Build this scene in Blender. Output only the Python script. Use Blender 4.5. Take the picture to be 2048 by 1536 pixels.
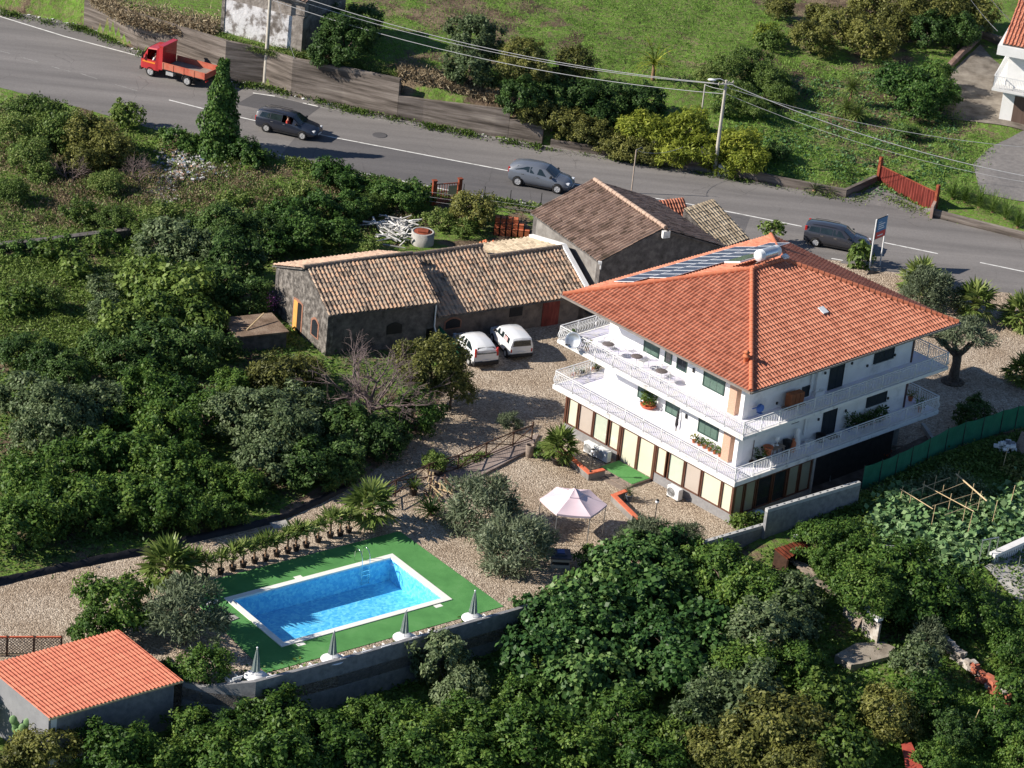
import bpy, bmesh, math, random
import numpy as np
from mathutils import Vector, Matrix
random.seed(7)
for o in list(bpy.data.objects): bpy.data.objects.remove(o)
SC = bpy.context.scene
COL = SC.collection
R = math.radians
# ------------------------------------------------------------------ camera
K = 0.87
FPX, PITCH, ROLL, DIST = 6062.435, R(25.052), R(5.89), 205.021*K
FW = Vector((0, math.cos(PITCH), -math.sin(PITCH)))
_rt = Vector((1, 0, 0)); _up = _rt.cross(FW)
RT = _rt*math.cos(ROLL) + _up*math.sin(ROLL)
UP = _up*math.cos(ROLL) - _rt*math.sin(ROLL)
CAM = -FW*DIST
cd = bpy.data.cameras.new('camera'); cam = bpy.data.objects.new('camera', cd); COL.objects.link(cam)
cd.sensor_width = 36.0; cd.lens = FPX/2048*36; cd.clip_start = 1; cd.clip_end = 3000
m3 = Matrix((RT, UP, -FW)).transposed()
cam.matrix_world = Matrix.Translation(CAM) @ m3.to_4x4()
SC.camera = cam
SC.render.resolution_x, SC.render.resolution_y = 1024, 768
# ------------------------------------------------------------------ sky, sun, exposure
SUN_AZ, SUN_EL = R(189.3), R(30.5)           # the sun stands on the left, a little towards the viewer
W = bpy.data.worlds.new('World'); SC.world = W; W.use_nodes = True
nt = W.node_tree; sky = nt.nodes.new('ShaderNodeTexSky'); sky.sky_type = 'NISHITA'; sky.sun_disc = False
sky.sun_elevation = SUN_EL; sky.sun_rotation = R(90) - SUN_AZ; sky.altitude = 1500; sky.air_density = 0.8; sky.dust_density = 0.0; sky.ozone_density = 2.0
bg = nt.nodes['Background']; bg.inputs[1].default_value = 0.085
nt.links.new(sky.outputs[0], bg.inputs[0])
sl = bpy.data.lights.new('sun', 'SUN'); sl.energy = 5.0; sl.angle = R(0.5); sl.color = (1.0, 0.925, 0.82)
so = bpy.data.objects.new('sun', sl); COL.objects.link(so)
sd = Vector((math.cos(SUN_AZ)*math.cos(SUN_EL), math.sin(SUN_AZ)*math.cos(SUN_EL), math.sin(SUN_EL)))
so.rotation_euler = sd.to_track_quat('Z', 'Y').to_euler(); so.location = sd*120
SC.view_settings.view_transform = 'Standard'; SC.view_settings.look = 'None'
SC.view_settings.exposure = 0.68; SC.view_settings.gamma = 1.0
SC.cycles.max_bounces = 6; SC.cycles.transparent_max_bounces = 8
# ------------------------------------------------------------------ picture point -> place
def ray(x, y):
    return RT*((x-1024)/FPX) + UP*(-(y-768)/FPX) + FW
def P(x, y, z=0.0):
    d = ray(x, y); t = (z-CAM.z)/d.z
    return CAM + d*t
def pxm(p):                                   # photograph pixels per metre at a place
    return FPX/((Vector(p)-CAM).dot(FW))
# ------------------------------------------------------------------ terrain
ZR = 0.5
def line(pts, z):
    a = [P(x, y, z) for x, y in pts]
    return np.array([p.x for p in a]), np.array([p.y for p in a])
FAR = [(-260,-40),(0,20),(167,51),(273,99),(448,161),(526,169),(581,191),(683,212),(844,246),(988,273),(1083,290),(1158,304),(1300,326),(1427,348),(1560,372),(1690,396),(1862,434),(2048,480),(2300,540)]
NEAR = [(-260,112),(0,172),(160,212),(331,262),(533,309),(639,331),(724,348),(919,387),(1083,414),(1300,455),(1500,492),(1664,519),(1780,543),(1900,566),(2048,592),(2300,640)]
BND = [(-400,1455,0),(-31,1392,0),(237,1314,0),(300,1347,0),(403,1379,.3),(512,1366,.9),(680,1322,.9),(900,1259,.9),(1035,1221,.9),(1220,1157,.9),(1330,1122,.9),(1410,1100,.3),(1535,1060,1.2),(1722,990,1.5),(1890,905,1.5),(2048,858,1.4),(2300,775,1.4)]  # px, py, height of that edge
BZ = [-1.9,-1.9,-1.9,-1.9,-1.9,-1.9,-1.8,-1.5,-1.1,-.9,-.3,.2,1.1,1.4,1.4,1.3,1.3]     # ground just outside it
fx, fy = line(FAR, ZR); nx_, ny_ = line(NEAR, ZR); _b = [P(*q) for q in BND]; bx_, by_ = np.array([p.x for p in _b]), np.array([p.y for p in _b])
hx, _ = line([(-260,-40),(0,20),(130,45),(167,51),(683,212),(793,238),(990,275),(1015,279),(1083,290),(1110,296),(1690,396),(1720,402),(1850,430),(1870,436),(2300,540)], ZR)
h2x, _ = line([(-260,-40),(0,20),(683,212),(1083,290),(1500,365),(1750,408),(2300,540)], ZR); h2z = np.array([1.6,1.8,2.7,2.0,1.2,.8,.6])
hz = np.array([1.6,1.6,1.8,2.6,2.75,2.7,2.0,1.9,1.4,0.5,0.45,0.0,0.0,0.35,0.35])
dpz = np.array(BZ)
def sstep(a, b, x):
    t = np.clip((x-a)/(b-a), 0, 1); return t*t*(3-2*t)
def bumpy(x, y):
    return (np.sin(x*0.9+1.3*np.sin(y*0.37))*np.sin(y*0.8+0.7*np.sin(x*0.5)) + 0.5*np.sin(x*2.1+y*1.3)*np.sin(y*1.9-x*0.6))
def G(x, y):
    x = np.asarray(x, float); y = np.asarray(y, float)
    yf = np.interp(x, fx, fy); yn = np.interp(x, nx_, ny_); yb = np.interp(x, bx_, by_)
    near = ZR*(1-sstep(0.3, 4.5, yn-y))
    e = y-yf; h = np.interp(x, hx, hz); w = sstep(.9, 9, e); h = h*(1-w)+w*np.interp(x, h2x, h2z)
    far = ZR + h*sstep(0.3, 0.7, e) + 0.05*np.clip(e-0.7, 0, None) + 0.12*bumpy(x*0.6, y*0.6)*sstep(1.5, 5, e)
    z = np.where(y <= yn, near, np.where(y <= yf, ZR-0.06, far))
    scrub = sstep(-14, -17, x)*sstep(2.0, 5.0, y)*sstep(1.0, 4.0, yn-y)
    z = z + 0.16*bumpy(x, y)*scrub*(y < yn)
    lo = yb-y
    z = z + sstep(-1.1, -0.55, lo)*(np.interp(x, bx_, dpz) - 0.05*np.clip(lo, 0, 40)) + 0.14*bumpy(x, y)*sstep(0.8, 3, lo)
    return z
def g(x, y): return float(G(x, y))
def PG(x, y, up=0.0):                          # where the line of sight meets the ground (raised by up)
    lo = None
    zs = np.linspace(9+up, -6+up, 90); d = ray(x, y); t = (zs-CAM.z)/d.z
    X = CAM.x+d.x*t; Y = CAM.y+d.y*t; h = zs-(G(X, Y)+up)
    i = int(np.argmax(h <= 0)); 
    if i == 0: i = 89
    a = h[i-1]/(h[i-1]-h[i]+1e-9); z = zs[i-1]+(zs[i]-zs[i-1])*a
    return P(x, y, float(z))
# ------------------------------------------------------------------ mesh building
class MB:
    def __init__(s): s.v = []; s.f = []; s.m = []; s.s = []
    def add(s, vs, fs, mi=0, sm=False):
        n = len(s.v); s.v.extend([tuple(q) for q in vs])
        for q in fs: s.f.append(tuple(i+n for i in q)); s.m.append(mi); s.s.append(sm)
        return s
    def hexa(s, b, t, mi=0):                   # four bottom, four top corners, counter-clockwise seen from above
        return s.add(list(b)+list(t), [(3,2,1,0),(4,5,6,7),(0,1,5,4),(1,2,6,5),(2,3,7,6),(3,0,4,7)], mi)
    def box(s, c, d, rz=0.0, mi=0, M=None):
        x, y, z = d[0]/2, d[1]/2, d[2]/2
        vs = [(-x,-y,-z),(x,-y,-z),(x,y,-z),(-x,y,-z),(-x,-y,z),(x,-y,z),(x,y,z),(-x,y,z)]
        if M is None: M = Matrix.Rotation(rz, 3, 'Z')
        vs = [M @ Vector(q) + Vector(c) for q in vs]
        return s.hexa(vs[:4], vs[4:], mi)
    def b2(s, p, q, mi=0):
        lo = [min(a, b) for a, b in zip(p, q)]; hi = [max(a, b) for a, b in zip(p, q)]
        return s.box([(a+b)/2 for a, b in zip(lo, hi)], [b-a for a, b in zip(lo, hi)], 0, mi)
    def frame(s, d):
        d = Vector(d).normalized(); a = Vector((0, 0, 1)) if abs(d.z) < 0.95 else Vector((1, 0, 0))
        x = d.cross(a).normalized(); return x, x.cross(d).normalized(), d
    def bar(s, p, q, w, h=None, mi=0):         # w across, h in the upward sense
        h = h or w; p = Vector(p); q = Vector(q); x, y, d = s.frame(q-p)
        c = [(-1,-1),(1,-1),(1,1),(-1,1)]
        b = [p+x*(i*w/2)+y*(j*h/2) for i, j in c]; t = [q+x*(i*w/2)+y*(j*h/2) for i, j in c]
        return s.add(b+t, [(0,1,2,3),(7,6,5,4),(0,4,5,1),(1,5,6,2),(2,6,7,3),(3,7,4,0)], mi)
    def tube(s, pts, r, n=6, mi=0, cap=True, sm=True):
        pts = [Vector(p) for p in pts]; k = len(pts); rs = r if isinstance(r, (list, tuple)) else [r]*k
        vs = []
        for i, p in enumerate(pts):
            d = (pts[min(i+1, k-1)]-pts[max(i-1, 0)])
            if d.length < 1e-9: d = Vector((0, 0, 1))
            x, y, _ = s.frame(d)
            for j in range(n):
                a = 2*math.pi*j/n; vs.append(p + x*(math.cos(a)*rs[i]) + y*(math.sin(a)*rs[i]))
        fs = []
        for i in range(k-1):
            for j in range(n):
                fs.append((i*n+j, i*n+(j+1) % n, (i+1)*n+(j+1) % n, (i+1)*n+j))
        s.add(vs, fs, mi, sm)
        if cap: s.add(vs[:n], [tuple(range(n))[::-1]], mi); s.add(vs[-n:], [tuple(range(n))], mi)
        return s
    def lathe(s, prof, c=(0, 0, 0), n=16, mi=0, sm=True, M=None):
        vs = []; c = Vector(c)
        for r, z in prof:
            for j in range(n):
                a = 2*math.pi*j/n; q = Vector((r*math.cos(a), r*math.sin(a), z))
                vs.append((M @ q if M else q)+c)
        fs = [(i*n+j, i*n+(j+1) % n, (i+1)*n+(j+1) % n, (i+1)*n+j) for i in range(len(prof)-1) for j in range(n)]
        s.add(vs, fs, mi, sm)
        if prof[0][0] > 1e-6: s.add(vs[:n], [tuple(range(n))[::-1]], mi)
        if prof[-1][0] > 1e-6: s.add(vs[-n:], [tuple(range(n))], mi)
        return s
    def prism(s, poly, z0, z1, mi=0):          # counter-clockwise outline, extruded upwards
        n = len(poly); zb = z0 if hasattr(z0, '__len__') else [z0]*n; zt = z1 if hasattr(z1, '__len__') else [z1]*n
        vs = [(p[0], p[1], z) for p, z in zip(poly, zb)]+[(p[0], p[1], z) for p, z in zip(poly, zt)]
        return s.add(vs, [tuple(range(n))[::-1], tuple(range(n, 2*n))]+[(i, (i+1) % n, (i+1) % n+n, i+n) for i in range(n)], mi)
    def ball(s, c, r, n=10, k=6, mi=0):
        rx, ry, rz = r if hasattr(r, '__len__') else (r, r, r); vs = []
        for i in range(k+1):
            th = math.pi*i/k
            for j in range(n):
                a = 2*math.pi*j/n
                vs.append((c[0]+rx*math.sin(th)*math.cos(a), c[1]+ry*math.sin(th)*math.sin(a), c[2]-rz*math.cos(th)))
        return s.add(vs, [(i*n+j, i*n+(j+1) % n, (i+1)*n+(j+1) % n, (i+1)*n+j) for i in range(k) for j in range(n)], mi, True)
    def mesh(s, name, mats):
        me = bpy.data.meshes.new(name); me.from_pydata(s.v, [], s.f)
        for m in (mats if isinstance(mats, (list, tuple)) else [mats]): me.materials.append(m)
        me.polygons.foreach_set('material_index', s.m); me.polygons.foreach_set('use_smooth', s.s); me.update()
        return me
    def build(s, name, mats, parent=None, label=None):
        c = None
        if parent is None and s.v:             # world-built thing: put its origin at its foot
            a = np.array(s.v); c = Vector(((a[:,0].min()+a[:,0].max())/2, (a[:,1].min()+a[:,1].max())/2, a[:,2].min()))
            s.v = [tuple(Vector(q)-c) for q in s.v]
        o = bpy.data.objects.new(name, s.mesh(name, mats)); COL.objects.link(o)
        if c is not None: o.location = c
        if parent is not None: o.parent = parent
        if label: o['label'] = label
        return o
def tag(o, label, cat, group=None):
    o['label'] = label; o['category'] = cat
    if group: o['group'] = group
    return o
def thing(name, label, cat, loc=(0, 0, 0), rz=0.0, group=None):
    o = bpy.data.objects.new(name, None); COL.objects.link(o); o.empty_display_size = 0.2
    o.location = loc; o.rotation_euler = (0, 0, rz)
    return tag(o, label, cat, group)
def kind(o, k): o['kind'] = k; return o
def meshobj(name, me, parent=None, loc=None):
    o = bpy.data.objects.new(name, me); COL.objects.link(o)
    if parent is not None: o.parent = parent
    if loc is not None: o.location = loc
    return o
def dup(root, loc, rz=None, label=None, scale=None):
    r = root.copy(); COL.objects.link(r); r.location = loc
    if rz is not None: r.rotation_euler = (0, 0, rz)
    if label: r['label'] = label
    if scale: r.scale = (scale,)*3
    for ch in root.children:
        c = ch.copy(); COL.objects.link(c); c.parent = r
        for gc in ch.children:
            d = gc.copy(); COL.objects.link(d); d.parent = c
    return r
# ------------------------------------------------------------------ materials
def mat(name, cols, scale=3.0, rough=0.8, bump=0.0, bscale=None, metal=0.0, spec=0.3, detail=5, coord='Object', kindt='noise', pos=None, coat=0.0, stretch=None):
    m = bpy.data.materials.new(name); m.use_nodes = True; n = m.node_tree; b = n.nodes['Principled BSDF']
    b.inputs['Roughness'].default_value = rough; b.inputs['Metallic'].default_value = metal
    b.inputs['Specular IOR Level'].default_value = spec; b.inputs['Coat Weight'].default_value = coat
    tc = n.nodes.new('ShaderNodeTexCoord'); src = tc.outputs[coord] if coord != 'World' else n.nodes.new('ShaderNodeNewGeometry').outputs['Position']
    if stretch:
        mp = n.nodes.new('ShaderNodeMapping'); mp.inputs['Scale'].default_value = stretch; n.links.new(src, mp.inputs[0]); src = mp.outputs[0]
    if kindt == 'voronoi':
        t = n.nodes.new('ShaderNodeTexVoronoi'); t.inputs['Scale'].default_value = scale; sp = n.nodes.new('ShaderNodeSeparateColor')
        n.links.new(src, t.inputs['Vector']); n.links.new(t.outputs['Color'], sp.inputs[0]); fac = sp.outputs[0]
    else:
        t = n.nodes.new('ShaderNodeTexNoise'); t.inputs['Scale'].default_value = scale; t.inputs['Detail'].default_value = detail; t.inputs['Roughness'].default_value = 0.62
        n.links.new(src, t.inputs['Vector']); fac = t.outputs['Fac']
    r = n.nodes.new('ShaderNodeValToRGB'); n.links.new(fac, r.inputs[0]); e = r.color_ramp.elements
    k = len(cols); p = pos or ([0.5] if k == 1 else [0.3+0.4*i/(k-1) if kindt == 'noise' else i/(k-1) for i in range(k)])
    e[0].position = p[0]; e[0].color = (*cols[0], 1)
    if k > 1: e[1].position = p[-1]; e[1].color = (*cols[-1], 1)
    else: e[1].position = 1; e[1].color = (*cols[0], 1)
    for i in range(1, k-1): q = e.new(p[i]); q.color = (*cols[i], 1)
    n.links.new(r.outputs[0], b.inputs['Base Color'])
    if bump:
        bt = n.nodes.new('ShaderNodeTexNoise'); bt.inputs['Scale'].default_value = bscale or scale*3; bt.inputs['Detail'].default_value = 6
        n.links.new(src, bt.inputs['Vector']); bp_ = n.nodes.new('ShaderNodeBump'); bp_.inputs['Strength'].default_value = bump; bp_.inputs['Distance'].default_value = 0.05
        if kindt == 'voronoi': n.links.new(t.outputs['Distance'], bp_.inputs['Height'])
        else: n.links.new(bt.outputs['Fac'], bp_.inputs['Height'])
        n.links.new(bp_.outputs[0], b.inputs['Normal'])
    return m
def leafmat(name, cols, trans=0.25, rough=0.5, spec=0.18):
    m = bpy.data.materials.new(name); m.use_nodes = True; n = m.node_tree; b = n.nodes['Principled BSDF']
    b.inputs['Roughness'].default_value = rough; b.inputs['Specular IOR Level'].default_value = spec
    at = n.nodes.new('ShaderNodeAttribute'); at.attribute_name = 'tint'; oi = n.nodes.new('ShaderNodeObjectInfo')
    mx = n.nodes.new('ShaderNodeMath'); mx.operation = 'MULTIPLY_ADD'; mx.inputs[1].default_value = 0.34; n.links.new(oi.outputs['Random'], mx.inputs[0])
    ml = n.nodes.new('ShaderNodeMath'); ml.operation = 'MULTIPLY'; ml.inputs[1].default_value = 0.72; n.links.new(at.outputs['Fac'], ml.inputs[0]); n.links.new(ml.outputs[0], mx.inputs[2])
    r = n.nodes.new('ShaderNodeValToRGB'); n.links.new(mx.outputs[0], r.inputs[0]); e = r.color_ramp.elements; k = len(cols)
    e[0].position = 0.08; e[0].color = (*cols[0], 1); e[1].position = 0.95; e[1].color = (*cols[-1], 1)
    for i in range(1, k-1): q = e.new(0.08+0.87*i/(k-1)); q.color = (*cols[i], 1)
    tr = n.nodes.new('ShaderNodeBsdfTranslucent'); ms = n.nodes.new('ShaderNodeMixShader'); ms.inputs[0].default_value = trans
    n.links.new(r.outputs[0], b.inputs['Base Color']); n.links.new(r.outputs[0], tr.inputs[0])
    n.links.new(b.outputs[0], ms.inputs[1]); n.links.new(tr.outputs[0], ms.inputs[2]); n.links.new(ms.outputs[0], n.nodes['Material Output'].inputs[0])
    return m
def tilemat(name, cols, rough=0.8):            # every tile carries its own random 'tint'
    m = bpy.data.materials.new(name); m.use_nodes = True; n = m.node_tree; b = n.nodes['Principled BSDF']
    b.inputs['Roughness'].default_value = rough; b.inputs['Specular IOR Level'].default_value = 0.25
    at = n.nodes.new('ShaderNodeAttribute'); at.attribute_name = 'tint'
    no = n.nodes.new('ShaderNodeTexNoise'); no.inputs['Scale'].default_value = 1.3; no.inputs['Detail'].default_value = 6
    tc = n.nodes.new('ShaderNodeTexCoord'); n.links.new(tc.outputs['Object'], no.inputs['Vector'])
    a = n.nodes.new('ShaderNodeMath'); a.operation = 'MULTIPLY_ADD'; a.inputs[1].default_value = 0.6; n.links.new(at.outputs['Fac'], a.inputs[0])
    c = n.nodes.new('ShaderNodeMath'); c.operation = 'MULTIPLY_ADD'; c.inputs[1].default_value = 0.9; c.inputs[2].default_value = -0.25; n.links.new(no.outputs['Fac'], c.inputs[0]); n.links.new(c.outputs[0], a.inputs[2])
    r = n.nodes.new('ShaderNodeValToRGB'); n.links.new(a.outputs[0], r.inputs[0]); e = r.color_ramp.elements; k = len(cols)
    e[0].position = 0.1; e[0].color = (*cols[0], 1); e[1].position = 0.95; e[1].color = (*cols[-1], 1)
    for i in range(1, k-1): q = e.new(0.1+0.85*i/(k-1)); q.color = (*cols[i], 1)
    n.links.new(r.outputs[0], b.inputs['Base Color'])
    return m
M = {}
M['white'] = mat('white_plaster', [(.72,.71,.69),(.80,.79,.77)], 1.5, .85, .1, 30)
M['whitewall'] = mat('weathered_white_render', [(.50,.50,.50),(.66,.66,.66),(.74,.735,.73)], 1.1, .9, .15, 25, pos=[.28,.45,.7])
M['floor'] = mat('pale_ceramic_floor', [(.70,.68,.9),(.78,.76,.73)], 2.5, .5)
M['concrete'] = mat('concrete', [(.24,.23,.215),(.36,.345,.32),(.45,.43,.40)], 1.6, .9, .3, 20)
M['edge'] = mat('dirty_slab_edge', [(.42,.41,.39),(.66,.65,.63),(.72,.71,.69)], 1.8, .9, .1, 20, pos=[.3,.42,.7])
M['block'] = mat('concrete_block', [(.15,.15,.158),(.215,.215,.22),(.28,.275,.27)], 3.0, .92, .25, 25)
M['lava'] = mat('lava_rubble_stone', [(.045,.04,.036),(.12,.108,.097),(.27,.245,.22)], 3.2, .95, .8, 9, pos=[.34,.5,.68])
M['lavadark'] = mat('dark_rough_render', [(.055,.05,.048),(.11,.10,.095),(.17,.155,.145)], 2.5, .95, .5, 12)
M['greyrender'] = mat('grey_cement_render', [(.15,.135,.125),(.22,.205,.19),(.28,.26,.24)], 1.6, .92, .25, 18)
M['plinth'] = mat('grey_stone_plinth', [(.20,.195,.20),(.28,.275,.275)], 5, .85, .2)
M['brick'] = mat('pale_brick', [(.45,.27,.19),(.58,.38,.28)], 14, .85, .2)
M['brown'] = mat('brown_frame', [(.085,.035,.022),(.13,.055,.035)], 4, .45, spec=.5)
M['cream'] = mat('cream_blind_behind_glass', [(.62,.60,.45),(.68,.66,.51)], .6, .25, spec=.6, coat=.6)
M['taupe'] = mat('taupe_blind', [(.42,.36,.31),(.47,.405,.35)], .8, .5)
M['pale'] = mat('pale_green_glass', [(.44,.50,.40),(.54,.59,.48)], .5, .15, spec=.6, coat=.8)
M['glass'] = mat('dark_glass', [(.012,.016,.02),(.03,.036,.042)], .9, .08, spec=.7)
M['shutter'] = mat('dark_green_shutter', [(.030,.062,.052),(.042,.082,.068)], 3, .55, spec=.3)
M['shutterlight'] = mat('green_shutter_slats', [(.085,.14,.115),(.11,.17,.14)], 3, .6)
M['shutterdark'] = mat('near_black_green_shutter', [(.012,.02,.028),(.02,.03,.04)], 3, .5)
M['rail'] = mat('white_railing_paint', [(.62,.62,.62),(.70,.70,.70)], 3, .5)
M['dark'] = mat('dark_iron', [(.02,.02,.022),(.045,.042,.04)], 4, .6)
M['black'] = mat('black_plastic', [(.010,.010,.012),(.02,.02,.022)], 4, .6)
M['steel'] = mat('galvanised_steel', [(.45,.46,.48),(.6,.61,.62)], 5, .35, metal=.8)
M['chrome'] = mat('polished_steel', [(.75,.76,.78)], 1, .15, metal=1.0)
M['metalwhite'] = mat('white_lacquer', [(.70,.71,.72),(.76,.77,.77)], 2, .4, spec=.5)
M['rust'] = mat('rusty_iron', [(.10,.025,.012),(.22,.05,.022),(.30,.085,.04)], 2.5, .75, .2)
M['redgate'] = mat('red_oxide_sheet', [(.10,.02,.015),(.17,.03,.022),(.25,.06,.045)], 1.6, .6, .1, stretch=(3,3,.6))
M['terra'] = mat('terracotta', [(.42,.12,.05),(.58,.20,.10)], 5, .8, .1)
M['redtop'] = mat('red_orange_coping', [(.52,.10,.045),(.66,.19,.10)], 4, .7)
M['wood'] = mat('grey_weathered_wood', [(.15,.115,.09),(.24,.19,.155),(.31,.25,.21)], 2.2, .85, .2, stretch=(1,6,6))
M['darkwood'] = mat('dark_stained_timber', [(.05,.026,.017),(.10,.052,.034)], 4, .75)
M['orangewood'] = mat('varnished_orange_board', [(.55,.27,.07),(.68,.38,.12)], 2, .5)
M['bamboo'] = mat('dry_cane', [(.42,.30,.16),(.60,.47,.29)], 5, .8)
M['bark'] = mat('bark', [(.045,.032,.024),(.11,.085,.065),(.17,.135,.105)], 6, .95, .5, 20)
M['palebark'] = mat('pale_bark', [(.13,.10,.085),(.24,.195,.165)], 6, .95, .4, 20)
M['twig'] = mat('purple_grey_twigs', [(.11,.08,.078),(.21,.16,.15)], 6, .9)
M['palmtrunk'] = mat('palm_fibre', [(.10,.055,.03),(.22,.135,.08),(.30,.2,.13)], 9, .95, .5, 25)
M['pot'] = mat('black_plant_pot', [(.014,.011,.010),(.035,.027,.024)], 6, .75)
M['tarp'] = mat('black_tarpaulin', [(.008,.008,.010),(.022,.022,.026)], 2, .45, .4, 6)
M['net'] = mat('green_shade_net', [(.010,.10,.058),(.018,.15,.085)], 2, .8)
M['cloth'] = mat('pale_pink_canopy_cloth', [(.66,.51,.55),(.72,.58,.61)], 1.2, .8)
M['parasol'] = mat('grey_green_parasol_cloth', [(.19,.235,.215),(.30,.35,.33)], 4, .85)
M['plastic'] = mat('white_plastic', [(.74,.74,.74),(.80,.80,.80)], 2, .4)
M['carpet'] = mat('green_artificial_turf', [(.062,.20,.055),(.085,.255,.072),(.115,.285,.095)], .8, .95, .2, 60, coord='World', pos=[.3,.55,.75])
M['coping'] = mat('white_pool_coping', [(.76,.74,.66),(.82,.81,.76)], 2.5, .6)
M['rubble'] = mat('mixed_rubble', [(.10,.085,.075),(.5,.49,.48),(.16,.2,.3),(.62,.60,.58),(.4,.22,.15)], 9, .9, kindt='voronoi')
M['cable'] = mat('pale_cable', [(.40,.40,.41),(.5,.5,.5)], 2, .5)
M['pole'] = mat('concrete_pole', [(.38,.35,.30),(.50,.46,.40)], 2, .9)
M['blue'] = mat('blue_plastic', [(.03,.09,.30),(.05,.13,.38)], 2, .4)
M['roofsheet'] = mat('terracotta_tile_sheet', [(.36,.10,.055),(.47,.15,.085)], 3, .65)
# ================================================================== ground and setting
def groundmat(name, soil, straw, green, gshift=0.0):
    m = bpy.data.materials.new(name); m.use_nodes = True; n = m.node_tree; b = n.nodes['Principled BSDF']
    b.inputs['Roughness'].default_value = 0.95; b.inputs['Specular IOR Level'].default_value = 0.1
    ge = n.nodes.new('ShaderNodeNewGeometry'); at = n.nodes.new('ShaderNodeAttribute'); at.attribute_name = 'green'
    def noise(sc, det=6):
        t = n.nodes.new('ShaderNodeTexNoise'); t.inputs['Scale'].default_value = sc; t.inputs['Detail'].default_value = det; t.inputs['Roughness'].default_value = .65
        n.links.new(ge.outputs['Position'], t.inputs['Vector']); return t.outputs['Fac']
    def ramp(f, cs, a, z):
        r = n.nodes.new('ShaderNodeValToRGB'); n.links.new(f, r.inputs[0]); e = r.color_ramp.elements
        e[0].position = a; e[0].color = (*cs[0], 1); e[1].position = z; e[1].color = (*cs[-1], 1)
        for i in range(1, len(cs)-1): q = e.new(a+(z-a)*i/(len(cs)-1)); q.color = (*cs[i], 1)
        return r.outputs[0]
    def mix(f, x, y):
        k = n.nodes.new('ShaderNodeMix'); k.data_type = 'RGBA'; n.links.new(f, k.inputs[0]); n.links.new(x, k.inputs[6]); n.links.new(y, k.inputs[7]); return k.outputs[2]
    base = mix(ramp(noise(.5), [(0,0,0),(1,1,1)], .42, .6), ramp(noise(4), soil, .3, .7), ramp(noise(6), straw, .3, .7))
    gr = ramp(noise(2.2), green, .32, .7)
    ad = n.nodes.new('ShaderNodeMath'); ad.operation = 'ADD'; n.links.new(at.outputs['Fac'], ad.inputs[0]); n.links.new(noise(.35), ad.inputs[1])
    f = ramp(ad.outputs[0], [(0,0,0),(1,1,1)], .92-gshift, 1.08-gshift)
    f2 = ramp(noise(3.5), [(0,0,0),(1,1,1)], .3, .55)
    mu = n.nodes.new('ShaderNodeMath'); mu.operation = 'MULTIPLY'; n.links.new(f, mu.inputs[0]); n.links.new(f2, mu.inputs[1])
    n.links.new(mix(mu.outputs[0], base, gr), b.inputs['Base Color'])
    bu = n.nodes.new('ShaderNodeBump'); bu.inputs['Strength'].default_value = .9; bu.inputs['Distance'].default_value = .12
    n.links.new(noise(7), bu.inputs['Height']); n.links.new(bu.outputs[0], b.inputs['Normal'])
    return m
M['ground'] = groundmat('soil_and_grass', [(.06,.042,.03),(.14,.10,.07)], [(.15,.11,.07),(.27,.21,.14)], [(.075,.14,.02),(.12,.215,.035),(.18,.28,.06)])

CARP = [(363,1177),(532,1347),(1007,1214),(799,1063.5)]
carp = [P(x, y, 0) for x, y in CARP]
def inpoly(pts, x, y):
    c = False; j = len(pts)-1
    for i in range(len(pts)):
        a, b = pts[i], pts[j]
        if (a[1] > y) != (b[1] > y) and x < (b[0]-a[0])*(y-a[1])/(b[1]-a[1])+a[0]: c = not c
        j = i
    return c
def shrink(pts, k):
    cx = sum(p[0] for p in pts)/len(pts); cy = sum(p[1] for p in pts)/len(pts)
    return [(cx+(p[0]-cx)*k, cy+(p[1]-cy)*k) for p in pts]
hole = shrink(carp, 0.86)
def greenness(x, y):
    yf = np.interp(x, fx, fy); yn = np.interp(x, nx_, ny_); yb = np.interp(x, bx_, by_)
    a = np.where(y > yf+0.4, 0.53+0.1*np.sin(x*.21)+0.08*np.sin(y*.3+x*.1), np.where(y < yb, 0.58, 0.5))
    return a
def grid_ground():
    xs = np.arange(-80, 80.01, 0.5); ys = np.arange(-80, 130.01, 0.5)
    X, Y = np.meshgrid(xs, ys); Z = G(X, Y); nx, ny = len(xs), len(ys)
    v = np.stack([X.ravel(), Y.ravel(), Z.ravel()], 1)
    fs = []
    for j in range(ny-1):
        for i in range(nx-1):
            if -20 < xs[i] < 2 and -35 < ys[j] < -15 and inpoly(hole, xs[i]+.25, ys[j]+.25): continue
            a = j*nx+i; fs.append((a, a+1, a+nx+1, a+nx))
    me = bpy.data.meshes.new('ground'); me.from_pydata(v.tolist(), [], fs); me.materials.append(M['ground'])
    at = me.attributes.new('green', 'FLOAT', 'POINT'); at.data.foreach_set('value', greenness(X, Y).ravel().astype(np.float32))
    for p in me.polygons: p.use_smooth = True
    return kind(meshobj('ground', me), 'structure')
grid_ground()
far = MB(); far.add([(-1500,-1500,-6),(1500,-1500,-6),(1500,1500,-6),(-1500,1500,-6)], [(0,1,2,3)])
kind(far.build('terrain', M['ground']), 'structure')
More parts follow.
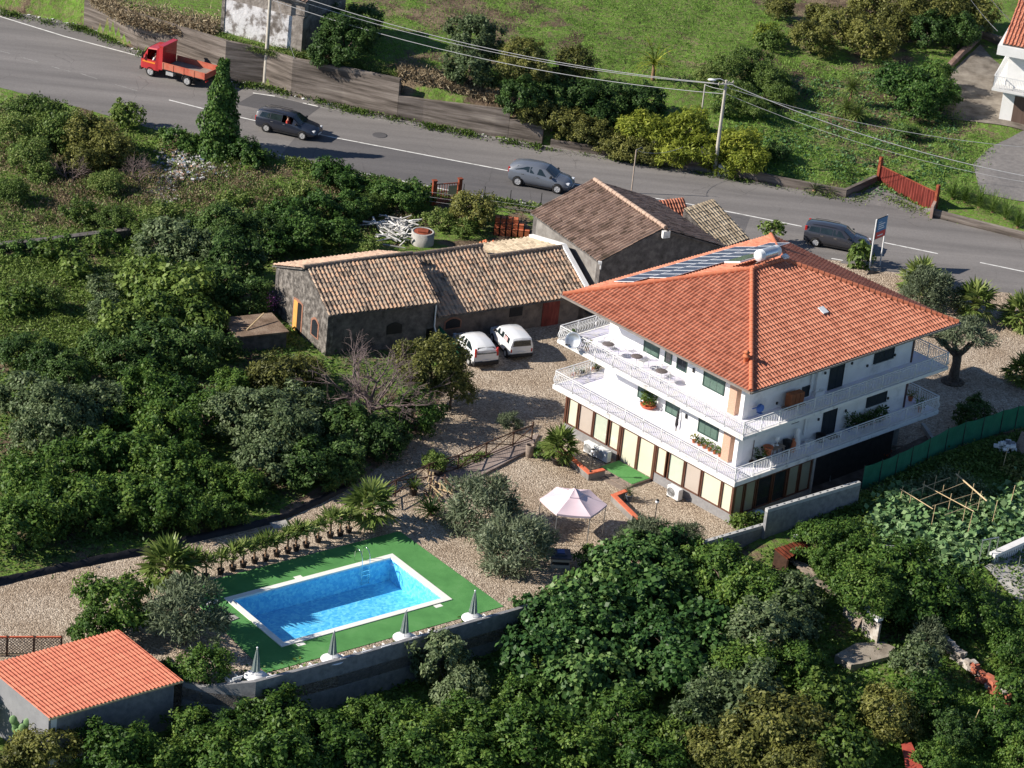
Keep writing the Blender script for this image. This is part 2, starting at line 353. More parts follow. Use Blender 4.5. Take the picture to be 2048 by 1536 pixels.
def drape(name, poly, m, dz, step=0.5, cut=None, world=False, structure=True, z=None):
    pts = poly if world else [P(x, y, 0) for x, y in poly]
    bm = bmesh.new(); f = bm.faces.new([bm.verts.new((p[0], p[1], 0)) for p in pts])
    x0, x1 = min(p[0] for p in pts), max(p[0] for p in pts); y0, y1 = min(p[1] for p in pts), max(p[1] for p in pts)
    for ax, a, b in ((0, x0, x1), (1, y0, y1)):
        c = math.floor(a/step)*step+step
        while c < b:
            no = Vector((1, 0, 0)) if ax == 0 else Vector((0, 1, 0))
            bmesh.ops.bisect_plane(bm, geom=bm.verts[:]+bm.edges[:]+bm.faces[:], plane_co=no*c, plane_no=no, dist=1e-5); c += step
    if cut:
        kill = [q for q in bm.faces if inpoly(cut, *q.calc_center_median()[:2])]
        bmesh.ops.delete(bm, geom=kill, context='FACES')
    for v in bm.verts: v.co.z = (g(v.co.x, v.co.y) if z is None else z)+dz
    bmesh.ops.recalc_face_normals(bm, faces=bm.faces[:])
    if sum(q.normal.z for q in bm.faces) < 0: bmesh.ops.reverse_faces(bm, faces=bm.faces[:])
    me = bpy.data.meshes.new(name); bm.to_mesh(me); bm.free(); me.materials.append(m)
    o = meshobj(name, me)
    return kind(o, 'structure') if structure else o
def gravelmat():
    m = bpy.data.materials.new('beige_gravel'); m.use_nodes = True; n = m.node_tree; b = n.nodes['Principled BSDF']
    b.inputs['Roughness'].default_value = .9; b.inputs['Specular IOR Level'].default_value = .15
    ge = n.nodes.new('ShaderNodeNewGeometry')
    v = n.nodes.new('ShaderNodeTexVoronoi'); v.inputs['Scale'].default_value = 13; n.links.new(ge.outputs['Position'], v.inputs['Vector'])
    s = n.nodes.new('ShaderNodeSeparateColor'); n.links.new(v.outputs['Color'], s.inputs[0])
    r = n.nodes.new('ShaderNodeValToRGB'); n.links.new(s.outputs[0], r.inputs[0]); e = r.color_ramp.elements
    e[0].color = (.20,.155,.115,1); e[1].color = (.60,.52,.42,1)
    for p, c in ((.25,(.30,.24,.18,1)),(.55,(.39,.32,.25,1)),(.85,(.47,.395,.31,1))): q = e.new(p); q.color = c
    no = n.nodes.new('ShaderNodeTexNoise'); no.inputs['Scale'].default_value = .35; no.inputs['Detail'].default_value = 5; n.links.new(ge.outputs['Position'], no.inputs['Vector'])
    r2 = n.nodes.new('ShaderNodeValToRGB'); n.links.new(no.outputs['Fac'], r2.inputs[0]); e = r2.color_ramp.elements
    e[0].position = .3; e[0].color = (.80,.75,.70,1); e[1].position = .65; e[1].color = (1.03,1.03,1.03,1)
    mx = n.nodes.new('ShaderNodeMix'); mx.data_type = 'RGBA'; mx.blend_type = 'MULTIPLY'; mx.inputs[0].default_value = 1
    n.links.new(r.outputs[0], mx.inputs[6]); n.links.new(r2.outputs[0], mx.inputs[7]); n.links.new(mx.outputs[2], b.inputs['Base Color'])
    bu = n.nodes.new('ShaderNodeBump'); bu.inputs['Strength'].default_value = .8; bu.inputs['Distance'].default_value = .05; bu.invert = True
    n.links.new(v.outputs['Distance'], bu.inputs['Height']); n.links.new(bu.outputs[0], b.inputs['Normal'])
    return m
M['gravel'] = gravelmat()
GR = [(-260,1240),(0,1172),(120,1143),(300,1107),(370,1088),(560,1043),(640,1008),(720,965),(790,905),(850,855),(880,800),(893,740),(885,690),(935,640),(1130,590),(1260,560),(1500,500),(1664,524),(1780,549),(1900,572),(2048,598),(2300,646),(2300,762),(2048,846),(1890,899),(1722,976),(1535,1044),(1410,1085),(1220,1170),(1035,1238),(900,1277),(680,1340),(512,1384),(403,1386),(300,1340),(237,1306),(-31,1386),(-300,1440)]
drape('gravel_yard', GR, M['gravel'], .02, .5, cut=shrink(carp, 0.93))
M['darksoil'] = mat('bare_dark_soil', [(.055,.038,.028),(.11,.08,.06),(.17,.13,.10)], 1.4, .95, .6, 9, coord='World')  # bare soil, darker than the gravel yard beside it
M['leaflitter'] = mat('leaf_litter_soil', [(.10,.065,.042),(.20,.14,.10),(.30,.23,.17)], 1.1, .95, .6, 9, coord='World')
drape('soil_strip', [(1520,1030),(1580,985),(1700,945),(1850,872),(1880,893),(1722,974),(1535,1042)], M['darksoil'], .035)
drape('orchard_path', [(640,1008),(720,965),(790,905),(850,855),(880,800),(850,790),(760,880),(680,950),(560,1020),(560,1043)], M['leaflitter'], .032)
# ------------------------------------------------------------------ road
def asphalt(name, c, worn):
    m = bpy.data.materials.new(name); m.use_nodes = True; n = m.node_tree; b = n.nodes['Principled BSDF']
    b.inputs['Roughness'].default_value = .85; b.inputs['Specular IOR Level'].default_value = .25
    ge = n.nodes.new('ShaderNodeNewGeometry'); mp = n.nodes.new('ShaderNodeMapping'); mp.inputs['Rotation'].default_value = (0, 0, R(16)); mp.inputs['Scale'].default_value = (.10, 1.1, 1)
    n.links.new(ge.outputs['Position'], mp.inputs[0])
    a = n.nodes.new('ShaderNodeTexNoise'); a.inputs['Scale'].default_value = .7; a.inputs['Detail'].default_value = 4; n.links.new(mp.outputs[0], a.inputs['Vector'])
    d = n.nodes.new('ShaderNodeTexNoise'); d.inputs['Scale'].default_value = 9; d.inputs['Detail'].default_value = 8; d.inputs['Roughness'].default_value = .8; n.links.new(ge.outputs['Position'], d.inputs['Vector'])
    r = n.nodes.new('ShaderNodeValToRGB'); e = r.color_ramp.elements; e[0].position = .3; e[0].color = (*c, 1); e[1].position = .72; e[1].color = (*worn, 1); n.links.new(a.outputs['Fac'], r.inputs[0])
    r2 = n.nodes.new('ShaderNodeValToRGB'); e = r2.color_ramp.elements; e[0].position = .3; e[0].color = (.78,.78,.78,1); e[1].position = .7; e[1].color = (1.15,1.15,1.15,1); n.links.new(d.outputs['Fac'], r2.inputs[0])
    mx = n.nodes.new('ShaderNodeMix'); mx.data_type = 'RGBA'; mx.blend_type = 'MULTIPLY'; mx.inputs[0].default_value = 1
    n.links.new(r.outputs[0], mx.inputs[6]); n.links.new(r2.outputs[0], mx.inputs[7])
    v = n.nodes.new('ShaderNodeTexVoronoi'); v.feature = 'DISTANCE_TO_EDGE'; v.inputs['Scale'].default_value = .34
    wn = n.nodes.new('ShaderNodeTexNoise'); wn.inputs['Scale'].default_value = 1.6; wn.inputs['Detail'].default_value = 5; n.links.new(ge.outputs['Position'], wn.inputs['Vector'])
    va = n.nodes.new('ShaderNodeMix'); va.data_type = 'RGBA'; va.inputs[0].default_value = .35; va.blend_type = 'ADD'; n.links.new(ge.outputs['Position'], va.inputs[6]); n.links.new(wn.outputs['Color'], va.inputs[7])
    n.links.new(va.outputs[2], v.inputs['Vector'])
    cr = n.nodes.new('ShaderNodeValToRGB'); e = cr.color_ramp.elements; e[0].position = .003; e[0].color = (.72,.72,.72,1); e[1].position = .010; e[1].color = (1,1,1,1); n.links.new(v.outputs['Distance'], cr.inputs[0])
    g2 = n.nodes.new('ShaderNodeTexNoise'); g2.inputs['Scale'].default_value = .22; n.links.new(ge.outputs['Position'], g2.inputs['Vector'])
    gm = n.nodes.new('ShaderNodeValToRGB'); e = gm.color_ramp.elements; e[0].position = .52; e[0].color = (0,0,0,1); e[1].position = .6; e[1].color = (1,1,1,1); n.links.new(g2.outputs['Fac'], gm.inputs[0])
    m2 = n.nodes.new('ShaderNodeMix'); m2.data_type = 'RGBA'; m2.blend_type = 'MULTIPLY'; n.links.new(gm.outputs[0], m2.inputs[0]); n.links.new(mx.outputs[2], m2.inputs[6]); n.links.new(cr.outputs[0], m2.inputs[7])
    n.links.new(m2.outputs[2], b.inputs['Base Color'])
    bu = n.nodes.new('ShaderNodeBump'); bu.inputs['Strength'].default_value = .25; bu.inputs['Distance'].default_value = .03; n.links.new(d.outputs['Fac'], bu.inputs['Height']); n.links.new(bu.outputs[0], b.inputs['Normal'])
    return m
M['asphalt'] = asphalt('worn_asphalt', (.15,.14,.135), (.225,.21,.20))
M['lane'] = asphalt('newer_lane_asphalt', (.105,.10,.102), (.15,.142,.14))
M['patch'] = asphalt('newer_asphalt_patch', (.085,.082,.085), (.115,.11,.112))
M['paint'] = mat('road_paint', [(.34,.33,.31),(.60,.59,.56),(.72,.71,.68)], 2.0, .8, coord='World', detail=8, pos=[.3,.45,.6])
M['paintfaint'] = mat('worn_road_paint', [(.19,.18,.17),(.24,.23,.22),(.36,.35,.33)], 3.0, .85, coord='World', detail=8, pos=[.35,.5,.7])
rd = MB(); xs = np.arange(-75, 75.01, 1.0)
lo_, hi_ = np.interp(xs, nx_, ny_), np.interp(xs, fx, fy)
vs = []
for x, a, b in zip(xs, lo_, hi_):
    vs += [(x, a-.25, ZR-.25), (x, a-.25, ZR), (x, b+.3, ZR)]
rd.add(vs, [(i*3+j, i*3+3+j, i*3+4+j, i*3+1+j) for i in range(len(xs)-1) for j in (0, 1)])
kind(rd.build('road', M['asphalt']), 'structure')
drape('driveway', [PG(x, y) for x, y in [(1690,397),(1755,372),(1868,418),(1860,435)]], M['asphalt'], .05, .5, world=True)
nl = [P(x, y, ZR) for x, y in [(560,313),(640,331),(724,348),(919,387),(1083,414),(1300,455),(1480,489),(1500,434),(1377,409),(1152,370),(1018,343),(850,311),(670,276.5),(600,262)]]
b_ = MB(); b_.add([(p.x, p.y, ZR+.003) for p in nl], [tuple(range(len(nl)))]); o = b_.build('newer_lane', M['lane']); kind(o, 'structure')
if o.data.polygons[0].normal.z < 0: o.data.flip_normals()
pt = [P(x, y, ZR) for x, y in [(471.6,208.5),(512.6,185.5),(642,213.5),(610,237)]]
b_ = MB(); b_.add([(p.x, p.y, ZR+.005) for p in pt], [(0,1,2,3)]); o = b_.build('asphalt_patch', M['patch'])
if o.data.polygons[0].normal.z < 0: o.data.flip_normals()
kind(o, 'structure')
def stripes(name, segs, w, m, dz=.008):
    s = MB()
    for seg in segs:
        q = [P(x, y, ZR) for x, y in seg]
        L = []
        for i, p in enumerate(q):
            d = (q[min(i+1, len(q)-1)]-q[max(i-1, 0)]).normalized(); nn = Vector((-d.y, d.x, 0))*w/2
            L += [(p.x-nn.x, p.y-nn.y, ZR+dz), (p.x+nn.x, p.y+nn.y, ZR+dz)]
        s.add(L, [(2*i, 2*i+2, 2*i+3, 2*i+1) for i in range(len(q)-1)])
    return kind(s.build(name, m), 'structure')
stripes('centre_line', [[(338,200),(413,219)],[(478,234),(500,239)],[(500,239),(670,275.5),(850,310),(1018,342),(1152,369),(1377,408),(1480,428),(1604,453)],[(1767,485),(1876,507.5)],[(1960,525),(2070,548)]], .15, M['paint'])
stripes('faded_centre_dashes', [[(0,102),(20,107)],[(41,114),(80,125)],[(103,133),(143,144)],[(161,147),(195,158)],[(230,169),(275,182)]], .13, M['paintfaint'])
stripes('edge_line', [[(-120,2),(0,33),(130,73),(273,111),(400,150)],[(506,186),(550,192.5)],[(606,206),(636,213)]], .16, M['paint'])
stripes('faint_edge_line', [[(550,192.5),(606,206)],[(640,214),(780,243),(900,262),(1040,283),(1193,311),(1377,347)]], .12, M['paintfaint'], .006)
stripes('near_edge_line', [[(533,307),(560,311),(639,329),(724,346),(919,385),(1083,412),(1240,441)],[(1560,498),(1588,503)],[(1663,517),(1686,521)]], .15, M['paint'])
mh = MB(); c = P(759, 270.5, ZR); mh.lathe([(.55, ZR+.004), (.55, ZR+.012), (.48, ZR+.016)], (c.x, c.y, 0), 20); kind(mh.build('manhole_patch', M['patch']), 'structure')
# paved areas at the upper right
drape('gravel_forecourt', [PG(x, y) for x, y in [(1945,330),(1975,300),(2048,262),(2300,300),(2300,480),(2048,404),(1960,388)]], mat('grey_forecourt', [(.15,.14,.135),(.22,.205,.195)], 3, .95, .4, 12, coord='World'), .05, world=True)
drape('concrete_apron', [PG(x, y) for x, y in [(1880,238),(1960,246),(2048,262),(2100,250),(2010,140),(1960,90),(1900,150)]], mat('stained_concrete', [(.09,.075,.06),(.19,.165,.135),(.27,.24,.20)], .9, .95, .3, 10, coord='World'), .06, world=True)
drape('concrete_terrace', [PG(x, y) for x, y in [(1968,1136),(2050,1098),(2300,1010),(2300,1230),(2065,1232),(2030,1200)]], M['concrete'], .10, world=True)
# ================================================================== retaining walls
def ribbon(name, pts, thick, m, label, cat='wall', side=1, cap=None, sink=.3):
    # pts: (x, y, z_base, z_top) in photograph pixels taken at the given z of their visible top or base
    s = MB(); n = len(pts); q = [Vector((p[0], p[1], 0)) for p in pts]
    for i in range(n-1):
        d = (q[i+1]-q[i]).normalized(); nn = Vector((-d.y, d.x, 0))*thick*side
        a, b = q[i], q[i+1]
        bot = [a, b, b+nn, a+nn]; 
        if side < 0: bot = [b, a, a+nn, b+nn]
        za, zb = (pts[i], pts[i+1]) if side > 0 else (pts[i+1], pts[i])
        B = [(bot[0].x,bot[0].y,za[2]-sink),(bot[1].x,bot[1].y,zb[2]-sink),(bot[2].x,bot[2].y,zb[2]-sink),(bot[3].x,bot[3].y,za[2]-sink)]
        T = [(bot[0].x,bot[0].y,za[3]),(bot[1].x,bot[1].y,zb[3]),(bot[2].x,bot[2].y,zb[3]),(bot[3].x,bot[3].y,za[3])]
        s.hexa(B, T)
    o = s.build(name, m); tag(o, label, cat); return o
def wallmat():
    m = mat('board_marked_old_concrete', [(.055,.045,.038),(.12,.10,.085),(.19,.16,.14),(.29,.255,.22)], .8, .95, .6, 8, coord='World', detail=10, pos=[.33,.46,.56,.72], stretch=(.3,.3,4.5))
    return m
M['oldwall'] = wallmat()
def rpts(lst):                                  # (px, py of the foot on the road side, height)
    r = []
    for x, y, h in lst:
        p = P(x, y, ZR); r.append((p.x, p.y, ZR, ZR+h))
    return r
ribbon('retaining_wall', rpts([(167,53,2.1),(215,70,2.35),(273,99,2.75),(448,161,3.0),(526,169,2.7),(581,191,2.8),(683,212,2.9),(793,238,3.0)]), .3, M['oldwall'], 'tall stained concrete retaining wall along the road behind the red truck', side=1)
ribbon('retaining_wall', rpts([(793.5,238.2,1.75),(844,246,1.75),(988,273,2.1),(1015,277.5,2.15)]), .28, M['oldwall'], 'middle stretch of stained retaining wall below dry brown scrub', side=1)
ribbon('retaining_wall', rpts([(1015.5,277.7,1.5),(1083,290.5,1.5)]), .26, M['oldwall'], 'lowest stepped end of the stained retaining wall beside the yellowish hedge', side=1)
ribbon('roadside_wall', rpts([(1100,294,.55),(1158,304,.6),(1300,326,.6),(1427,348,.9),(1560,372,.6),(1690,396,.6)]), .25, M['oldwall'], 'low dark concrete wall along the road under the yellow-green shrubs', side=1)
ribbon('roadside_wall', rpts([(1690.5,396.2,.6),(1752,373,.8)]), .25, M['oldwall'], 'low wall turning in from the road to the red sheet gate', side=1)
ribbon('roadside_wall', rpts([(1863,434,.55),(1960,458,.5),(2048,480,.5),(2160,506,.5)]), .25, M['oldwall'], 'low roadside wall under the reeds right of the red gate', side=1)
def tpts(lst, drop=2.3):
    r = []
    for x, y, z in lst:
        p = P(x, y, z); r.append((p.x, p.y, -drop, z))
    return r
ribbon('pool_retaining_wall', tpts([(365,1364,.3),(403,1374,.3),(512,1364,.9),(680,1320,.9),(900,1257,.9),(1035,1219,.9),(1220,1157,.9),(1330,1120,.9),(1408,1090,.8)]), .22, M['block'], 'long grey concrete block retaining wall below the pool terrace', side=1)
kind(ribbon('terrace_edge', [(p[0], p[1], -.3, .03) for p in tpts([(365,1364,.3),(403,1374,.3),(512,1364,.9),(680,1320,.9),(900,1257,.9),(1035,1219,.9),(1220,1157,.9),(1330,1120,.9)])], 1.15, M['gravel'], 'gravel strip behind the pool wall', side=1), 'structure'); [SC.objects['terrace_edge'].pop(k_) for k_ in ('label', 'category')]
# hollow block walls with open cores showing along the top
def blockwall(name, a, b, za, zb, base, label):
    a = P(*a, za); b = P(*b, zb); d = (b-a); L = math.hypot(d.x, d.y); dx = Vector((d.x/L, d.y/L, 0)); nn = Vector((-dx.y, dx.x, 0)); T = .21
    root = thing(name, label, 'wall', (a.x, a.y, base), math.atan2(dx.y, dx.x))
    s = MB(); s.prism([(0,0),(L,0),(L,T),(0,T)], 0, [za-base-.19, zb-base-.19, zb-base-.19, za-base-.19]); s.build('wall', M['block'], root)
    c = MB(); k = int(L/.5)
    for i in range(k):                           # rim blocks of the top course: each with one open core
        x0 = i*L/k; x1 = (i+1)*L/k-.012; z0 = za+(zb-za)*i/k-base-.19; z1 = z0+.19; h0, h1 = x0+.32*(x1-x0), x0+.68*(x1-x0)
        c.b2((x0,-.004,z0),(x1,.052,z1)); c.b2((x0,T-.048,z0),(x1,T+.004,z1)); c.b2((x0,.052,z0),(h0,T-.048,z1)); c.b2((h1,.052,z0),(x1,T-.048,z1))
    c.build('top_course', mat('sunlit_block_tops', [(.36,.36,.35),(.46,.455,.44)], 3, .9), root)  # same blocks as the wall, paler: sunlight on the top put into the colour
    return root
blockwall('block_wall', (1410,1084), (1531,1049), 1.7, 1.75, -.4, 'low grey hollow block wall ending at the plants by the house corner')
blockwall('block_wall', (1536,1019), (1722,964), 2.8, 2.8, -.4, 'tall grey hollow block wall in front of the shaded side of the house')
# ================================================================== pool
A_, B_, C_, D_ = [P(x, y, .09) for x, y in ((451,1195.7),(784.9,1105.9),(904.6,1199),(560,1293))]
A_, B_, C_, D_ = [Vector((p.x, p.y, 0)) for p in (A_, B_, C_, D_)]
pu = ((B_-A_)+(C_-D_)).normalized(); pv_ = Vector((-pu.y, pu.x, 0)); pc = (A_+B_+C_+D_)/4
PL = ((B_-A_).length+(C_-D_).length)/2; PW = ((D_-A_).length+(C_-B_).length)/2
pang = math.atan2(pu.y, pu.x)
pool = thing('swimming_pool', 'rectangular blue swimming pool with white coping set in green turf', 'pool', (pc.x, pc.y, 0), pang)
cw = .33; l, w = PL/2, PW/2
s = MB()
for x0, x1, y0, y1 in ((-l,l,w-cw,w),(-l,l,-w,-w+cw),(-l,-l+cw,-w+cw,w-cw),(l-cw,l,-w+cw,w-cw)): s.b2((x0,y0,.0),(x1,y1,.09))
s.build('coping', M['coping'], pool)
M['mosaic'] = mat('blue_mosaic_with_caustics', [(.16,.50,.80),(.27,.64,.88),(.46,.80,.94)], 7.5, .4, kindt='voronoi', pos=[0,.5,1])  # mosaic blues; the pale cells also paint the caustics into the basin
s = MB(); a, b, dp = l-cw+.02, w-cw+.02, -1.25
s.add([(-a,-b,.04),(a,-b,.04),(a,b,.04),(-a,b,.04),(-a,-b,dp),(a,-b,dp),(a,b,dp),(-a,b,dp)], [(4,5,6,7),(0,4,7,3),(1,2,6,5),(0,1,5,4),(3,7,6,2)])
s.build('basin', M['mosaic'], pool)
wm = bpy.data.materials.new('pool_water'); wm.use_nodes = True; n = wm.node_tree; n.nodes.remove(n.nodes['Principled BSDF'])
tr = n.nodes.new('ShaderNodeBsdfTransparent'); tr.inputs[0].default_value = (.66,.93,1,1); gl = n.nodes.new('ShaderNodeBsdfGlossy'); gl.inputs['Roughness'].default_value = .04
mx = n.nodes.new('ShaderNodeMixShader')
no = n.nodes.new('ShaderNodeTexNoise'); no.inputs['Scale'].default_value = 5.5; no.inputs['Detail'].default_value = 3; tc = n.nodes.new('ShaderNodeTexCoord'); n.links.new(tc.outputs['Object'], no.inputs['Vector'])
bu = n.nodes.new('ShaderNodeBump'); bu.inputs['Strength'].default_value = .5; bu.inputs['Distance'].default_value = .06; n.links.new(no.outputs['Fac'], bu.inputs['Height'])
n.links.new(bu.outputs[0], gl.inputs['Normal']); mx.inputs[0].default_value = .07
n.links.new(tr.outputs[0], mx.inputs[1]); n.links.new(gl.outputs[0], mx.inputs[2]); n.links.new(mx.outputs[0], n.nodes['Material Output'].inputs[0])
s = MB(); s.add([(-a+.005,-b+.005,-.10),(a-.005,-b+.005,-.10),(a-.005,b-.005,-.10),(-a+.005,b-.005,-.10)], [(0,1,2,3)]); s.build('water', wm, pool)
s = MB()
for x, y in ((-.6,w+.16),(l-1.0,-w-.18),(-l+1.0,-w-.18)): s.b2((x-.22,y-.13,.012),(x+.22,y+.13,.05))
s.build('skimmer_lid', M['coping'], pool)
lad = thing('pool_ladder', 'polished steel ladder with hooped handrails at the far pool edge', 'ladder', tuple(pc+pu*(l*.62)+pv_*(w-cw)), pang)
for sx in (-.24, .24):
    r_ = MB(); r_.tube([(sx,.62,.05),(sx,.62,.62),(sx,.5,.82),(sx,.3,.88),(sx,.1,.82),(sx,-.06,.55),(sx,-.10,.0),(sx,-.12,-1.0)], .022, 8); r_.build('handrail', M['chrome'], lad)
for i in range(4):
    r_ = MB(); r_.b2((-.24,-.17,-.22-.26*i),(.24,-.07,-.19-.26*i)); r_.build('tread', M['chrome'], lad)
# turf carpet: four strips round the pool
q = [Vector((p.x, p.y, 0)) for p in carp]; inn = [pc-pu*l*.985-pv_*w*.985*-1, pc-pu*l*.985-pv_*w*.985, pc+pu*l*.985-pv_*w*.985, pc+pu*l*.985+pv_*w*.985]
s = MB()
for i in range(4):
    j = (i+1) % 4; s.add([(*q[i].xy,.045),(*q[j].xy,.045),(*inn[j].xy,.045),(*inn[i].xy,.045)], [(0,1,2,3)])
    s.add([(*q[i].xy,.0),(*q[j].xy,.0),(*q[j].xy,.045),(*q[i].xy,.045)], [(0,1,2,3)])
o = s.build('turf_carpet', M['carpet']); tag(o, 'bright green artificial turf carpet laid around the pool', 'carpet')
s = MB(); c = P(455,1237,.06); s.box((c.x,c.y,.065),(.95,.62,.05),pang+.15); tag(s.build('hatch_cover', M['concrete']), 'pale rectangular concrete hatch cover at the pool end beside the olive tree', 'hatch')
s = MB(); c = P(424,1205,.06); s.box((c.x,c.y,.065),(.7,.28,.05),pang); tag(s.build('hatch_cover', M['edge']), 'narrow pale slab on the turf near the row of potted palms', 'hatch')
# black tarpaulin edging along the track
TP = [(-120,1198),(0,1170),(120,1142),(300,1106),(370,1087),(480,1062),(560,1042),(640,1006),(700,975)]
s = MB(); vs = []; rng = random.Random(3)
dense = []
for i in range(len(TP)-1):
    for k in range(8): dense.append((TP[i][0]+(TP[i+1][0]-TP[i][0])*k/8, TP[i][1]+(TP[i+1][1]-TP[i][1])*k/8))
for x, y in dense:
    p = P(x, y, 0); h = .26+.12*rng.random()
    vs += [(p.x+.05*rng.random(), p.y-.16, .0), (p.x, p.y-.05+.06*rng.random(), .14), (p.x, p.y+.10+.08*rng.random(), h), (p.x, p.y+.3+.15*rng.random(), h-.08), (p.x, p.y+.5, .02)]
s.add(vs, [(i*5+j, i*5+5+j, i*5+6+j, i*5+1+j) for i in range(len(dense)-1) for j in range(4)], 0, True)
tag(s.build('tarpaulin_edging', M['tarp']), 'long crumpled black tarpaulin edging between the gravel track and orchard', 'tarpaulin')
s = MB(); c = P(560,1050,.03); s.box((c.x,c.y,.05),(.95,.75,.08),.5); tag(s.build('concrete_slab', M['concrete']), 'square pale slab lying on the track behind the potted palms', 'slab')
# ================================================================== tiled roofs
def tiles(name, m, parent, o, sv, tv, L, tmax, cp=.2, rp=.36, amp=.045, lift=.03, n=6, tmin=None, jit=0.0, miss=0.0, seed=1, barrel=.62):
    rng = random.Random(seed); o, sv, tv = Vector(o), Vector(sv).normalized(), Vector(tv).normalized(); nv = sv.cross(tv).normalized()
    V = []; F = []; T = []
    nc = int(round(L/cp)); cp = L/nc
    for c in range(nc):
        ss = [c*cp+cp*k/n for k in range(n+1)]; hi = [tmax(s) for s in ss]; lo = [tmin(s) if tmin else 0 for s in ss]
        r = int(min(lo)/rp)
        while r*rp < max(hi):
            tint = rng.random(); ds, dt, dz = rng.gauss(0, jit), rng.gauss(0, jit*1.5), rng.gauss(0, jit*.5)
            t0, t1 = r*rp+dt, (r+1)*rp+.04+dt; base = len(V); r += 1
            if rng.random() < miss: continue
            for j, (tt, up) in enumerate(((t0, -.01), (t0, lift), (t1, 0.0))):
                for k, s in enumerate(ss):
                    f = k/n; z = amp*math.sin(math.pi*f/barrel) if f < barrel else -amp*.35*math.sin(math.pi*(f-barrel)/(1-barrel))
                    t = min(max(tt, lo[k]), hi[k]); V.append(o+sv*(s+ds)+tv*t+nv*(z+up+dz)); T.append(tint)
            w = n+1
            for j in range(2):
                for k in range(n): F.append((base+j*w+k, base+j*w+k+1, base+(j+1)*w+k+1, base+(j+1)*w+k))
    me = bpy.data.meshes.new(name); me.from_pydata([tuple(v) for v in V], [], F); me.materials.append(m)
    a = me.attributes.new('tint', 'FLOAT', 'POINT'); a.data.foreach_set('value', np.array(T, np.float32)); me.update()
    return meshobj(name, me, parent)
def ridge(s, p, q, r=.13, step=.34, mi=0):      # row of lapped half-round caps
    p, q = Vector(p), Vector(q); d = q-p; k = max(1, int(d.length/step))
    for i in range(k):
        a, b = p+d*(i/k), p+d*((i+1)/k+.012)
        s.tube([a, b], [r*1.12, r*.92], 10, mi)
M['tile'] = tilemat('orange_clay_tile', [(.34,.12,.072),(.47,.18,.11),(.54,.23,.145)])
M['ridgetile'] = mat('orange_ridge_tile', [(.44,.13,.065),(.56,.19,.10)], 4, .75)
M['oldtile'] = tilemat('old_mixed_clay_tile', [(.10,.075,.055),(.27,.20,.15),(.40,.30,.215),(.47,.29,.185),(.50,.42,.32)], .9)
M['barntile'] = tilemat('weathered_brown_tile', [(.12,.085,.06),(.25,.17,.13),(.33,.23,.18),(.42,.31,.24)], .9)
M['tantile'] = tilemat('pale_tan_tile', [(.24,.19,.13),(.42,.34,.24),(.52,.43,.31)], .9)
# ================================================================== the white three-storey house
VC = Vector((13.57, -4.26, 0)); VR = R(45.0)
villa = thing('house', 'large white house with hipped orange tile roof and two wraparound balconies', 'house', VC, VR)
def HW(u, v, z=0): return VC + Matrix.Rotation(VR, 3, 'Z') @ Vector((u, v, z))
HB, HA, EZ, RI, RH = 8.63, 7.335, 8.23, 2.73, 1.295
sl = math.hypot(HA, RI)
roof = MB(); roof.hexa([(-HB+.05,-HA+.05,EZ-.16),(HB-.05,-HA+.05,EZ-.16),(HB-.05,HA-.05,EZ-.16),(-HB+.05,HA-.05,EZ-.16)], [(-HB+.05,-HA+.05,EZ-.04),(HB-.05,-HA+.05,EZ-.04),(HB-.05,HA-.05,EZ-.04),(-HB+.05,HA-.05,EZ-.04)])
roof.add([(-HB+.1,-HA+.1,EZ-.04),(HB-.1,-HA+.1,EZ-.04),(HB-.1,HA-.1,EZ-.04),(-HB+.1,HA-.1,EZ-.04),(-RH,0,EZ+RI-.05),(RH,0,EZ+RI-.05)], [(0,1,5,4),(1,2,5),(2,3,4,5),(3,0,4)])
roof = roof.build('roof', M['white'], villa)
def hipmax(Lf, slope_len, flat):               # trapezoid: full height over the ridge, hips at the ends
    e = (Lf-flat)/2
    return lambda s: max(0.0, min(1.0, s/e, (Lf-s)/e))*slope_len
tiles('roof_slope', M['tile'], roof, (-HB,-HA,EZ), (1,0,0), (0,HA,RI), 2*HB, hipmax(2*HB, sl, 2*RH), cp=.24, rp=.37, amp=.062, lift=.045, seed=1)
tiles('roof_slope', M['tile'], roof, (HB,HA,EZ), (-1,0,0), (0,-HA,RI), 2*HB, hipmax(2*HB, sl, 2*RH), cp=.24, rp=.37, amp=.062, lift=.045, seed=2)
sl2 = math.hypot(HB-RH, RI)
tiles('roof_slope', M['tile'], roof, (-HB,HA,EZ), (0,-1,0), (HB-RH,0,RI), 2*HA, hipmax(2*HA, sl2, 0), cp=.24, rp=.37, amp=.062, lift=.045, seed=3)
tiles('roof_slope', M['tile'], roof, (HB,-HA,EZ), (0,1,0), (-(HB-RH),0,RI), 2*HA, hipmax(2*HA, sl2, 0), cp=.24, rp=.37, amp=.062, lift=.045, seed=4)
s = MB()
for cx, cy, rx in ((-HB,-HA,-RH),(HB,-HA,RH),(-HB,HA,-RH),(HB,HA,RH)): ridge(s, (cx*.995,cy*.995,EZ+.06), (rx,0,EZ+RI+.05))
ridge(s, (-RH,0,EZ+RI+.05), (RH,0,EZ+RI+.05)); s.build('ridge_cap', M['ridgetile'], roof)
s = MB()
for a, b in (((-HB-.05,-HA-.05),(HB+.05,-HA-.05)),((HB+.05,-HA-.05),(HB+.05,HA+.05)),((HB+.05,HA+.05),(-HB-.05,HA+.05)),((-HB-.05,HA+.05),(-HB-.05,-HA-.05))):
    s.bar((*a,EZ-.04), (*b,EZ-.04), .13, .10)
s.build('gutter', mat('grey_brown_gutter', [(.20,.17,.15),(.27,.24,.22)], 3, .5), roof)
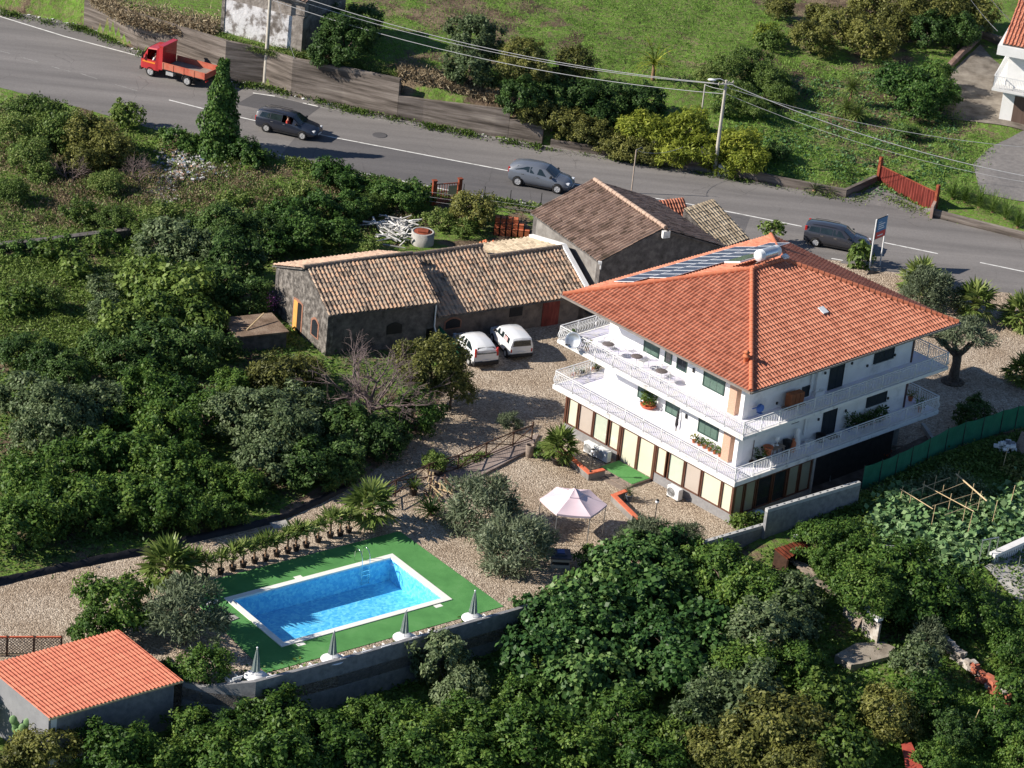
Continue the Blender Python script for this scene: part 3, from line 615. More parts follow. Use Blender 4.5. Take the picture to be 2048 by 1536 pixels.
s = MB(); s.lathe([(.15,0),(.15,.42),(.21,.44),(.21,.52),(.13,.54),(.13,.68),(.19,.70),(.05,.80)], (-7.05,-5.35,EZ+.45), 12); s.build('vent_pipe', M['terra'], roof)
# skylight on the right-hand slope
f = .46; y = -HA*(1-f); z = EZ+RI*f+.09; nrm = Vector((0,-RI,HA)).normalized()
s = MB(); Mx = Matrix((Vector((1,0,0)), Vector((0,HA,RI)).normalized(), nrm)).transposed(); s.box((-.05+.6,y,z),(.42,.5,.09),0,0,Mx); s.build('skylight', M['metalwhite'], roof)
# ---- walls
WU0, WU1, WV0, WV1 = -5.6, 6.9, -5.68, 6.2
Z1, Z2 = 2.65, 5.52
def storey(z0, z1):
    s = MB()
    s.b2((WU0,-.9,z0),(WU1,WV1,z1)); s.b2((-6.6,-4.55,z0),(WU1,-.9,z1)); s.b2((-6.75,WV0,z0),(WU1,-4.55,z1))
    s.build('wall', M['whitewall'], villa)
    s = MB(); s.b2((-7.14,-5.12,z0),(-6.62,-4.57,z1)); s.build('brick_pillar', M['brick'], villa)
    s = MB(); s.b2((-7.14,WV0-.03,z0),(-6.72,WV0+.24,z1)); s.build('pillar', M['white'], villa)
    s = MB(); s.b2((6.88,WV0-.04,z0),(7.02,WV0+.16,z1)); s.build('drainpipe', mat('brown_drainpipe', [(.055,.03,.035),(.08,.045,.05)], 3, .5), villa)
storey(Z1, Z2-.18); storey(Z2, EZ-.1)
# thin lit jamb of the sunlit facade is a brighter plaster
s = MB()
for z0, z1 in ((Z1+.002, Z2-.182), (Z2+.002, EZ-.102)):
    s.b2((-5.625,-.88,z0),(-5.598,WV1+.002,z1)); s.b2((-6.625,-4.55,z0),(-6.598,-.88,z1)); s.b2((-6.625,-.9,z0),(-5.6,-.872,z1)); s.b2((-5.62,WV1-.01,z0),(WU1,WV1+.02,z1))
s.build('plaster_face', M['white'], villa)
# ---- slabs
UB = (-8.68, 8.44, -7.26, 7.28); LB = (-8.57, 8.53, -7.04, 7.36)
for (u0,u1,v0,v1), zt, th in ((UB, Z2, .20), (LB, Z1, .27)):
    s = MB(); s.b2((u0,v0,zt-th),(u1,v1,zt-.012)); s.build('balcony_slab', M['edge'], villa)
    s = MB(); s.b2((u0+.14,v0+.14,zt-.013),(u1-.14,v1-.14,zt)); s.build('balcony_floor', M['floor'], villa)
# ---- railings with belly-shaped balusters
def railing(p, q, out, z, h=.85):
    p, q, out = Vector((*p, z)), Vector((*q, z)), Vector((*out, 0)); d = q-p; L = d.length; d.normalize(); s = MB()
    up = Vector((0, 0, 1)); s.bar(p+up*h, q+up*h, .055, .045); s.bar(p+up*.09, q+up*.09, .025, .025); s.bar(p+up*(h-.13), q+up*(h-.13), .025, .025)
    k = int(L/.125)
    for i in range(k+1):
        a = p+d*(L*i/k)
        prof = [(0,.09),(.05,.14),(.105,.25),(.085,.38),(.03,.5),(.0,.6),(.0,h-.13)]
        pts = [a+out*o_+up*z_ for o_, z_ in prof]
        for u_, w_ in zip(pts[:-1], pts[1:]): s.bar(u_, w_, .024)
    k = max(2, round(L/1.42))
    for i in range(k+1):
        a = p+d*(L*i/k); s.bar(a-up*.05-out*.02, a+up*h-out*.02, .045)
    return s.build('railing', M['rail'], villa)
for (u0,u1,v0,v1), zt in ((UB, Z2), (LB, Z1)):
    i = .07
    railing((u0+i,v1-i),(u0+i,v0+i),(-1,0),zt); railing((u0+i,v0+i),(u1-i,v0+i),(0,-1),zt)
    railing((u1-i,v0+i),(u1-i,v1-i),(1,0),zt); railing((u0+i,v1-i),(u1-i,v1-i),(0,1),zt)
# ---- windows with shutters, doors
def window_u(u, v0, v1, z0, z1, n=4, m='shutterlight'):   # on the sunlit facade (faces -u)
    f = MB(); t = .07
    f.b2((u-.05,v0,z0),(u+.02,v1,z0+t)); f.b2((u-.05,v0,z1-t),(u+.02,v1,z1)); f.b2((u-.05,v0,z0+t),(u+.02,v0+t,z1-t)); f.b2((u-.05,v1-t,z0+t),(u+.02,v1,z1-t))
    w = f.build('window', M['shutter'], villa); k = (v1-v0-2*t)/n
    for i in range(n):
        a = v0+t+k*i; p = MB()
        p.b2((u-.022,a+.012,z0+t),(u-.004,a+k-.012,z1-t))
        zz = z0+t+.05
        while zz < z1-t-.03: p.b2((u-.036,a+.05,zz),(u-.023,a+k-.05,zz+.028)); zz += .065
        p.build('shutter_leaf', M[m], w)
def window_v(v, u0, u1, z0, z1, n=2, nm='window'):
    f = MB(); t = .06
    f.b2((u0,v-.05,z0),(u1,v+.02,z0+t)); f.b2((u0,v-.05,z1-t),(u1,v+.02,z1)); f.b2((u0,v-.05,z0+t),(u0+t,v+.02,z1-t)); f.b2((u1-t,v-.05,z0+t),(u1,v+.02,z1-t))
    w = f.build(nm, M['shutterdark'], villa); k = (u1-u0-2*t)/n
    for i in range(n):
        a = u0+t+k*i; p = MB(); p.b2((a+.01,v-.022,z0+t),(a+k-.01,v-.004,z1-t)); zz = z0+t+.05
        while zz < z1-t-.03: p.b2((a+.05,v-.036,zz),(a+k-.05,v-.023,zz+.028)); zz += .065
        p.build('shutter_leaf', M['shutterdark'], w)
    if nm == 'window': q = MB(); q.b2((u0-.06,v-.12,z0-.06),(u1+.06,v+.01,z0-.002)); q.build('sill', M['edge'], w)
u1_, u2_ = WU0-.03, -6.63
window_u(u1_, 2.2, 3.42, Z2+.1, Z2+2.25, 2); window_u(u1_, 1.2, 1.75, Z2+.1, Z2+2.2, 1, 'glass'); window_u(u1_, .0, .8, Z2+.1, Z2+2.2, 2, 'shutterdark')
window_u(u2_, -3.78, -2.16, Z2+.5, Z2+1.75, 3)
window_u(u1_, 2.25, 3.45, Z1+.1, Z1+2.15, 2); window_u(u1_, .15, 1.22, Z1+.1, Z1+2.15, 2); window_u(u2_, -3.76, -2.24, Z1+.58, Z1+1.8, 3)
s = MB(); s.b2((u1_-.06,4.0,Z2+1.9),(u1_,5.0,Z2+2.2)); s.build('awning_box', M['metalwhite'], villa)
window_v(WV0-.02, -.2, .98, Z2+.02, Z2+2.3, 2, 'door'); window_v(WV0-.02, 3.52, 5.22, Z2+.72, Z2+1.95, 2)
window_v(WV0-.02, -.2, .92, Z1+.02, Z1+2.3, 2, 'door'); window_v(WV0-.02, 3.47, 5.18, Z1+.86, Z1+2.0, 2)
window_v(WV0-.02, -2.4, -1.8, Z2+.1, Z2+.75, 1, 'hatch'); window_v(WV0-.02, -2.9, -2.3, Z1+1.5, Z1+2.0, 1, 'hatch')
s = MB()
for z in (Z1, Z2): s.tube([(-1.75,WV0-.09,z+.55),(-1.75,WV0-.09,z+2.1)], .06, 8); s.b2((-1.95,WV0-.16,z+1.75),(-1.35,WV0-.0,z+2.25))
s.build('boiler_flue', M['metalwhite'], villa)
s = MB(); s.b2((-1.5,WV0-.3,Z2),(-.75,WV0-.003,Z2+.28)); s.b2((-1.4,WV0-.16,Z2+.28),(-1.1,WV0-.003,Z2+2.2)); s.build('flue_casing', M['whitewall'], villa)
s = MB()
for u, z in ((-.62,Z2+1.2),(1.6,Z2+1.25),(3.0,Z2+.75),(5.35,Z2+.85),(-.6,Z1+1.2),(1.7,Z1+1.15),(5.35,Z1+1.0),(-4.4,Z2+.3)): s.b2((u-.05,WV0-.08,z-.07),(u+.05,WV0-.003,z+.07))
for v, z in ((-1.4,Z2+1.1),(-1.3,Z1+1.1)): s.b2((-6.72,v-.05,z-.12),(-6.63,v+.05,z+.12))
s.build('wall_lamp', M['dark'], villa)
M['dim'] = mat('cream_blind_painted_dim', [(.26,.27,.21),(.32,.33,.26)], .8, .15, spec=.6, coat=.8)  # cream blind with the dark look of reflective glass put into its colour
# ---- ground floor: plinth, brown frames, blinds behind glass
GU, GV = -8.33, -6.85
s = MB(); s.b2((GU,1.86,-.3),(GU+.25,6.35,.58)); s.build('plinth', M['plinth'], villa); s = MB(); s.b2((GU,-6.88,-.3),(GU+.25,-.86,.58)); s.b2((GU+.25,GV-.03,-1.6),(-1.9,GV+.2,.36)); s.build('plinth', M['plinth'], villa)
s = MB(); s.b2((GU+.3,-.86,-.3),(-7.7,1.86,.04)); s.b2((GU+.45,-6.4,-.2),(5.5,6.3,Z1-.37)); s.build('inner_wall', M['dark'], villa)
FT = Z1-.40
def bay(a, b, m, z0, fr=.07, name='shop_window'):         # one framed bay of the sunlit front, v from a (left) to b
    f = MB(); u = GU
    f.b2((u-.02,a,z0),(u+.12,a-fr,FT)); f.b2((u-.02,b+fr,z0),(u+.12,b,FT)); f.b2((u-.02,a-fr,z0),(u+.12,b+fr,z0+fr)); f.b2((u-.02,a-fr,FT-fr),(u+.12,b+fr,FT))
    w = f.build(name, M['brown'], villa); p = MB(); p.b2((u+.05,a-fr,z0+fr),(u+.07,b+fr,FT-fr)); p.build('pane', M[m], w); return w
for a, b, m in ((6.2,5.36,'cream'),(5.3,4.12,'taupe'),(4.08,2.92,'pale'),(2.78,1.98,'cream'),(-.94,-1.74,'cream'),(-1.9,-3.1,'pale'),(-3.14,-4.4,'taupe'),(-4.46,-5.94,'cream'),(-5.98,-6.8,'cream')):
    bay(a, b, m, .585)
bay(1.8, .5, 'cream', .05, .08, 'glass_door'); bay(.48, -.8, 'cream', .05, .08, 'glass_door')
s = MB()
for v in (6.32, 1.9, -.86, -6.83): s.b2((GU-.05,v-.07,-.05 if abs(v) < 2 else .585),(GU+.16,v+.07,FT))
s.b2((GU-.03,-6.85,FT),(GU+.14,6.35,FT+.09)); s.build('frame_post', M['brown'], villa)
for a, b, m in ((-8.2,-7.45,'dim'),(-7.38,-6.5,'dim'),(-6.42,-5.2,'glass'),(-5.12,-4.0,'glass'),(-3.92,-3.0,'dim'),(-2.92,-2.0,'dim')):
    f = MB(); z0, fr = .37, .07
    f.b2((a,GV-.02,z0),(a+fr,GV+.12,FT)); f.b2((b-fr,GV-.02,z0),(b,GV+.12,FT)); f.b2((a+fr,GV-.02,z0),(b-fr,GV+.12,z0+fr)); f.b2((a+fr,GV-.02,FT-fr),(b-fr,GV+.12,FT))
    w = f.build('shop_window', M['brown'], villa); p = MB(); p.b2((a+fr,GV+.05,z0+fr),(b-fr,GV+.07,FT-fr)); p.build('pane', M[m], w)
s = MB(); s.b2((-1.9,-5.7,-1.6),(6.9,-5.45,Z1-.37)); s.b2((6.65,-5.45,-.4),(6.9,6.2,Z1-.37)); s.b2((-1.9,GV,-1.6),(-1.7,-5.7,Z1-.37)); s.b2((-7.9,6.1,-.3),(6.65,6.35,Z1-.37)); s.build('basement_wall', M['concrete'], villa)
# ---- entrance platform with steps, low planter walls
s = MB(); s.b2((GU-1.55,-.85,-.1),(GU-.02,1.75,.16)); s.b2((GU-1.95,-.85,-.1),(GU-1.555,1.75,.10)); s.b2((GU-2.35,-.85,-.1),(GU-1.955,1.75,.045))
o = s.build('entrance_steps', M['wood'], None); o.location = HW(GU-1.19,.45,-.1); o.rotation_euler = (0,0,VR); tag(o, 'worn grey wooden steps in front of the glass double door', 'steps')
s = MB(); s.b2((GU-1.5,-.8,.165),(GU-.1,1.7,.185)); o = s.build('turf_mat', M['carpet']); o.location = HW(GU-.8,.45,.165); o.rotation_euler = (0,0,VR); tag(o, 'green turf doormat on the platform by the glass double door', 'mat')
def lwall(pts, lab):
    t = thing('planter_wall', lab, 'wall', P(*pts[1], 0))
    s = MB(); c = MB(); b0 = P(*pts[1], .42); o = Vector((t.location.x, t.location.y, 0))
    q = [P(x, y, .42) for x, y in pts]
    for i in range(len(q)-1):
        a, b = q[i], q[i+1]; d = (b-a).normalized(); e = .13 if i == 0 else -.13
        a2 = Vector((a.x-o.x, a.y-o.y, 0)); b2 = Vector((b.x-o.x, b.y-o.y, 0)); 
        if i == 0: b2 = b2+d*.13
        else: a2 = a2+d*.135
        s.bar(a2+Vector((0,0,.17)), b2+Vector((0,0,.17)), .22, .46); c.bar(a2+Vector((0,0,.43)), b2+Vector((0,0,.43)), .27, .06)
    s.build('wall', M['greyrender'], t); c.build('coping', M['redtop'], t)
lwall([(1122,898),(1178.5,946),(1208,939)], 'low grey wall with red-orange coping left of the entrance steps')
lwall([(1282,1044),(1228,991),(1254,981)], 'low grey wall with red-orange coping right of the entrance steps')
# ================================================================== things on the roof
slope_n = Vector((0, RI, HA)).normalized()      # the far-left slope (faces +v)
def on_slope(u, f, up): return Vector((u, HA*(1-f), EZ+RI*f)) + slope_n*up
Mt = Matrix((Vector((-1,0,0)), Vector((0,-HA,RI)).normalized(), slope_n)).transposed()
M['pv'] = mat('solar_cells', [(.035,.045,.095),(.055,.065,.125)], 6, .35, spec=.5)
w, h = .98, 1.62; s = MB(); s.b2((-w/2,-h/2,-.02),(w/2,-h/2+.03,.012)); s.b2((-w/2,h/2-.03,-.02),(w/2,h/2,.012)); s.b2((-w/2,-h/2+.03,-.02),(-w/2+.03,h/2-.03,.012)); s.b2((w/2-.03,-h/2+.03,-.02),(w/2,h/2-.03,.012)); s.b2((-w/2+.03,-h/2+.03,-.015),(w/2-.03,h/2-.03,-.008))
pframe = s.mesh('solar_panel', mat('pale_panel_frame', [(.70,.72,.75),(.76,.77,.79)], 3, .4)); s = MB()
for a in range(4):
    for b in range(6): x0 = -w/2+.035+a*.228; y0 = -h/2+.037+b*.258; s.b2((x0,y0,-.007),(x0+.222,y0+.252,.006))
pcell = s.mesh('cells', M['pv'])
for row in range(2):
    for i in range(10):
        o = meshobj('solar_panel', pframe, villa); o.location = on_slope((-5.15 if row == 0 else -4.0)+i*1.0, .255 if row == 0 else .47, .16); o.rotation_euler = Mt.to_euler(); meshobj('cells', pcell, o)
t = thing('solar_water_heater', 'silver horizontal tank with solar collector near the roof ridge', 'water heater', villa.matrix_basis @ Vector((.1, .75, EZ+RI-.15)), VR)
s = MB(); Mh = Matrix.Rotation(R(90), 3, 'Y'); s.lathe([(.05,-.86),(.30,-.84),(.33,-.78),(.33,.78),(.30,.84),(.05,.86)], (.25,-.35,.62), 20, 0, True, Mh); s.build('tank', M['metalwhite'], t)
s = MB(); s.lathe([(.336,-.5),(.336,.5)], (.25,-.35,.62), 20, 0, True, Mh); s.build('tank_jacket', mat('silver_tank_jacket', [(.55,.58,.62),(.62,.65,.68)], 1, .3, metal=.6), t)
s = MB(); Mc = Matrix.Rotation(R(-20.4), 3, 'X'); s.box((-.4,.75,.02),(2.0,1.25,.09),0,0,Mc); s.build('collector_frame', M['metalwhite'], t)
s = MB(); s.box((-.4,.765,.075),(1.88,1.13,.02),0,0,Mc); s.build('collector_glass', mat('collector_glass', [(.05,.08,.075),(.08,.12,.11)], 1, .12, spec=.6), t)
s = MB()
for x in (-.3,.8): s.bar((x,-.35,.3),(x,-.55,-.35),.05); s.bar((x,-.35,.3),(x,.1,-.1),.05); s.bar((x,.1,-.1),(x,-.55,-.35),.05)
s.build('stand', M['steel'], t)
s = MB(); s.b2((-.2,-.16,0),(.2,.16,.12)); s.b2((-.13,-.1,.12),(.13,.1,.2)); o = s.build('ridge_vent', M['metalwhite']); o.location = villa.matrix_basis @ Vector((RH+.1,0,EZ+RI+.12)); o.rotation_euler = (0,0,VR); tag(o, 'small white metal vent cap at the far end of the roof ridge', 'vent')
# ================================================================== old stone cottage
def V2(p, z): return (p[0], p[1], z)
cot = thing('stone_cottage', 'long low dark stone cottage with old mixed-colour clay tile roofs', 'cottage', (0,0,0))
eA, eAr = Vector((-11.06,.98)), Vector((-4.97,4.40)); apA, rA = Vector((-12.93,3.86)), Vector((-6.96,7.6)); bA = Vector((-15.0,7.05)); bAr = bA+(rA-apA)
eB, eBr = Vector((-4.85,4.42)), Vector((4.1,10.1)); rB, rBr = Vector((-7.05,8.05)), Vector((-2.97,11.2)); rC, rCr = Vector((-2.5,9.95)), Vector((2.16,13.15))
def gable(s, e, a, b, ze, za, zb, d, zbot=-.3, mi=0):      # gable wall of thickness |d|, d pointing inwards
    o = [(e.x,e.y,zbot),(b.x,b.y,zbot),(b.x,b.y,zb),(a.x,a.y,za),(e.x,e.y,ze)]; i = [(x+d.x,y+d.y,z) for x, y, z in o]
    s.add(o+i, [(0,1,2,3,4),(9,8,7,6,5),(0,5,6,1),(1,6,7,2),(2,7,8,3),(3,8,9,4),(4,9,5,0)], mi)
def wallseg(s, a, b, z0, z1, t, mi=0):
    d = (b-a).normalized(); n_ = Vector((-d.y, d.x))*t
    s.hexa([V2(a,z0),V2(b,z0),V2(b+n_,z0),V2(a+n_,z0)], [V2(a,z1),V2(b,z1),V2(b+n_,z1),V2(a+n_,z1)], mi)
dA = (eAr-eA).normalized()
s = MB(); ga = .18; nA = Vector((-dA.y, dA.x))
a0 = eA+nA*.22; gable(s, a0, apA, bA-nA*.2, 2.78, 4.33, 2.98, dA*.4); s.build('gable_wall', M['lava'], cot)
s = MB(); gable(s, eAr+nA*.22-dA*.42, rA-dA*.42, bAr-nA*.2-dA*.42, 2.78, 4.33, 2.98, dA*.4, 1.0); s.build('gable_wall', M['lavadark'], cot)
s = MB(); wallseg(s, a0+dA*.41, eAr+nA*.22-dA*.43, -.3, 2.72, .4); wallseg(s, bAr-nA*.6, bA-nA*.6, -.3, 2.9, -.35); s.build('front_wall', M['lavadark'], cot)
dB = (eBr-eB).normalized(); nB = Vector((-dB.y, dB.x))
M['oldbrown'] = mat('brown_old_render', [(.085,.066,.055),(.15,.12,.10),(.21,.165,.135)], 1.8, .95, .6, 9)
s = MB(); wallseg(s, eB+nB*.25, eBr+nB*.25, -.3, 1.92, .4); gable(s, eBr+nB*.25-dB*.4, rCr-dB*.4, rCr+nB*3-dB*.4, 1.9, 3.5, 2.5, dB*.38); s.build('front_wall', M['oldbrown'], cot)
def slope(name, e0, e1, r0, r1, ze, zr, m, seed, cp=.27, rp=.36, over=.18, amp=.055, tmaxf=None, parent=cot, jit=.012, lift=.035, base=True):
    d = (e1-e0); L = d.length; d.normalize(); w_ = r0-e0; pr = w_-d*w_.dot(d); D = pr.length; tv = Vector((pr.x, pr.y, zr-ze)); TL = tv.length; sv = Vector((d.x, d.y, 0))
    o = Vector((e0.x, e0.y, ze)) - tv.normalized()*over
    tm = tmaxf or (lambda s_: TL+over); rf = None
    if base:
        b = MB(); n_ = sv.cross(tv).normalized()*(-.06); a = Vector((e0.x, e0.y, ze)); tt = tv.normalized()
        ks = 12; vs = []
        for i in range(ks+1):
            q = o+sv*(L*i/ks)+n_; vs += [q, q+tt*(tm(L*i/ks)-.02), q-Vector((0,0,.08)), q+tt*(tm(L*i/ks)-.02)-Vector((0,0,.08))]
        F = []
        for i in range(ks): F += [(4*i,4*i+4,4*i+5,4*i+1),(4*i+2,4*i+3,4*i+7,4*i+6),(4*i,4*i+2,4*i+6,4*i+4),(4*i+1,4*i+5,4*i+7,4*i+3)]
        F += [(0,1,3,2),(4*ks,4*ks+2,4*ks+3,4*ks+1)]
        b.add(vs, F); rf = b.build('roof', M['lavadark'], parent)
    return tiles(name, m, rf or parent, o, sv, tv, L, tm, cp, rp, amp, lift, 6, None, jit, .0, seed, .55)
M['pinktile'] = tilemat('pinkish_tan_tile', [(.28,.20,.15),(.44,.30,.22),(.54,.37,.27)], .9)
slope('roof_slope', eA-dA*.12, eAr+dA*.1, apA-dA*.12, rA+dA*.1, 2.9, 4.42, M['oldtile'], 11)
slope('roof_slope', bAr+dA*.1, bA-dA*.12, rA+dA*.1, apA-dA*.12, 3.02, 4.42, M['pinktile'], 12)
# B and C share one slope; C stops lower at its own ridge
Lb = (eBr-eB).length; TLB = math.hypot((rB-eB-dB*(rB-eB).dot(dB)).length, 2.1); sC = (rBr-eB).dot(dB)
fullD = (rB-eB-dB*(rB-eB).dot(dB)).length; cD = (rC-eB-dB*(rC-eB).dot(dB)).length
slope('roof_slope', eB, eBr, rB, rB+(eBr-eB), 2.0, 4.1, M['oldtile'], 13, tmaxf=lambda s_: (TLB if s_ < sC else TLB*.80)+.18)
bb = eB+nB*fullD; q0, q1 = bb, bb+dB*sC
slope('roof_slope', q1+nB*3.2, q0+nB*3.2, q1, q0, 2.5, 4.1, M['pinktile'], 14)
b8 = eB+nB*fullD*.8; q0, q1 = b8+dB*(sC+.05), b8+dB*Lb
slope('roof_slope', q1+nB*3.9, q0+nB*3.9, q1, q0, 2.7, 3.68, M['tantile'], 15)
M['oldridge'] = mat('old_grey_ridge_tile', [(.16,.125,.10),(.27,.21,.165)], 4, .95)
for a_, b_, z_ in ((apA-dA*.12, rA+dA*.1, 4.46), (bb, bb+dB*sC, 4.14), (q0, q1, 3.72)): s = MB(); ridge(s, (*a_,z_), (*b_,z_), .12, .4); s.build('ridge_cap', M['oldridge'], cot)
s = MB(); e1 = eBr+dB*.05; r1 = b8+dB*(Lb+.05); s.bar((*(e1-nB*.1),2.05),(*r1,3.78),.30,.16); s.bar((*r1,3.78),(*(r1+nB*3.9),2.85),.30,.16); s.build('verge_coping', M['white'], cot)
# openings
def on_wall(a, d, n_, s0, z, out=.03): return Vector((a.x+d.x*s0-n_.x*out, a.y+d.y*s0-n_.y*out, z))
gd = (bA-a0).normalized(); gn = Vector((gd.y, -gd.x))                                # gable runs along nA, outward is -dA
def arch(s, s0, s1, z0, z1, rise, a, d, n_, t, out):
    k = 6; pts = [(s0,z0),(s1,z0)]+[(s1+(s0-s1)*i/k, z1+rise*math.sin(math.pi*i/k)) for i in range(k+1)]
    f = [on_wall(a,d,n_,x,z,out) for x, z in pts]; b = [on_wall(a,d,n_,x,z,out-t) for x, z in pts]; m_ = len(pts)
    s.add(f+b, [tuple(range(m_)), tuple(range(m_, 2*m_))[::-1]]+[(i, i+m_, (i+1) % m_+m_, (i+1) % m_) for i in range(m_)])
M['brickold'] = mat('old_red_brick', [(.22,.10,.065),(.36,.19,.13)], 9, .95, .3)
f = MB(); arch(f, .98, 1.98, .62, 1.62, .26, a0, gd, gn, .06, .03); w = f.build('window', M['brickold'], cot); f = MB(); arch(f, 1.12, 1.84, .70, 1.55, .2, a0, gd, gn, .05, .05); f.build('pane', M['glass'], w)
f = MB(); arch(f, 3.1, 4.35, -.1, 2.0, .1, a0, gd, gn, .06, .03); w = f.build('door', M['brickold'], cot); f = MB(); arch(f, 3.72, 4.22, -.1, 1.9, .05, a0, gd, gn, .05, .06); f.build('door_leaf', M['orangewood'], w); f = MB(); arch(f, 3.24, 3.7, -.1, 1.9, .05, a0, gd, gn, .05, .045); f.build('opening', M['black'], w)
fa = eB+nB*.25
for s0, s1 in ((.75, 1.75),):
    f = MB(); arch(f, s0-.1, s1+.1, .78, 1.3, .24, fa, dB, nB, .06, .03); w = f.build('window', M['brickold'], cot); f = MB(); arch(f, s0, s1, .84, 1.26, .2, fa, dB, nB, .05, .05); f.build('pane', M['black'], w)
f = MB(); arch(f, 5.2, 6.1, 1.0, 1.6, .05, fa, dB, nB, .05, .04); f.build('window', M['black'], cot)
f = MB(); arch(f, 7.55, 8.75, -.1, 1.75, .02, fa, dB, nB, .05, .04); f.build('door', M['redgate'], cot)
f = MB(); arch(f, 3.9, 4.9, .95, 1.5, .2, a0, dA, nA, .05, .04); f.build('window', M['black'], cot)
f = MB(); f.tube([(*(eAr+nA*.05),2.75),(*(eAr+nA*.05),1.2),(*(eAr-nA*.15+dA*.05),.9)], .05, 8); f.build('drainpipe', M['rail'], cot)
# ================================================================== tall barn
barn = thing('barn', 'tall dark rendered barn with weathered brown tile gable roof by the road', 'barn', (0,0,0))
E1, E2 = Vector((4.66,10.75)), Vector((12.15,15.15)); gd_ = (E2-E1).normalized(); bd = Vector((-.545,.838)); bd.normalize(); BL = 8.05; apx = (E1+E2)/2
E3, E4 = E2+bd*BL, E1+bd*BL; ZE, ZA = 4.0, 5.65
s = MB(); o = [(*E1,-.3),(*E2,-.3),(*E2,ZE-.1),(*apx,ZA-.12),(*E1,ZE-.1)]; i_ = [(x+bd.x*.4,y+bd.y*.4,z) for x,y,z in o]
s.add(o+i_, [(0,1,2,3,4),(9,8,7,6,5),(0,5,6,1),(1,6,7,2),(2,7,8,3),(3,8,9,4),(4,9,5,0)])
o = [(*E4,-.3),(*E3,-.3),(*E3,ZE-.1),(*(apx+bd*BL),ZA-.12),(*E4,ZE-.1)]; i_ = [(x-bd.x*.4,y-bd.y*.4,z) for x,y,z in o]
s.add(i_+o, [(0,1,2,3,4),(9,8,7,6,5),(0,5,6,1),(1,6,7,2),(2,7,8,3),(3,8,9,4),(4,9,5,0)]); s.build('gable_wall', M['lavadark'], barn)
s = MB(); wallseg(s, E4-bd*.41, E1+bd*.41, -.3, ZE-.12, .4); wallseg(s, E2+bd*.41, E3-bd*.41, -.3, ZE-.12, .4); s.build('side_wall', M['greyrender'], barn)
o1, o2 = bd*.12, bd*(BL+.12)
slope('roof_slope', E4+bd*.12, E1-bd*.12, apx+bd*(BL+.12), apx-bd*.12, ZE, ZA, M['barntile'], 21, cp=.27, rp=.42, over=.22, parent=barn, jit=.014, amp=.095, lift=.02)
slope('roof_slope', E2-bd*.12, E3+bd*.12, apx-bd*.12, apx+bd*(BL+.12), ZE, ZA, M['barntile'], 22, cp=.27, rp=.42, over=.22, parent=barn, jit=.014, amp=.095, lift=.02)
s = MB(); ridge(s, (*(apx-bd*.12),ZA+.05), (*(apx+bd*(BL+.12)),ZA+.05), .14, .42); s.build('ridge_cap', mat('tan_mortared_ridge', [(.32,.22,.17),(.46,.34,.26)], 4, .95), barn)
s = MB(); s.box((*(apx-bd*.22),ZA-.35),(.5,.22,.45),math.atan2(gd_.y,gd_.x)); s.build('mortar_patch', M['edge'], barn)
s = MB(); s.tube([(*(E1-bd*.2-gd_*.1),ZE-.1),(*(E1-bd*.2-gd_*.1),ZE-.55)], .05, 8); s.b2((E1.x-.16,E1.y-.3,ZE-.2),(E1.x+.06,E1.y-.1,ZE-.05)); s.build('gutter_spout', M['rail'], barn)
# annex
an = thing('annex', 'small lean-to with sunlit pale tan tiles behind the barn', 'outbuilding', (0,0,0))
h0, h1, l0, l1 = P(1361.7,419,4.1), P(1438.6,412.5,4.1), P(1440,496,2.5), P(1498.4,475.5,2.5)
slope('roof_slope', l0.xy, l1.xy, h0.xy, h1.xy, 2.5, 4.1, M['tantile'], 31, cp=.27, rp=.38, over=.05, parent=an)
d_ = (l1.xy-l0.xy).normalized(); n_ = Vector((-d_.y, d_.x)); D_n = (h0.xy-l0.xy).dot(n_)
L_ = (l1.xy-l0.xy).length; s = MB(); s.prism([tuple(l0.xy+n_*.15),tuple(l1.xy+n_*.15),tuple(l1.xy+n_*D_n),tuple(l0.xy+n_*D_n)], -.2, [2.4,2.4,3.95,3.95]); s.build('wall', M['lavadark'], an)
t = thing('annex', 'low shed with a strip of red tiles between barn and road', 'outbuilding', (0,0,0))
h0, h1, l0, l1 = P(1306,402,3.9), P(1352,404,3.9), P(1330,438,3.0), P(1380,432,3.0)
slope('roof_slope', l0.xy, l1.xy, h0.xy, h1.xy, 3.0, 3.9, M['tile'], 32, cp=.22, rp=.36, over=.05, parent=t)
d_ = (l1.xy-l0.xy).normalized(); n_ = Vector((-d_.y, d_.x)); D_n = (h0.xy-l0.xy).dot(n_)
s = MB(); s.prism([tuple(l0.xy+n_*.1),tuple(l1.xy+n_*.1),tuple(l1.xy+n_*D_n),tuple(l0.xy+n_*D_n)], -.2, [2.9,2.9,3.75,3.75]); s.build('wall', M['lavadark'], t)
# ================================================================== tiled shed at the lower left
shed = thing('shed', 'block shed with bright red-orange corrugated tile sheet roof', 'shed', (0,0,0))
r0, r1, r2, r3 = P(237,1259,1.55), P(366,1361,.75), P(98,1437,.75), P(-31,1335,1.55)
sv = (r1-r2).xy; e0, e1 = r2.xy, r1.xy
tv3 = None
k_ = (r0.xy-r1.xy); slope_d = (e1-e0).normalized(); slope_n2 = Vector((-slope_d.y, slope_d.x)); D2 = k_.dot(slope_n2)
ext = slope_d*0
def corr_roof(e0, e1, D, n_, z0, z1, m, parent, pitch=.205, amp=.05):
    d = (e1-e0); L = d.length; d.normalize(); tv = Vector((k_.x, k_.y, z1-z0))
    return tiles('roof', m, parent, (*e0, z0), (*d, 0), tv, L, lambda s_: tv.length, pitch, .42, amp, .012, 8, None, 0, 0, 5, .55)
sk = k_.dot(slope_d)
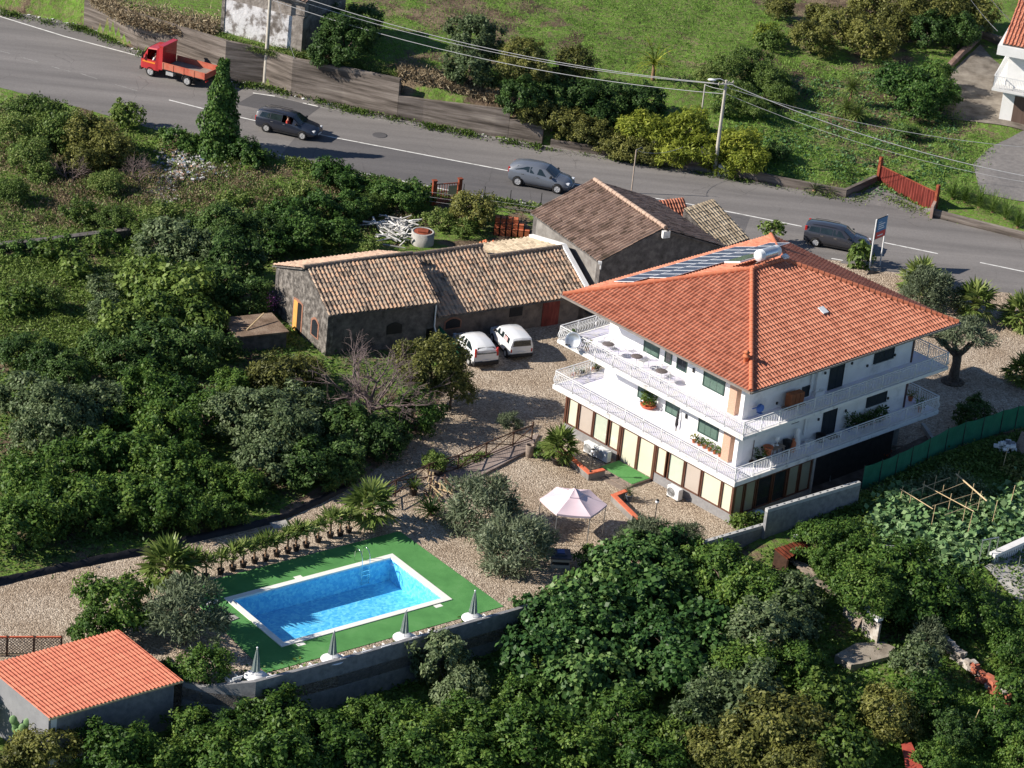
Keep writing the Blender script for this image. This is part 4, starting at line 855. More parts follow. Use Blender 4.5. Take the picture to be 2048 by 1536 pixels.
corr_roof(e0+ext, e1, D2, slope_n2, .75, 1.55, tilemat('red_orange_sheet', [(.47,.13,.075),(.55,.165,.095),(.60,.20,.115)], .6), shed)
s = MB(); i0, i1 = e0+ext+slope_d*.2, e1-slope_d*.25
s.prism([tuple(i0+k_*.06),tuple(i1+k_*.06),tuple(i1+k_*.96),tuple(i0+k_*.96)], -2.6, [.73,.73,1.45,1.45])
s.build('wall', M['block'], shed)
s = MB(); a_ = i0-slope_d*.012; s.prism([tuple(a_+k_*.058),tuple(a_+slope_d*.02+k_*.058),tuple(a_+slope_d*.02+k_*.958),tuple(a_+k_*.958)], -2.6, [.70,.70,1.43,1.43]); s.build('gable_wall', mat('shade_greyed_render', [(.20,.20,.21),(.27,.27,.28)], 1.2, .9), shed)  # pale gable greyed: the shade lying on it is put into the colour
s = MB(); s.prism([tuple(i0+slope_d*.05+slope_n2*.225),tuple(i0+slope_d*.35+slope_n2*.225),tuple(i0+slope_d*.35+slope_n2*.3),tuple(i0+slope_d*.05+slope_n2*.3)], -2.6, .68); s.build('corner_post', M['edge'], shed)
s = MB(); s.bar((*(e0+ext-slope_n2*.02),.70),(*(e1-slope_n2*.02),.70),.05,.09); s.build('eave_board', M['bamboo'], shed)
# ================================================================== vehicles
def paint(name, c, rough=.3):
    m = mat(name, [tuple(x*.9 for x in c), c], 1.2, rough, spec=.5, coat=.7); return m
M['tyre'] = mat('tyre_rubber', [(.012,.012,.013),(.022,.022,.023)], 8, .9)
M['rim'] = mat('alloy_rim', [(.55,.56,.58),(.66,.67,.69)], 4, .3, metal=.5)
M['steelrim'] = mat('grey_steel_rim', [(.32,.32,.32),(.42,.42,.42)], 4, .5)
M['carglass'] = mat('tinted_car_glass', [(.010,.016,.018),(.022,.034,.036)], 1.5, .06, spec=.8)
M['lampred'] = mat('red_tail_lamp', [(.35,.015,.015),(.5,.03,.025)], 6, .25, spec=.6)
M['lampclear'] = mat('clear_headlamp', [(.5,.52,.55),(.75,.77,.8)], 9, .1, spec=.8)
M['plate'] = mat('number_plate', [(.62,.62,.60),(.70,.70,.68)], 5, .5)
M['skin'] = mat('skin', [(.42,.24,.17),(.50,.30,.22)], 4, .6)
M['hair'] = mat('dark_hair', [(.02,.014,.011),(.035,.025,.02)], 9, .7)
M['redshirt'] = mat('red_shirt', [(.40,.04,.03),(.52,.07,.05)], 4, .9)
M['whiteshirt'] = mat('white_shirt', [(.66,.66,.64),(.74,.74,.72)], 4, .9)
def wheel(parent, x, y, r, side, rim='rim', spokes=7, w=.19):
    Mx = Matrix.Rotation(R(-90*side), 3, 'X'); c = (x, y, r)
    s = MB(); s.lathe([(r*.60,-w/2),(r*.93,-w/2),(r,-w*.32),(r,w*.32),(r*.93,w/2),(r*.64,w/2),(r*.60,w*.3)], c, 24, 0, True, Mx); o = s.build('wheel', M['tyre'], parent)
    s = MB(); s.lathe([(r*.66,w*.44),(r*.64,w*.50),(r*.59,w*.42),(r*.57,w*.2),(r*.02,w*.16)], c, 24, 0, True, Mx); s.lathe([(r*.16,w*.1),(r*.15,w*.42),(.001,w*.45)], c, 12, 0, True, Mx)
    for k in range(spokes):
        a = 2*math.pi*k/spokes; d = Vector((math.cos(a), math.sin(a), 0)); p = Mx @ (d*r*.12+Vector((0,0,w*.36))); q = Mx @ (d*r*.60+Vector((0,0,w*.40)))
        s.bar(Vector(c)+p, Vector(c)+q, r*.17, .03)
    s.build('rim', M[rim], o)
# section: x, z_low, half width low, z mid, half width mid, z belt, half width belt, half width top, z top
def car(label, cat, loc, rz, col, secs, wins, screen, rear, wb, wr, hw, bumper=None, lamps=(), rim='rim', spokes=7, hole=None, plates=True, group=None, roofrails=False, sc=1.0, dark_sill=True, name='parked_car', wiper=False, handles=(), mirror=None):
    t = thing(name, label, cat, loc, rz, group); t.scale = (sc,)*3
    secs = sorted(secs)
    def at(x):
        for a, b in zip(secs, secs[1:]):
            if a[0] <= x <= b[0]:
                f = (x-a[0])/(b[0]-a[0]); return tuple(p+(q-p)*f for p, q in zip(a, b))
        return secs[0] if x < secs[0][0] else secs[-1]
    if hole:
        for x in hole[:2]: secs = sorted(secs+[at(x)])
    s = MB(); rows = []
    def half(c):
        x, zl, wl, zm, wm, zb, wbt, wt, zt = c
        return [(0,zl),(wl*.86,zl),(wl,zl+.10),(wm,zm),(wm*.3+wbt*.7,zb-.03),(wbt,zb),(wt,zt-.05),(wt*.72,zt),(0,zt+.02)]
    N = 9; vs = []
    for c in secs:
        h = half(c); vs += [(c[0],y,z) for y, z in h]; vs += [(c[0],-y,z) for y, z in h]
    F = []
    for i in range(len(secs)-1):
        a, b = i*2*N, (i+1)*2*N
        mid = (secs[i][0]+secs[i+1][0])/2
        for j in range(N-1):
            if not (hole and hole[2] < 0 and False): pass
            skip = hole and hole[0] < mid < hole[1] and j == 5
            if not (skip and hole[2] > 0): F.append((a+j,b+j,b+j+1,a+j+1))
            if not (skip and hole[2] < 0): F.append((a+N+j,a+N+j+1,b+N+j+1,b+N+j))
    for e, rev in ((0, 0), ((len(secs)-1)*2*N, 1)):
        for j in range(N-1): F.append((e+j,e+j+1,e+N+j+1,e+N+j))
    s.add(vs, F, 0, True); body = s.build('body', col, t)
    body.data.set_sharp_from_angle(angle=R(38))
    def side_pt(x, f, sd, out):
        c = at(x); y = c[6]+(c[7]-c[6])*f; z = c[5]+(c[8]-.05-c[5])*f
        return Vector((x, sd*(y+out), z+out*.3))
    for (x0, x1, f0, f1, xt0, xt1) in wins:        # bottom edge x0..x1, top edge xt0..xt1
        for sd in (1, -1):
            if hole and hole[2] == sd and hole[0]-.02 <= (x0+x1)/2 <= hole[1]+.02: continue
            q = [side_pt(x0,f0,sd,.008),side_pt(x1,f0,sd,.008),side_pt(xt1,f1,sd,.008),side_pt(xt0,f1,sd,.008)]
            m_ = MB(); mids = [(q[0]+q[1])/2, (q[2]+q[3])/2]; inn = [Vector((p.x,p.y-sd*.01,p.z)) for p in q]
            m_.add(q+inn, [(0,1,2,3),(7,6,5,4),(0,4,5,1),(1,5,6,2),(2,6,7,3),(3,7,4,0)]); m_.build('side_window', M['carglass'], t)
    def glass(x0, x1, k0, k1, nm):
        a, b = at(x0), at(x1); up = .03; dz = .045
        q = [(x0,-a[6]*k0,a[8]+dz-.03),(x0,a[6]*k0,a[8]+dz-.03),(x1,b[7]*k1,b[8]+.005),(x1,-b[7]*k1,b[8]+.005)]
        c0 = (x0+(.02 if x0 > x1 else -.02),0,a[8]+dz+.015); c1 = (x1,0,b[8]+.03)
        m_ = MB(); m_.add([q[0],c0,q[1],q[2],c1,q[3]], [(0,1,4,5),(1,2,3,4)], 0, True); m_.build(nm, M['carglass'], t)
    glass(*screen, 'windscreen')
    if rear: 
        if len(rear) == 4: glass(*rear, 'rear_window')
        else:
            x, y0, z0, y1, z1, xt = rear; m_ = MB(); m_.add([(x,-y0,z0),(x,y0,z0),(xt,y1,z1),(xt,-y1,z1),(x+.02,-y0,z0),(x+.02,y0,z0),(xt+.02,y1,z1),(xt+.02,-y1,z1)], [(0,3,2,1),(4,5,6,7),(0,1,5,4),(1,2,6,5),(2,3,7,6),(3,0,4,7)]); m_.build('rear_window', M['carglass'], t)
    for x in wb:
        for sd in (1, -1):
            a_ = MB(); Mx = Matrix.Rotation(R(-90*sd), 3, 'X'); a_.lathe([(wr*1.16,-.10),(wr*1.16,.0),(.02,.004)], (x, sd*(at(x)[4]-.0), wr), 20, 0, False, Mx); a_.build('wheel_arch', M['black'], t)
            wheel(t, x, sd*(at(x)[4]-.055), wr, sd, rim, spokes)
    if dark_sill:
        for sd in (1, -1): s = MB(); s.b2((wb[0]+wr*1.3, sd*(at(0)[2]-.02), .16), (wb[1]-wr*1.3, sd*(at(0)[2]+.012), .26)); s.build('sill', M['black'], t)
    if bumper:
        for e, (x0, x1, z0, z1, m_) in enumerate(bumper):
            b_ = MB(); hwm = max(at(x0)[4], at(x1)[4])+.015; b_.b2((x0,-hwm*.96,z0),(x1,hwm*.96,z1)); o = b_.build('bumper', M[m_] if isinstance(m_, str) else m_, t)
            bv = o.modifiers.new('bevel', 'BEVEL'); bv.width = .05; bv.segments = 2
    for nm, m_, x, y, z, dx, dy, dz in lamps:
        for sd in (1, -1):
            b_ = MB(); b_.b2((x-dx/2, sd*(y-dy/2), z-dz/2), (x+dx/2, sd*(y+dy/2), z+dz/2)); o = b_.build(nm, M[m_], t); bv = o.modifiers.new('bevel', 'BEVEL'); bv.width = .02; bv.segments = 2
    if plates:
        x0, x1 = secs[0][0], secs[-1][0]; b_ = MB(); b_.b2((x0-.035,-.26,.50),(x0-.005,.26,.61)); b_.build('number_plate', M['plate'], t)
        b_ = MB(); b_.b2((x1+.005,-.26,.36),(x1+.03,.26,.47)); b_.build('number_plate', M['plate'], t)
    mx_ = mirror or screen[0]-.25
    for sd in (1, -1):
        c = at(mx_); b_ = MB(); b_.b2((mx_-.06, sd*(c[6]-.03), c[5]+.04),(mx_+.08, sd*(c[6]+.19), c[5]+.18)); o = b_.build('wing_mirror', M['black'] if dark_sill else col, t); bv = o.modifiers.new('bevel','BEVEL'); bv.width = .03
        for hx_ in handles:
            c = at(hx_); b_ = MB(); b_.b2((hx_-.09, sd*(c[4]*.3+c[6]*.7-.01), c[5]-.13),(hx_+.09, sd*(c[4]*.3+c[6]*.7+.028), c[5]-.095)); b_.build('door_handle', M['chrome'], t)
    if roofrails:
        for sd in (1, -1):
            b_ = MB(); xs_ = [secs[0][0]+.5+i*.42 for i in range(5)]; b_.tube([(x, sd*at(x)[7]*.93, at(x)[8]+.03) for x in xs_], .018, 6); b_.build('roof_rail', M['black'], t)
    return t
def head(a, b): return math.atan2(b.y-a.y, b.x-a.x)
def mid_on(pa, pb, z):                           # front and rear wheel contact points on the near side
    a, b = P(*pa, z), P(*pb, z); return a, b
WAG = [(-2.22,.42,.55,.60,.62,.86,.60,.50,.90),(-2.18,.25,.74,.56,.82,.95,.78,.60,1.30),(-1.95,.20,.80,.55,.87,.97,.82,.60,1.42),(-1.0,.18,.80,.55,.88,.96,.84,.62,1.47),(0,.18,.80,.55,.88,.94,.84,.63,1.46),(.42,.18,.80,.55,.88,.93,.84,.60,1.40),(1.12,.18,.80,.54,.88,.90,.80,.74,.93),(1.8,.20,.80,.52,.87,.80,.74,.66,.86),(2.12,.24,.70,.48,.80,.68,.66,.56,.73),(2.26,.32,.50,.46,.58,.58,.50,.40,.60)]
WWIN = [(-1.92,-1.16,.10,.86,-1.78,-1.16),(-1.10,-.30,.10,.88,-1.10,-.30),(-.24,.62,.10,.88,-.24,.22)]
def place(pf, pr, wbf, wbr, hw, z=ZR):            # align near-side wheels with their contact points; returns centre, heading, scale
    a, b = P(*pf, z), P(*pr, z); h = head(b, a); d = Vector((math.cos(h), math.sin(h), 0)); nn = Vector((-d.y, d.x, 0))
    mid = (a+b)/2; return mid, h, d, nn, (a-b).length
def rcar(label, pf, pr, side, **k):
    mid, h, d, nn, L = place(pf, pr, 0, 0, 0)
    wb = k['wb']; sc = L/(wb[1]-wb[0]); k['sc'] = sc
    c = mid - d*((wb[0]+wb[1])/2*sc) - nn*(side*(.80)*sc)
    return car(label, 'car', (c.x, c.y, ZR+.008), h, **k)
lampW = [('tail_light','lampred',-2.16,.70,.84,.14,.16,.34),('headlight','lampclear',2.02,.60,.66,.30,.24,.13)]
wag1 = rcar('dark blue-grey estate car with its front window open, driving behind the cypress', (604.7,279.7), (532.8,263.7), -1, col=paint('dark_blue_grey_paint', (.018,.022,.036)), secs=WAG, wins=WWIN, screen=(1.10,.46,.90,.92), rear=(-2.21,.60,.98,.52,1.34,-2.05), wb=(-1.32,1.36), wr=.31, hw=.88, lamps=lampW, hole=(-.24,.55,-1), rim='steelrim', spokes=5, roofrails=True, name='estate_car', handles=(-.95,-.05))
DEL = [(-2.05,.40,.5,.62,.66,.95,.62,.44,1.02),(-2.0,.28,.72,.60,.82,1.02,.78,.56,1.22),(-1.75,.20,.80,.58,.88,1.03,.82,.60,1.40),(-1.0,.18,.82,.57,.90,1.00,.85,.63,1.50),(-.1,.18,.82,.57,.90,.96,.85,.64,1.50),(.40,.18,.82,.56,.90,.93,.84,.61,1.42),(1.15,.18,.82,.55,.90,.90,.80,.74,.94),(1.72,.20,.80,.54,.88,.82,.74,.64,.88),(2.08,.25,.68,.50,.78,.68,.62,.5,.73),(2.20,.34,.45,.48,.52,.58,.44,.36,.60)]
hatch = rcar('mid-grey hatchback with bright alloy wheels on the road above the barn', (1113.9,386.7), (1035,371), -1, col=paint('mid_grey_paint', (.13,.145,.175)), secs=DEL, wins=[(-1.62,-.62,.16,.86,-1.40,-.62),(-.56,.55,.12,.88,-.56,.16)], screen=(1.13,.44,.90,.92), rear=(-2.06,.60,1.05,.50,1.32,-1.84), wb=(-1.30,1.40), wr=.32, hw=.9, lamps=[('tail_light','lampred',-1.99,.70,.98,.14,.14,.34),('headlight','lampclear',1.98,.58,.68,.30,.26,.12)], rim='rim', spokes=5, name='hatchback_car', handles=(-1.05,.0))
wag2 = rcar('dark grey estate car with tall red tail lamps passing the blue and red sign', (1708.2,507.9), (1630,492.8), -1, col=paint('charcoal_paint', (.035,.037,.048)), secs=WAG, wins=WWIN, screen=(1.10,.46,.90,.92), rear=(-2.21,.60,.98,.52,1.34,-2.05), wb=(-1.32,1.36), wr=.32, hw=.88, lamps=[('tail_light','lampred',-2.10,.71,1.02,.16,.10,.62),('headlight','lampclear',2.02,.60,.66,.30,.24,.13)], rim='rim', spokes=6, roofrails=True, name='estate_car', handles=(-.95,-.05))
# white cars on the gravel
wp_ = paint('white_paint', (.74,.75,.76))
def gcar(label, rear_px, front_px, half, **k):
    a, b = P(*rear_px, .02), P(*front_px, .02); h = head(a, b); d = Vector((math.cos(h), math.sin(h), 0)); c = a+d*half
    return car(label, 'car', (c.x, c.y, .02), h, **k)
PUN = [(-1.88,.45,.6,.6,.72,.86,.68,.50,.93),(-1.84,.26,.74,.56,.80,.96,.76,.58,1.18),(-1.62,.20,.78,.56,.82,.97,.78,.60,1.38),(-.9,.18,.78,.56,.82,.95,.79,.62,1.45),(0,.18,.78,.56,.82,.92,.79,.62,1.44),(.38,.18,.78,.56,.82,.91,.78,.60,1.38),(1.05,.18,.78,.54,.82,.86,.74,.68,.90),(1.55,.2,.76,.52,.80,.78,.68,.6,.82),(1.80,.26,.64,.48,.72,.66,.58,.46,.70),(1.88,.34,.4,.46,.5,.58,.42,.34,.6)]
gcar('white three-door hatchback with slim vertical red tail lamps parked left, nearer the leafy tree', (971,738), (919,681), 1.9, col=wp_, secs=PUN, wins=[(-1.40,-.52,.12,.86,-1.24,-.52),(-.44,.62,.1,.88,-.44,.20)], screen=(1.03,.42,.90,.92), rear=(-1.90,.62,.98,.53,1.33,-1.70), wb=(-1.18,1.24), wr=.29, hw=.82, lamps=[('tail_light','lampred',-1.83,.70,1.06,.13,.12,.52),('headlight','lampclear',1.74,.52,.64,.26,.24,.12)], bumper=[(-1.97,-1.62,.26,.52,'black'),(1.6,1.94,.24,.46,'black')], rim='steelrim', spokes=8, name='hatchback_car', sc=1.0)
PAN = [(-1.68,.40,.62,.60,.72,.88,.70,.56,1.05),(-1.66,.26,.70,.58,.74,.92,.72,.60,1.34),(-1.58,.22,.72,.58,.75,.92,.73,.62,1.42),(-.8,.20,.73,.58,.75,.91,.73,.63,1.45),(.1,.20,.73,.58,.75,.90,.73,.63,1.44),(.50,.20,.73,.58,.75,.89,.73,.61,1.38),(.98,.20,.73,.56,.75,.86,.72,.66,.92),(1.5,.22,.72,.54,.74,.82,.70,.62,.86),(1.64,.28,.68,.50,.72,.76,.66,.56,.79),(1.68,.36,.60,.48,.66,.66,.60,.5,.68)]
pan = gcar('boxy old white hatchback with a pink sticker in its side window, parked right', (1041,721), (994,668), 1.68, col=wp_, secs=PAN, wins=[(-1.34,-.56,.16,.84,-1.30,-.56),(-.44,.62,.12,.86,-.44,.40)], screen=(.96,.54,.88,.92), rear=(-1.70,.58,.95,.53,1.30,-1.675), wb=(-1.06,1.10), wr=.27, hw=.75, lamps=[('tail_light','lampred',-1.66,.66,.66,.06,.10,.22),('headlight','lampclear',1.66,.50,.60,.06,.24,.14)], bumper=[(-1.76,-1.5,.24,.46,'black'),(1.5,1.76,.24,.46,'black')], rim='steelrim', spokes=8, name='hatchback_car', sc=1.0)
s = MB(); c = [(-1.10,.752,1.0),(-.66,.747,1.0),(-.70,.70,1.28),(-1.08,.70,1.28)]; s.add(c+[(x,y-.01,z) for x,y,z in c], [(3,2,1,0),(4,5,6,7),(0,1,5,4),(1,2,6,5),(2,3,7,6),(3,0,4,7)]); s.build('window_sticker', mat('pink_sticker', [(.55,.25,.25),(.65,.5,.5)], 9, .5), pan)
# ---- red flatbed truck
a, b = P(301,152.3,ZR), P(374.3,171.8,ZR); h = head(b, a); d = Vector((math.cos(h), math.sin(h), 0)); nn = Vector((-d.y, d.x, 0)); c = (a+b)/2 - nn*.85*1.0
tk = thing('flatbed_truck', 'red flatbed truck with dropside bed driving left along the retaining wall', 'truck', (c.x, c.y, ZR+.01), h)
red = paint('truck_red', (.46,.022,.026), .4); WBt = (a-b).length/2
M['bedred'] = mat('faded_red_drop_sides', [(.40,.07,.045),(.50,.14,.085),(.42,.20,.13)], 1.3, .7)
s = MB()
cab = [(.86,.55,.9,2.05),(1.1,.55,.95,2.16),(1.85,.55,.95,2.10),(2.22,.55,.94,1.45),(2.36,.50,.92,1.30),(2.38,.45,.9,.75)]
vs = []
for x, zl, w_, zt in cab: vs += [(x,-w_,zl),(x,w_,zl),(x,w_,min(zt,1.28)),(x,w_*.9,zt-.08),(x,w_*.82,zt),(x,-w_*.82,zt),(x,-w_*.9,zt-.08),(x,-w_,min(zt,1.28))]
F = [(i*8+j, i*8+(j+1) % 8, i*8+8+(j+1) % 8, i*8+8+j) for i in range(len(cab)-1) for j in range(8)]+[tuple(range(8)), tuple(range(8*len(cab)-8, 8*len(cab)))[::-1]]
F = [q for q in F if not (q[0] in (8+2,8+6,) and False)]
# leave the side window openings out of the shell
drop = {(1*8+2,1*8+3,2*8+3,2*8+2),(1*8+6,1*8+7,2*8+7,2*8+6)}
s.add(vs, [q for q in F if q not in drop]); s.build('cab', red, tk)
s = MB(); s.b2((.55,-.95,.70),(.86,.95,2.5)); s.b2((.50,-.98,2.42),(.9,.98,2.52)); s.build('headboard', red, tk)
s = MB(); s.add([(1.9,-.80,2.05),(1.9,.80,2.05),(2.21,.84,1.48),(2.21,-.84,1.48),(1.93,-.80,2.07),(1.93,.80,2.07),(2.25,.84,1.5),(2.25,-.84,1.5)], [(0,1,2,3),(7,6,5,4),(0,4,5,1),(1,5,6,2),(2,6,7,3),(3,7,4,0)]); s.build('windscreen', M['carglass'], tk)
s = MB(); s.b2((2.3,-.93,.36),(2.46,.93,.60)); s.build('bumper', M['dark'], tk)
for sd in (1, -1):
    s = MB(); s.b2((2.36,sd*.55,.72),(2.41,sd*.85,.92)); s.build('headlight', M['lampclear'], tk)
    s = MB(); s.b2((1.15,sd*.955,1.02),(2.2,sd*.965,1.14)); s.build('orange_stripe', mat('orange_stripe', [(.75,.22,.03)], 3, .5), tk)
    s = MB(); s.b2((2.12,sd*.98,1.3),(2.2,sd*1.14,1.75)); s.build('wing_mirror', M['black'], tk)
s = MB(); s.b2((-3.05,-1.0,.80),(.54,1.0,.90)); s.b2((-2.9,-.4,.5),(2.0,-.3,.72)); s.b2((-2.9,.3,.5),(2.0,.4,.72)); s.build('chassis', M['dark'], tk)
s = MB(); s.b2((-3.0,-.96,.90),(.5,.96,.93)); s.build('bed_floor', mat('dusty_bed_boards', [(.20,.16,.135),(.30,.25,.21)], 2, .9), tk)
for sd in (1, -1):
    s = MB(); s.b2((-3.05,sd*.97,.86),(.50,sd*1.02,1.30)); o = s.build('drop_side', M['bedred'], tk); r_ = MB()
    for x in (-3.02,-2.15,-1.28,-.4,.46): r_.b2((x-.04,sd*1.021,.84),(x+.04,sd*1.045,1.33))
    r_.b2((-3.05,sd*.96,1.302),(.50,sd*1.035,1.34)); r_.build('side_ribs', M['bedred'], o)
s = MB(); s.b2((-3.10,-1.0,.86),(-3.055,1.0,1.30)); s.build('tailboard', M['bedred'], tk)
for sd in (1, -1):
    s = MB(); s.b2((-3.12,sd*.6,.62),(-3.06,sd*.9,.76)); s.build('tail_light', M['lampred'], tk)
    s = MB(); s.b2((-.35,sd*.55,.42),(.25,sd*.9,.72)); s.build('side_box', M['steelrim'] if sd > 0 else M['redgate'], tk)
    for x in (WBt, -WBt):
        wheel(tk, x, sd*.82, .37, sd, 'steelrim', 6, .26)
        m_ = MB(); m_.tube([(x+.47*math.cos(t_), sd*.86, .37+.47*math.sin(t_)) for t_ in [math.pi*k/8 for k in range(9)]], .035, 6); m_.build('mudguard', M['dark'], tk)
# ---- people in the vehicles
def sitter(label, world, rz, shirt, arm):
    t = thing('person', label, 'person', world, rz)
    me = bpy.data.meshes.new('body'); 
    V = [(0,0,0),(0,0,.25),(-.02,0,.46),(-.02,0,.54),(-.01,0,.66),(.02,0,.74), (-.02,.17,.44),(.06,.24,.22),(.26,.16,.16),(.36,.10,.22), (-.02,-.17,.44),(.04,-.26,.24),(.22,-.30,.20),(.36,-.2,.22), (.32,.10,.02),(.32,-.10,.02)]
    E = [(0,1),(1,2),(2,3),(3,4),(4,5),(2,6),(6,7),(7,8),(8,9),(2,10),(10,11),(11,12),(12,13),(0,14),(0,15)]
    me.from_pydata(V, E, []); o = meshobj('body', me, t)
    sk = o.modifiers.new('skin', 'SKIN'); rad = [.15,.15,.14,.055,.095,.07,.07,.05,.042,.035,.07,.05,.042,.035,.08,.08]
    for v_, r_ in zip(me.skin_vertices[0].data, rad): v_.radius = (r_, r_)
    me.skin_vertices[0].data[0].use_root = True
    sb = o.modifiers.new('sub', 'SUBSURF'); sb.levels = 1; sb.render_levels = 1; me.materials.append(M['skin'])
    s = MB(); s.lathe([(.19,-.02),(.185,.2),(.17,.36),(.12,.47),(.075,.52)], (0,0,0), 14); o2 = s.build('shirt', shirt, t); o2.scale = (1,1.18,1)
    for sd in (1, -1):
        m_ = MB(); p6 = (-.02,sd*.16,.45); p7 = (.05,sd*.26,.24); m_.tube([p6,p7], [.095,.075], 8); m_.build('sleeve', shirt, t)
    s = MB(); s.ball((-.03,0,.71), (.105,.095,.095)); s.build('hair', M['hair'], t)
    return t
m1 = Matrix.Translation(wag1.location) @ Matrix.Rotation(wag1.rotation_euler.z, 4, 'Z')
sitter('person in a red top at the open front window of the blue-grey estate car', (m1 @ Vector((.12,-.52,.62))), wag1.rotation_euler.z, M['redshirt'], 1)
m2 = Matrix.Translation(tk.location) @ Matrix.Rotation(h, 4, 'Z')
sitter('driver in a white shirt inside the red truck cab', (m2 @ Vector((1.4,.50,.92))), h, M['whiteshirt'], 1)
# ================================================================== poles and cables
def pole(foot, top, r0, r1, m, label, name='utility_pole', z=None, arms=()):
    b = P(*foot, z) if z is not None else PG(*foot); h = (foot[1]-top[1])/(pxm(b)*math.cos(PITCH))*1.0
    t = thing(name, label, 'pole', b); s = MB(); s.tube([(0,0,-.3),(0,0,h)], [r0, r1], 12); s.build('shaft', m, t)
    for dz, L, ang in arms:
        s = MB(); s.bar((-L/2*math.cos(ang),-L/2*math.sin(ang),h-dz),(L/2*math.cos(ang),L/2*math.sin(ang),h-dz),.07); 
        for k in (-1, -.4, .4, 1): s.lathe([(.04,0),(.06,.04),(.03,.12)], (L/2*.95*k*math.cos(ang),L/2*.95*k*math.sin(ang),h-dz+.03), 8)
        s.build('cross_arm', M['pole'], t)
    return t, b+Vector((0,0,h))
p1, t1 = pole((529.7,167.5), (543,-45), .17, .10, M['pole'], 'tall pale concrete utility pole against the retaining wall at the upper left', arms=((.3,1.2,1.2),))
p2, t2 = pole((583.5,191), (590,118), .07, .06, M['steel'], 'slim short steel post against the retaining wall right of the tall pole')
p3, t3 = pole((1428.3,348.6), (1455.7,168), .15, .09, M['pole'], 'tall pale concrete utility pole on the low wall with white meter boxes at its foot', z=ZR, arms=((.25,1.3,.6),))
p4, t4 = pole((1398.5,262), (1409,172), .06, .05, M['pole'], 'thin pale pole behind the yellow-green shrubs left of the tall pole')
s = MB(); s.tube([t3-Vector((0,0,.1)), t3+Vector((-.45,-.1,.1)), t3+Vector((-.9,-.15,.02))], .025, 6); s.ball(tuple(t3+Vector((-1.0,-.15,-.02))), (.30,.14,.09)); s.build('street_light_head', M['metalwhite'])
bpy.data.objects['street_light_head'].name = 'street_light'; tag(bpy.data.objects['street_light'], 'small white street lamp arm at the top of the right utility pole', 'street lamp')
def cable(a, b, sag, lab, r=.02, n=16):
    a, b = Vector(a), Vector(b); s = MB(); s.tube([a+(b-a)*(i/n)-Vector((0,0,sag*4*(i/n)*(1-i/n))) for i in range(n+1)], r, 5, 0, False)
    tag(s.build('power_cable', M['cable']), lab, 'cable', 'overhead cables above the road')
up = Vector((0,0,1)); dv = Vector((.5,-.35,0)); 
cable(t1-up*1.15+dv, t3-up*.15+dv, 1.1, 'uppermost of the three pale cables strung between the two utility poles', .024)
cable(t1-up*1.5-dv, t3-up*.45-dv, 1.1, 'middle pale cable strung between the two utility poles')
cable(t1-up*2.1, t3-up*1.0, 1.1, 'lowest pale cable strung between the two utility poles', .024)
cable(t4-up*.05, t3-up*.7, .05, 'short cable joining the thin pole to the tall right pole', .016)
E1_, E2_ = P(2170,372,4.2), P(2170,302,5.0)
cable(t3-up*.2+dv, E1_, .9, 'thicker cable running from the right pole over the red gate', .026)
cable(t3-up*.9-dv, E1_-up*.35, 1.0, 'thin cable hanging just below the thicker one over the red gate', .014)
cable(t3-up*.5, E2_, .9, 'upper cable running right from the pole towards the grey forecourt', .018)
cable(P(1936,-8,11), P(1995,62,7.5), .1, 'left service cable slanting down to the white house at the top right corner', .022)
cable(P(1976,-8,11), P(2062,82,7.3), .1, 'right service cable slanting down to the white house at the top right corner', .022)
cable(t1-up*.4, t2, .2, 'cable from the tall left pole to the slim steel post', .014)
# meter boxes at the foot of the right pole
b = P(1414,322,1.1); s = MB(); s.b2((b.x-.5,b.y,.4),(b.x+.45,b.y+.3,2.0)); tag(s.build('cabinet_wall', M['block']), 'grey masonry pillar with a white meter door left of the utility pole', 'cabinet')
s = MB(); s.b2((b.x-.25,b.y-.06,1.25),(b.x+.40,b.y-.005,1.95)); s.b2((b.x+.0,b.y-.075,1.55),(b.x+.16,b.y-.062,1.68)); tag(s.build('meter_box', M['metalwhite']), 'white meter box door on the grey pillar left of the utility pole', 'meter box')
b = P(1447,345,ZR+.3); s = MB(); s.b2((b.x-.40,b.y,.5),(b.x+.42,b.y+.3,1.28)); s.b2((b.x+.05,b.y-.02,.75),(b.x+.2,b.y-.004,.92)); tag(s.build('meter_box', M['metalwhite']), 'low white meter box on the wall right of the utility pole', 'meter box')
# thin post by the barn with a wire
b = P(1262.5,386,ZR); tt = thing('metal_post', 'thin rusty post standing at the road edge behind the barn ridge', 'post', b)
s = MB(); s.tube([(0,0,-.2),(0,0,3.15)], .045, 8); s.build('shaft', mat('rust_streaked_post', [(.30,.22,.16),(.45,.38,.32)], 4, .8), tt)
s = MB(); s.tube([(0,0,3.15),(.35,.1,3.35),(.55,.2,3.0)], .012, 5); s.build('wire', M['cable'], tt)
cable(b+up*3.1, b+Vector((3.3,4.0,2.2)), .3, 'slack wire from the rusty post across the road edge', .012)
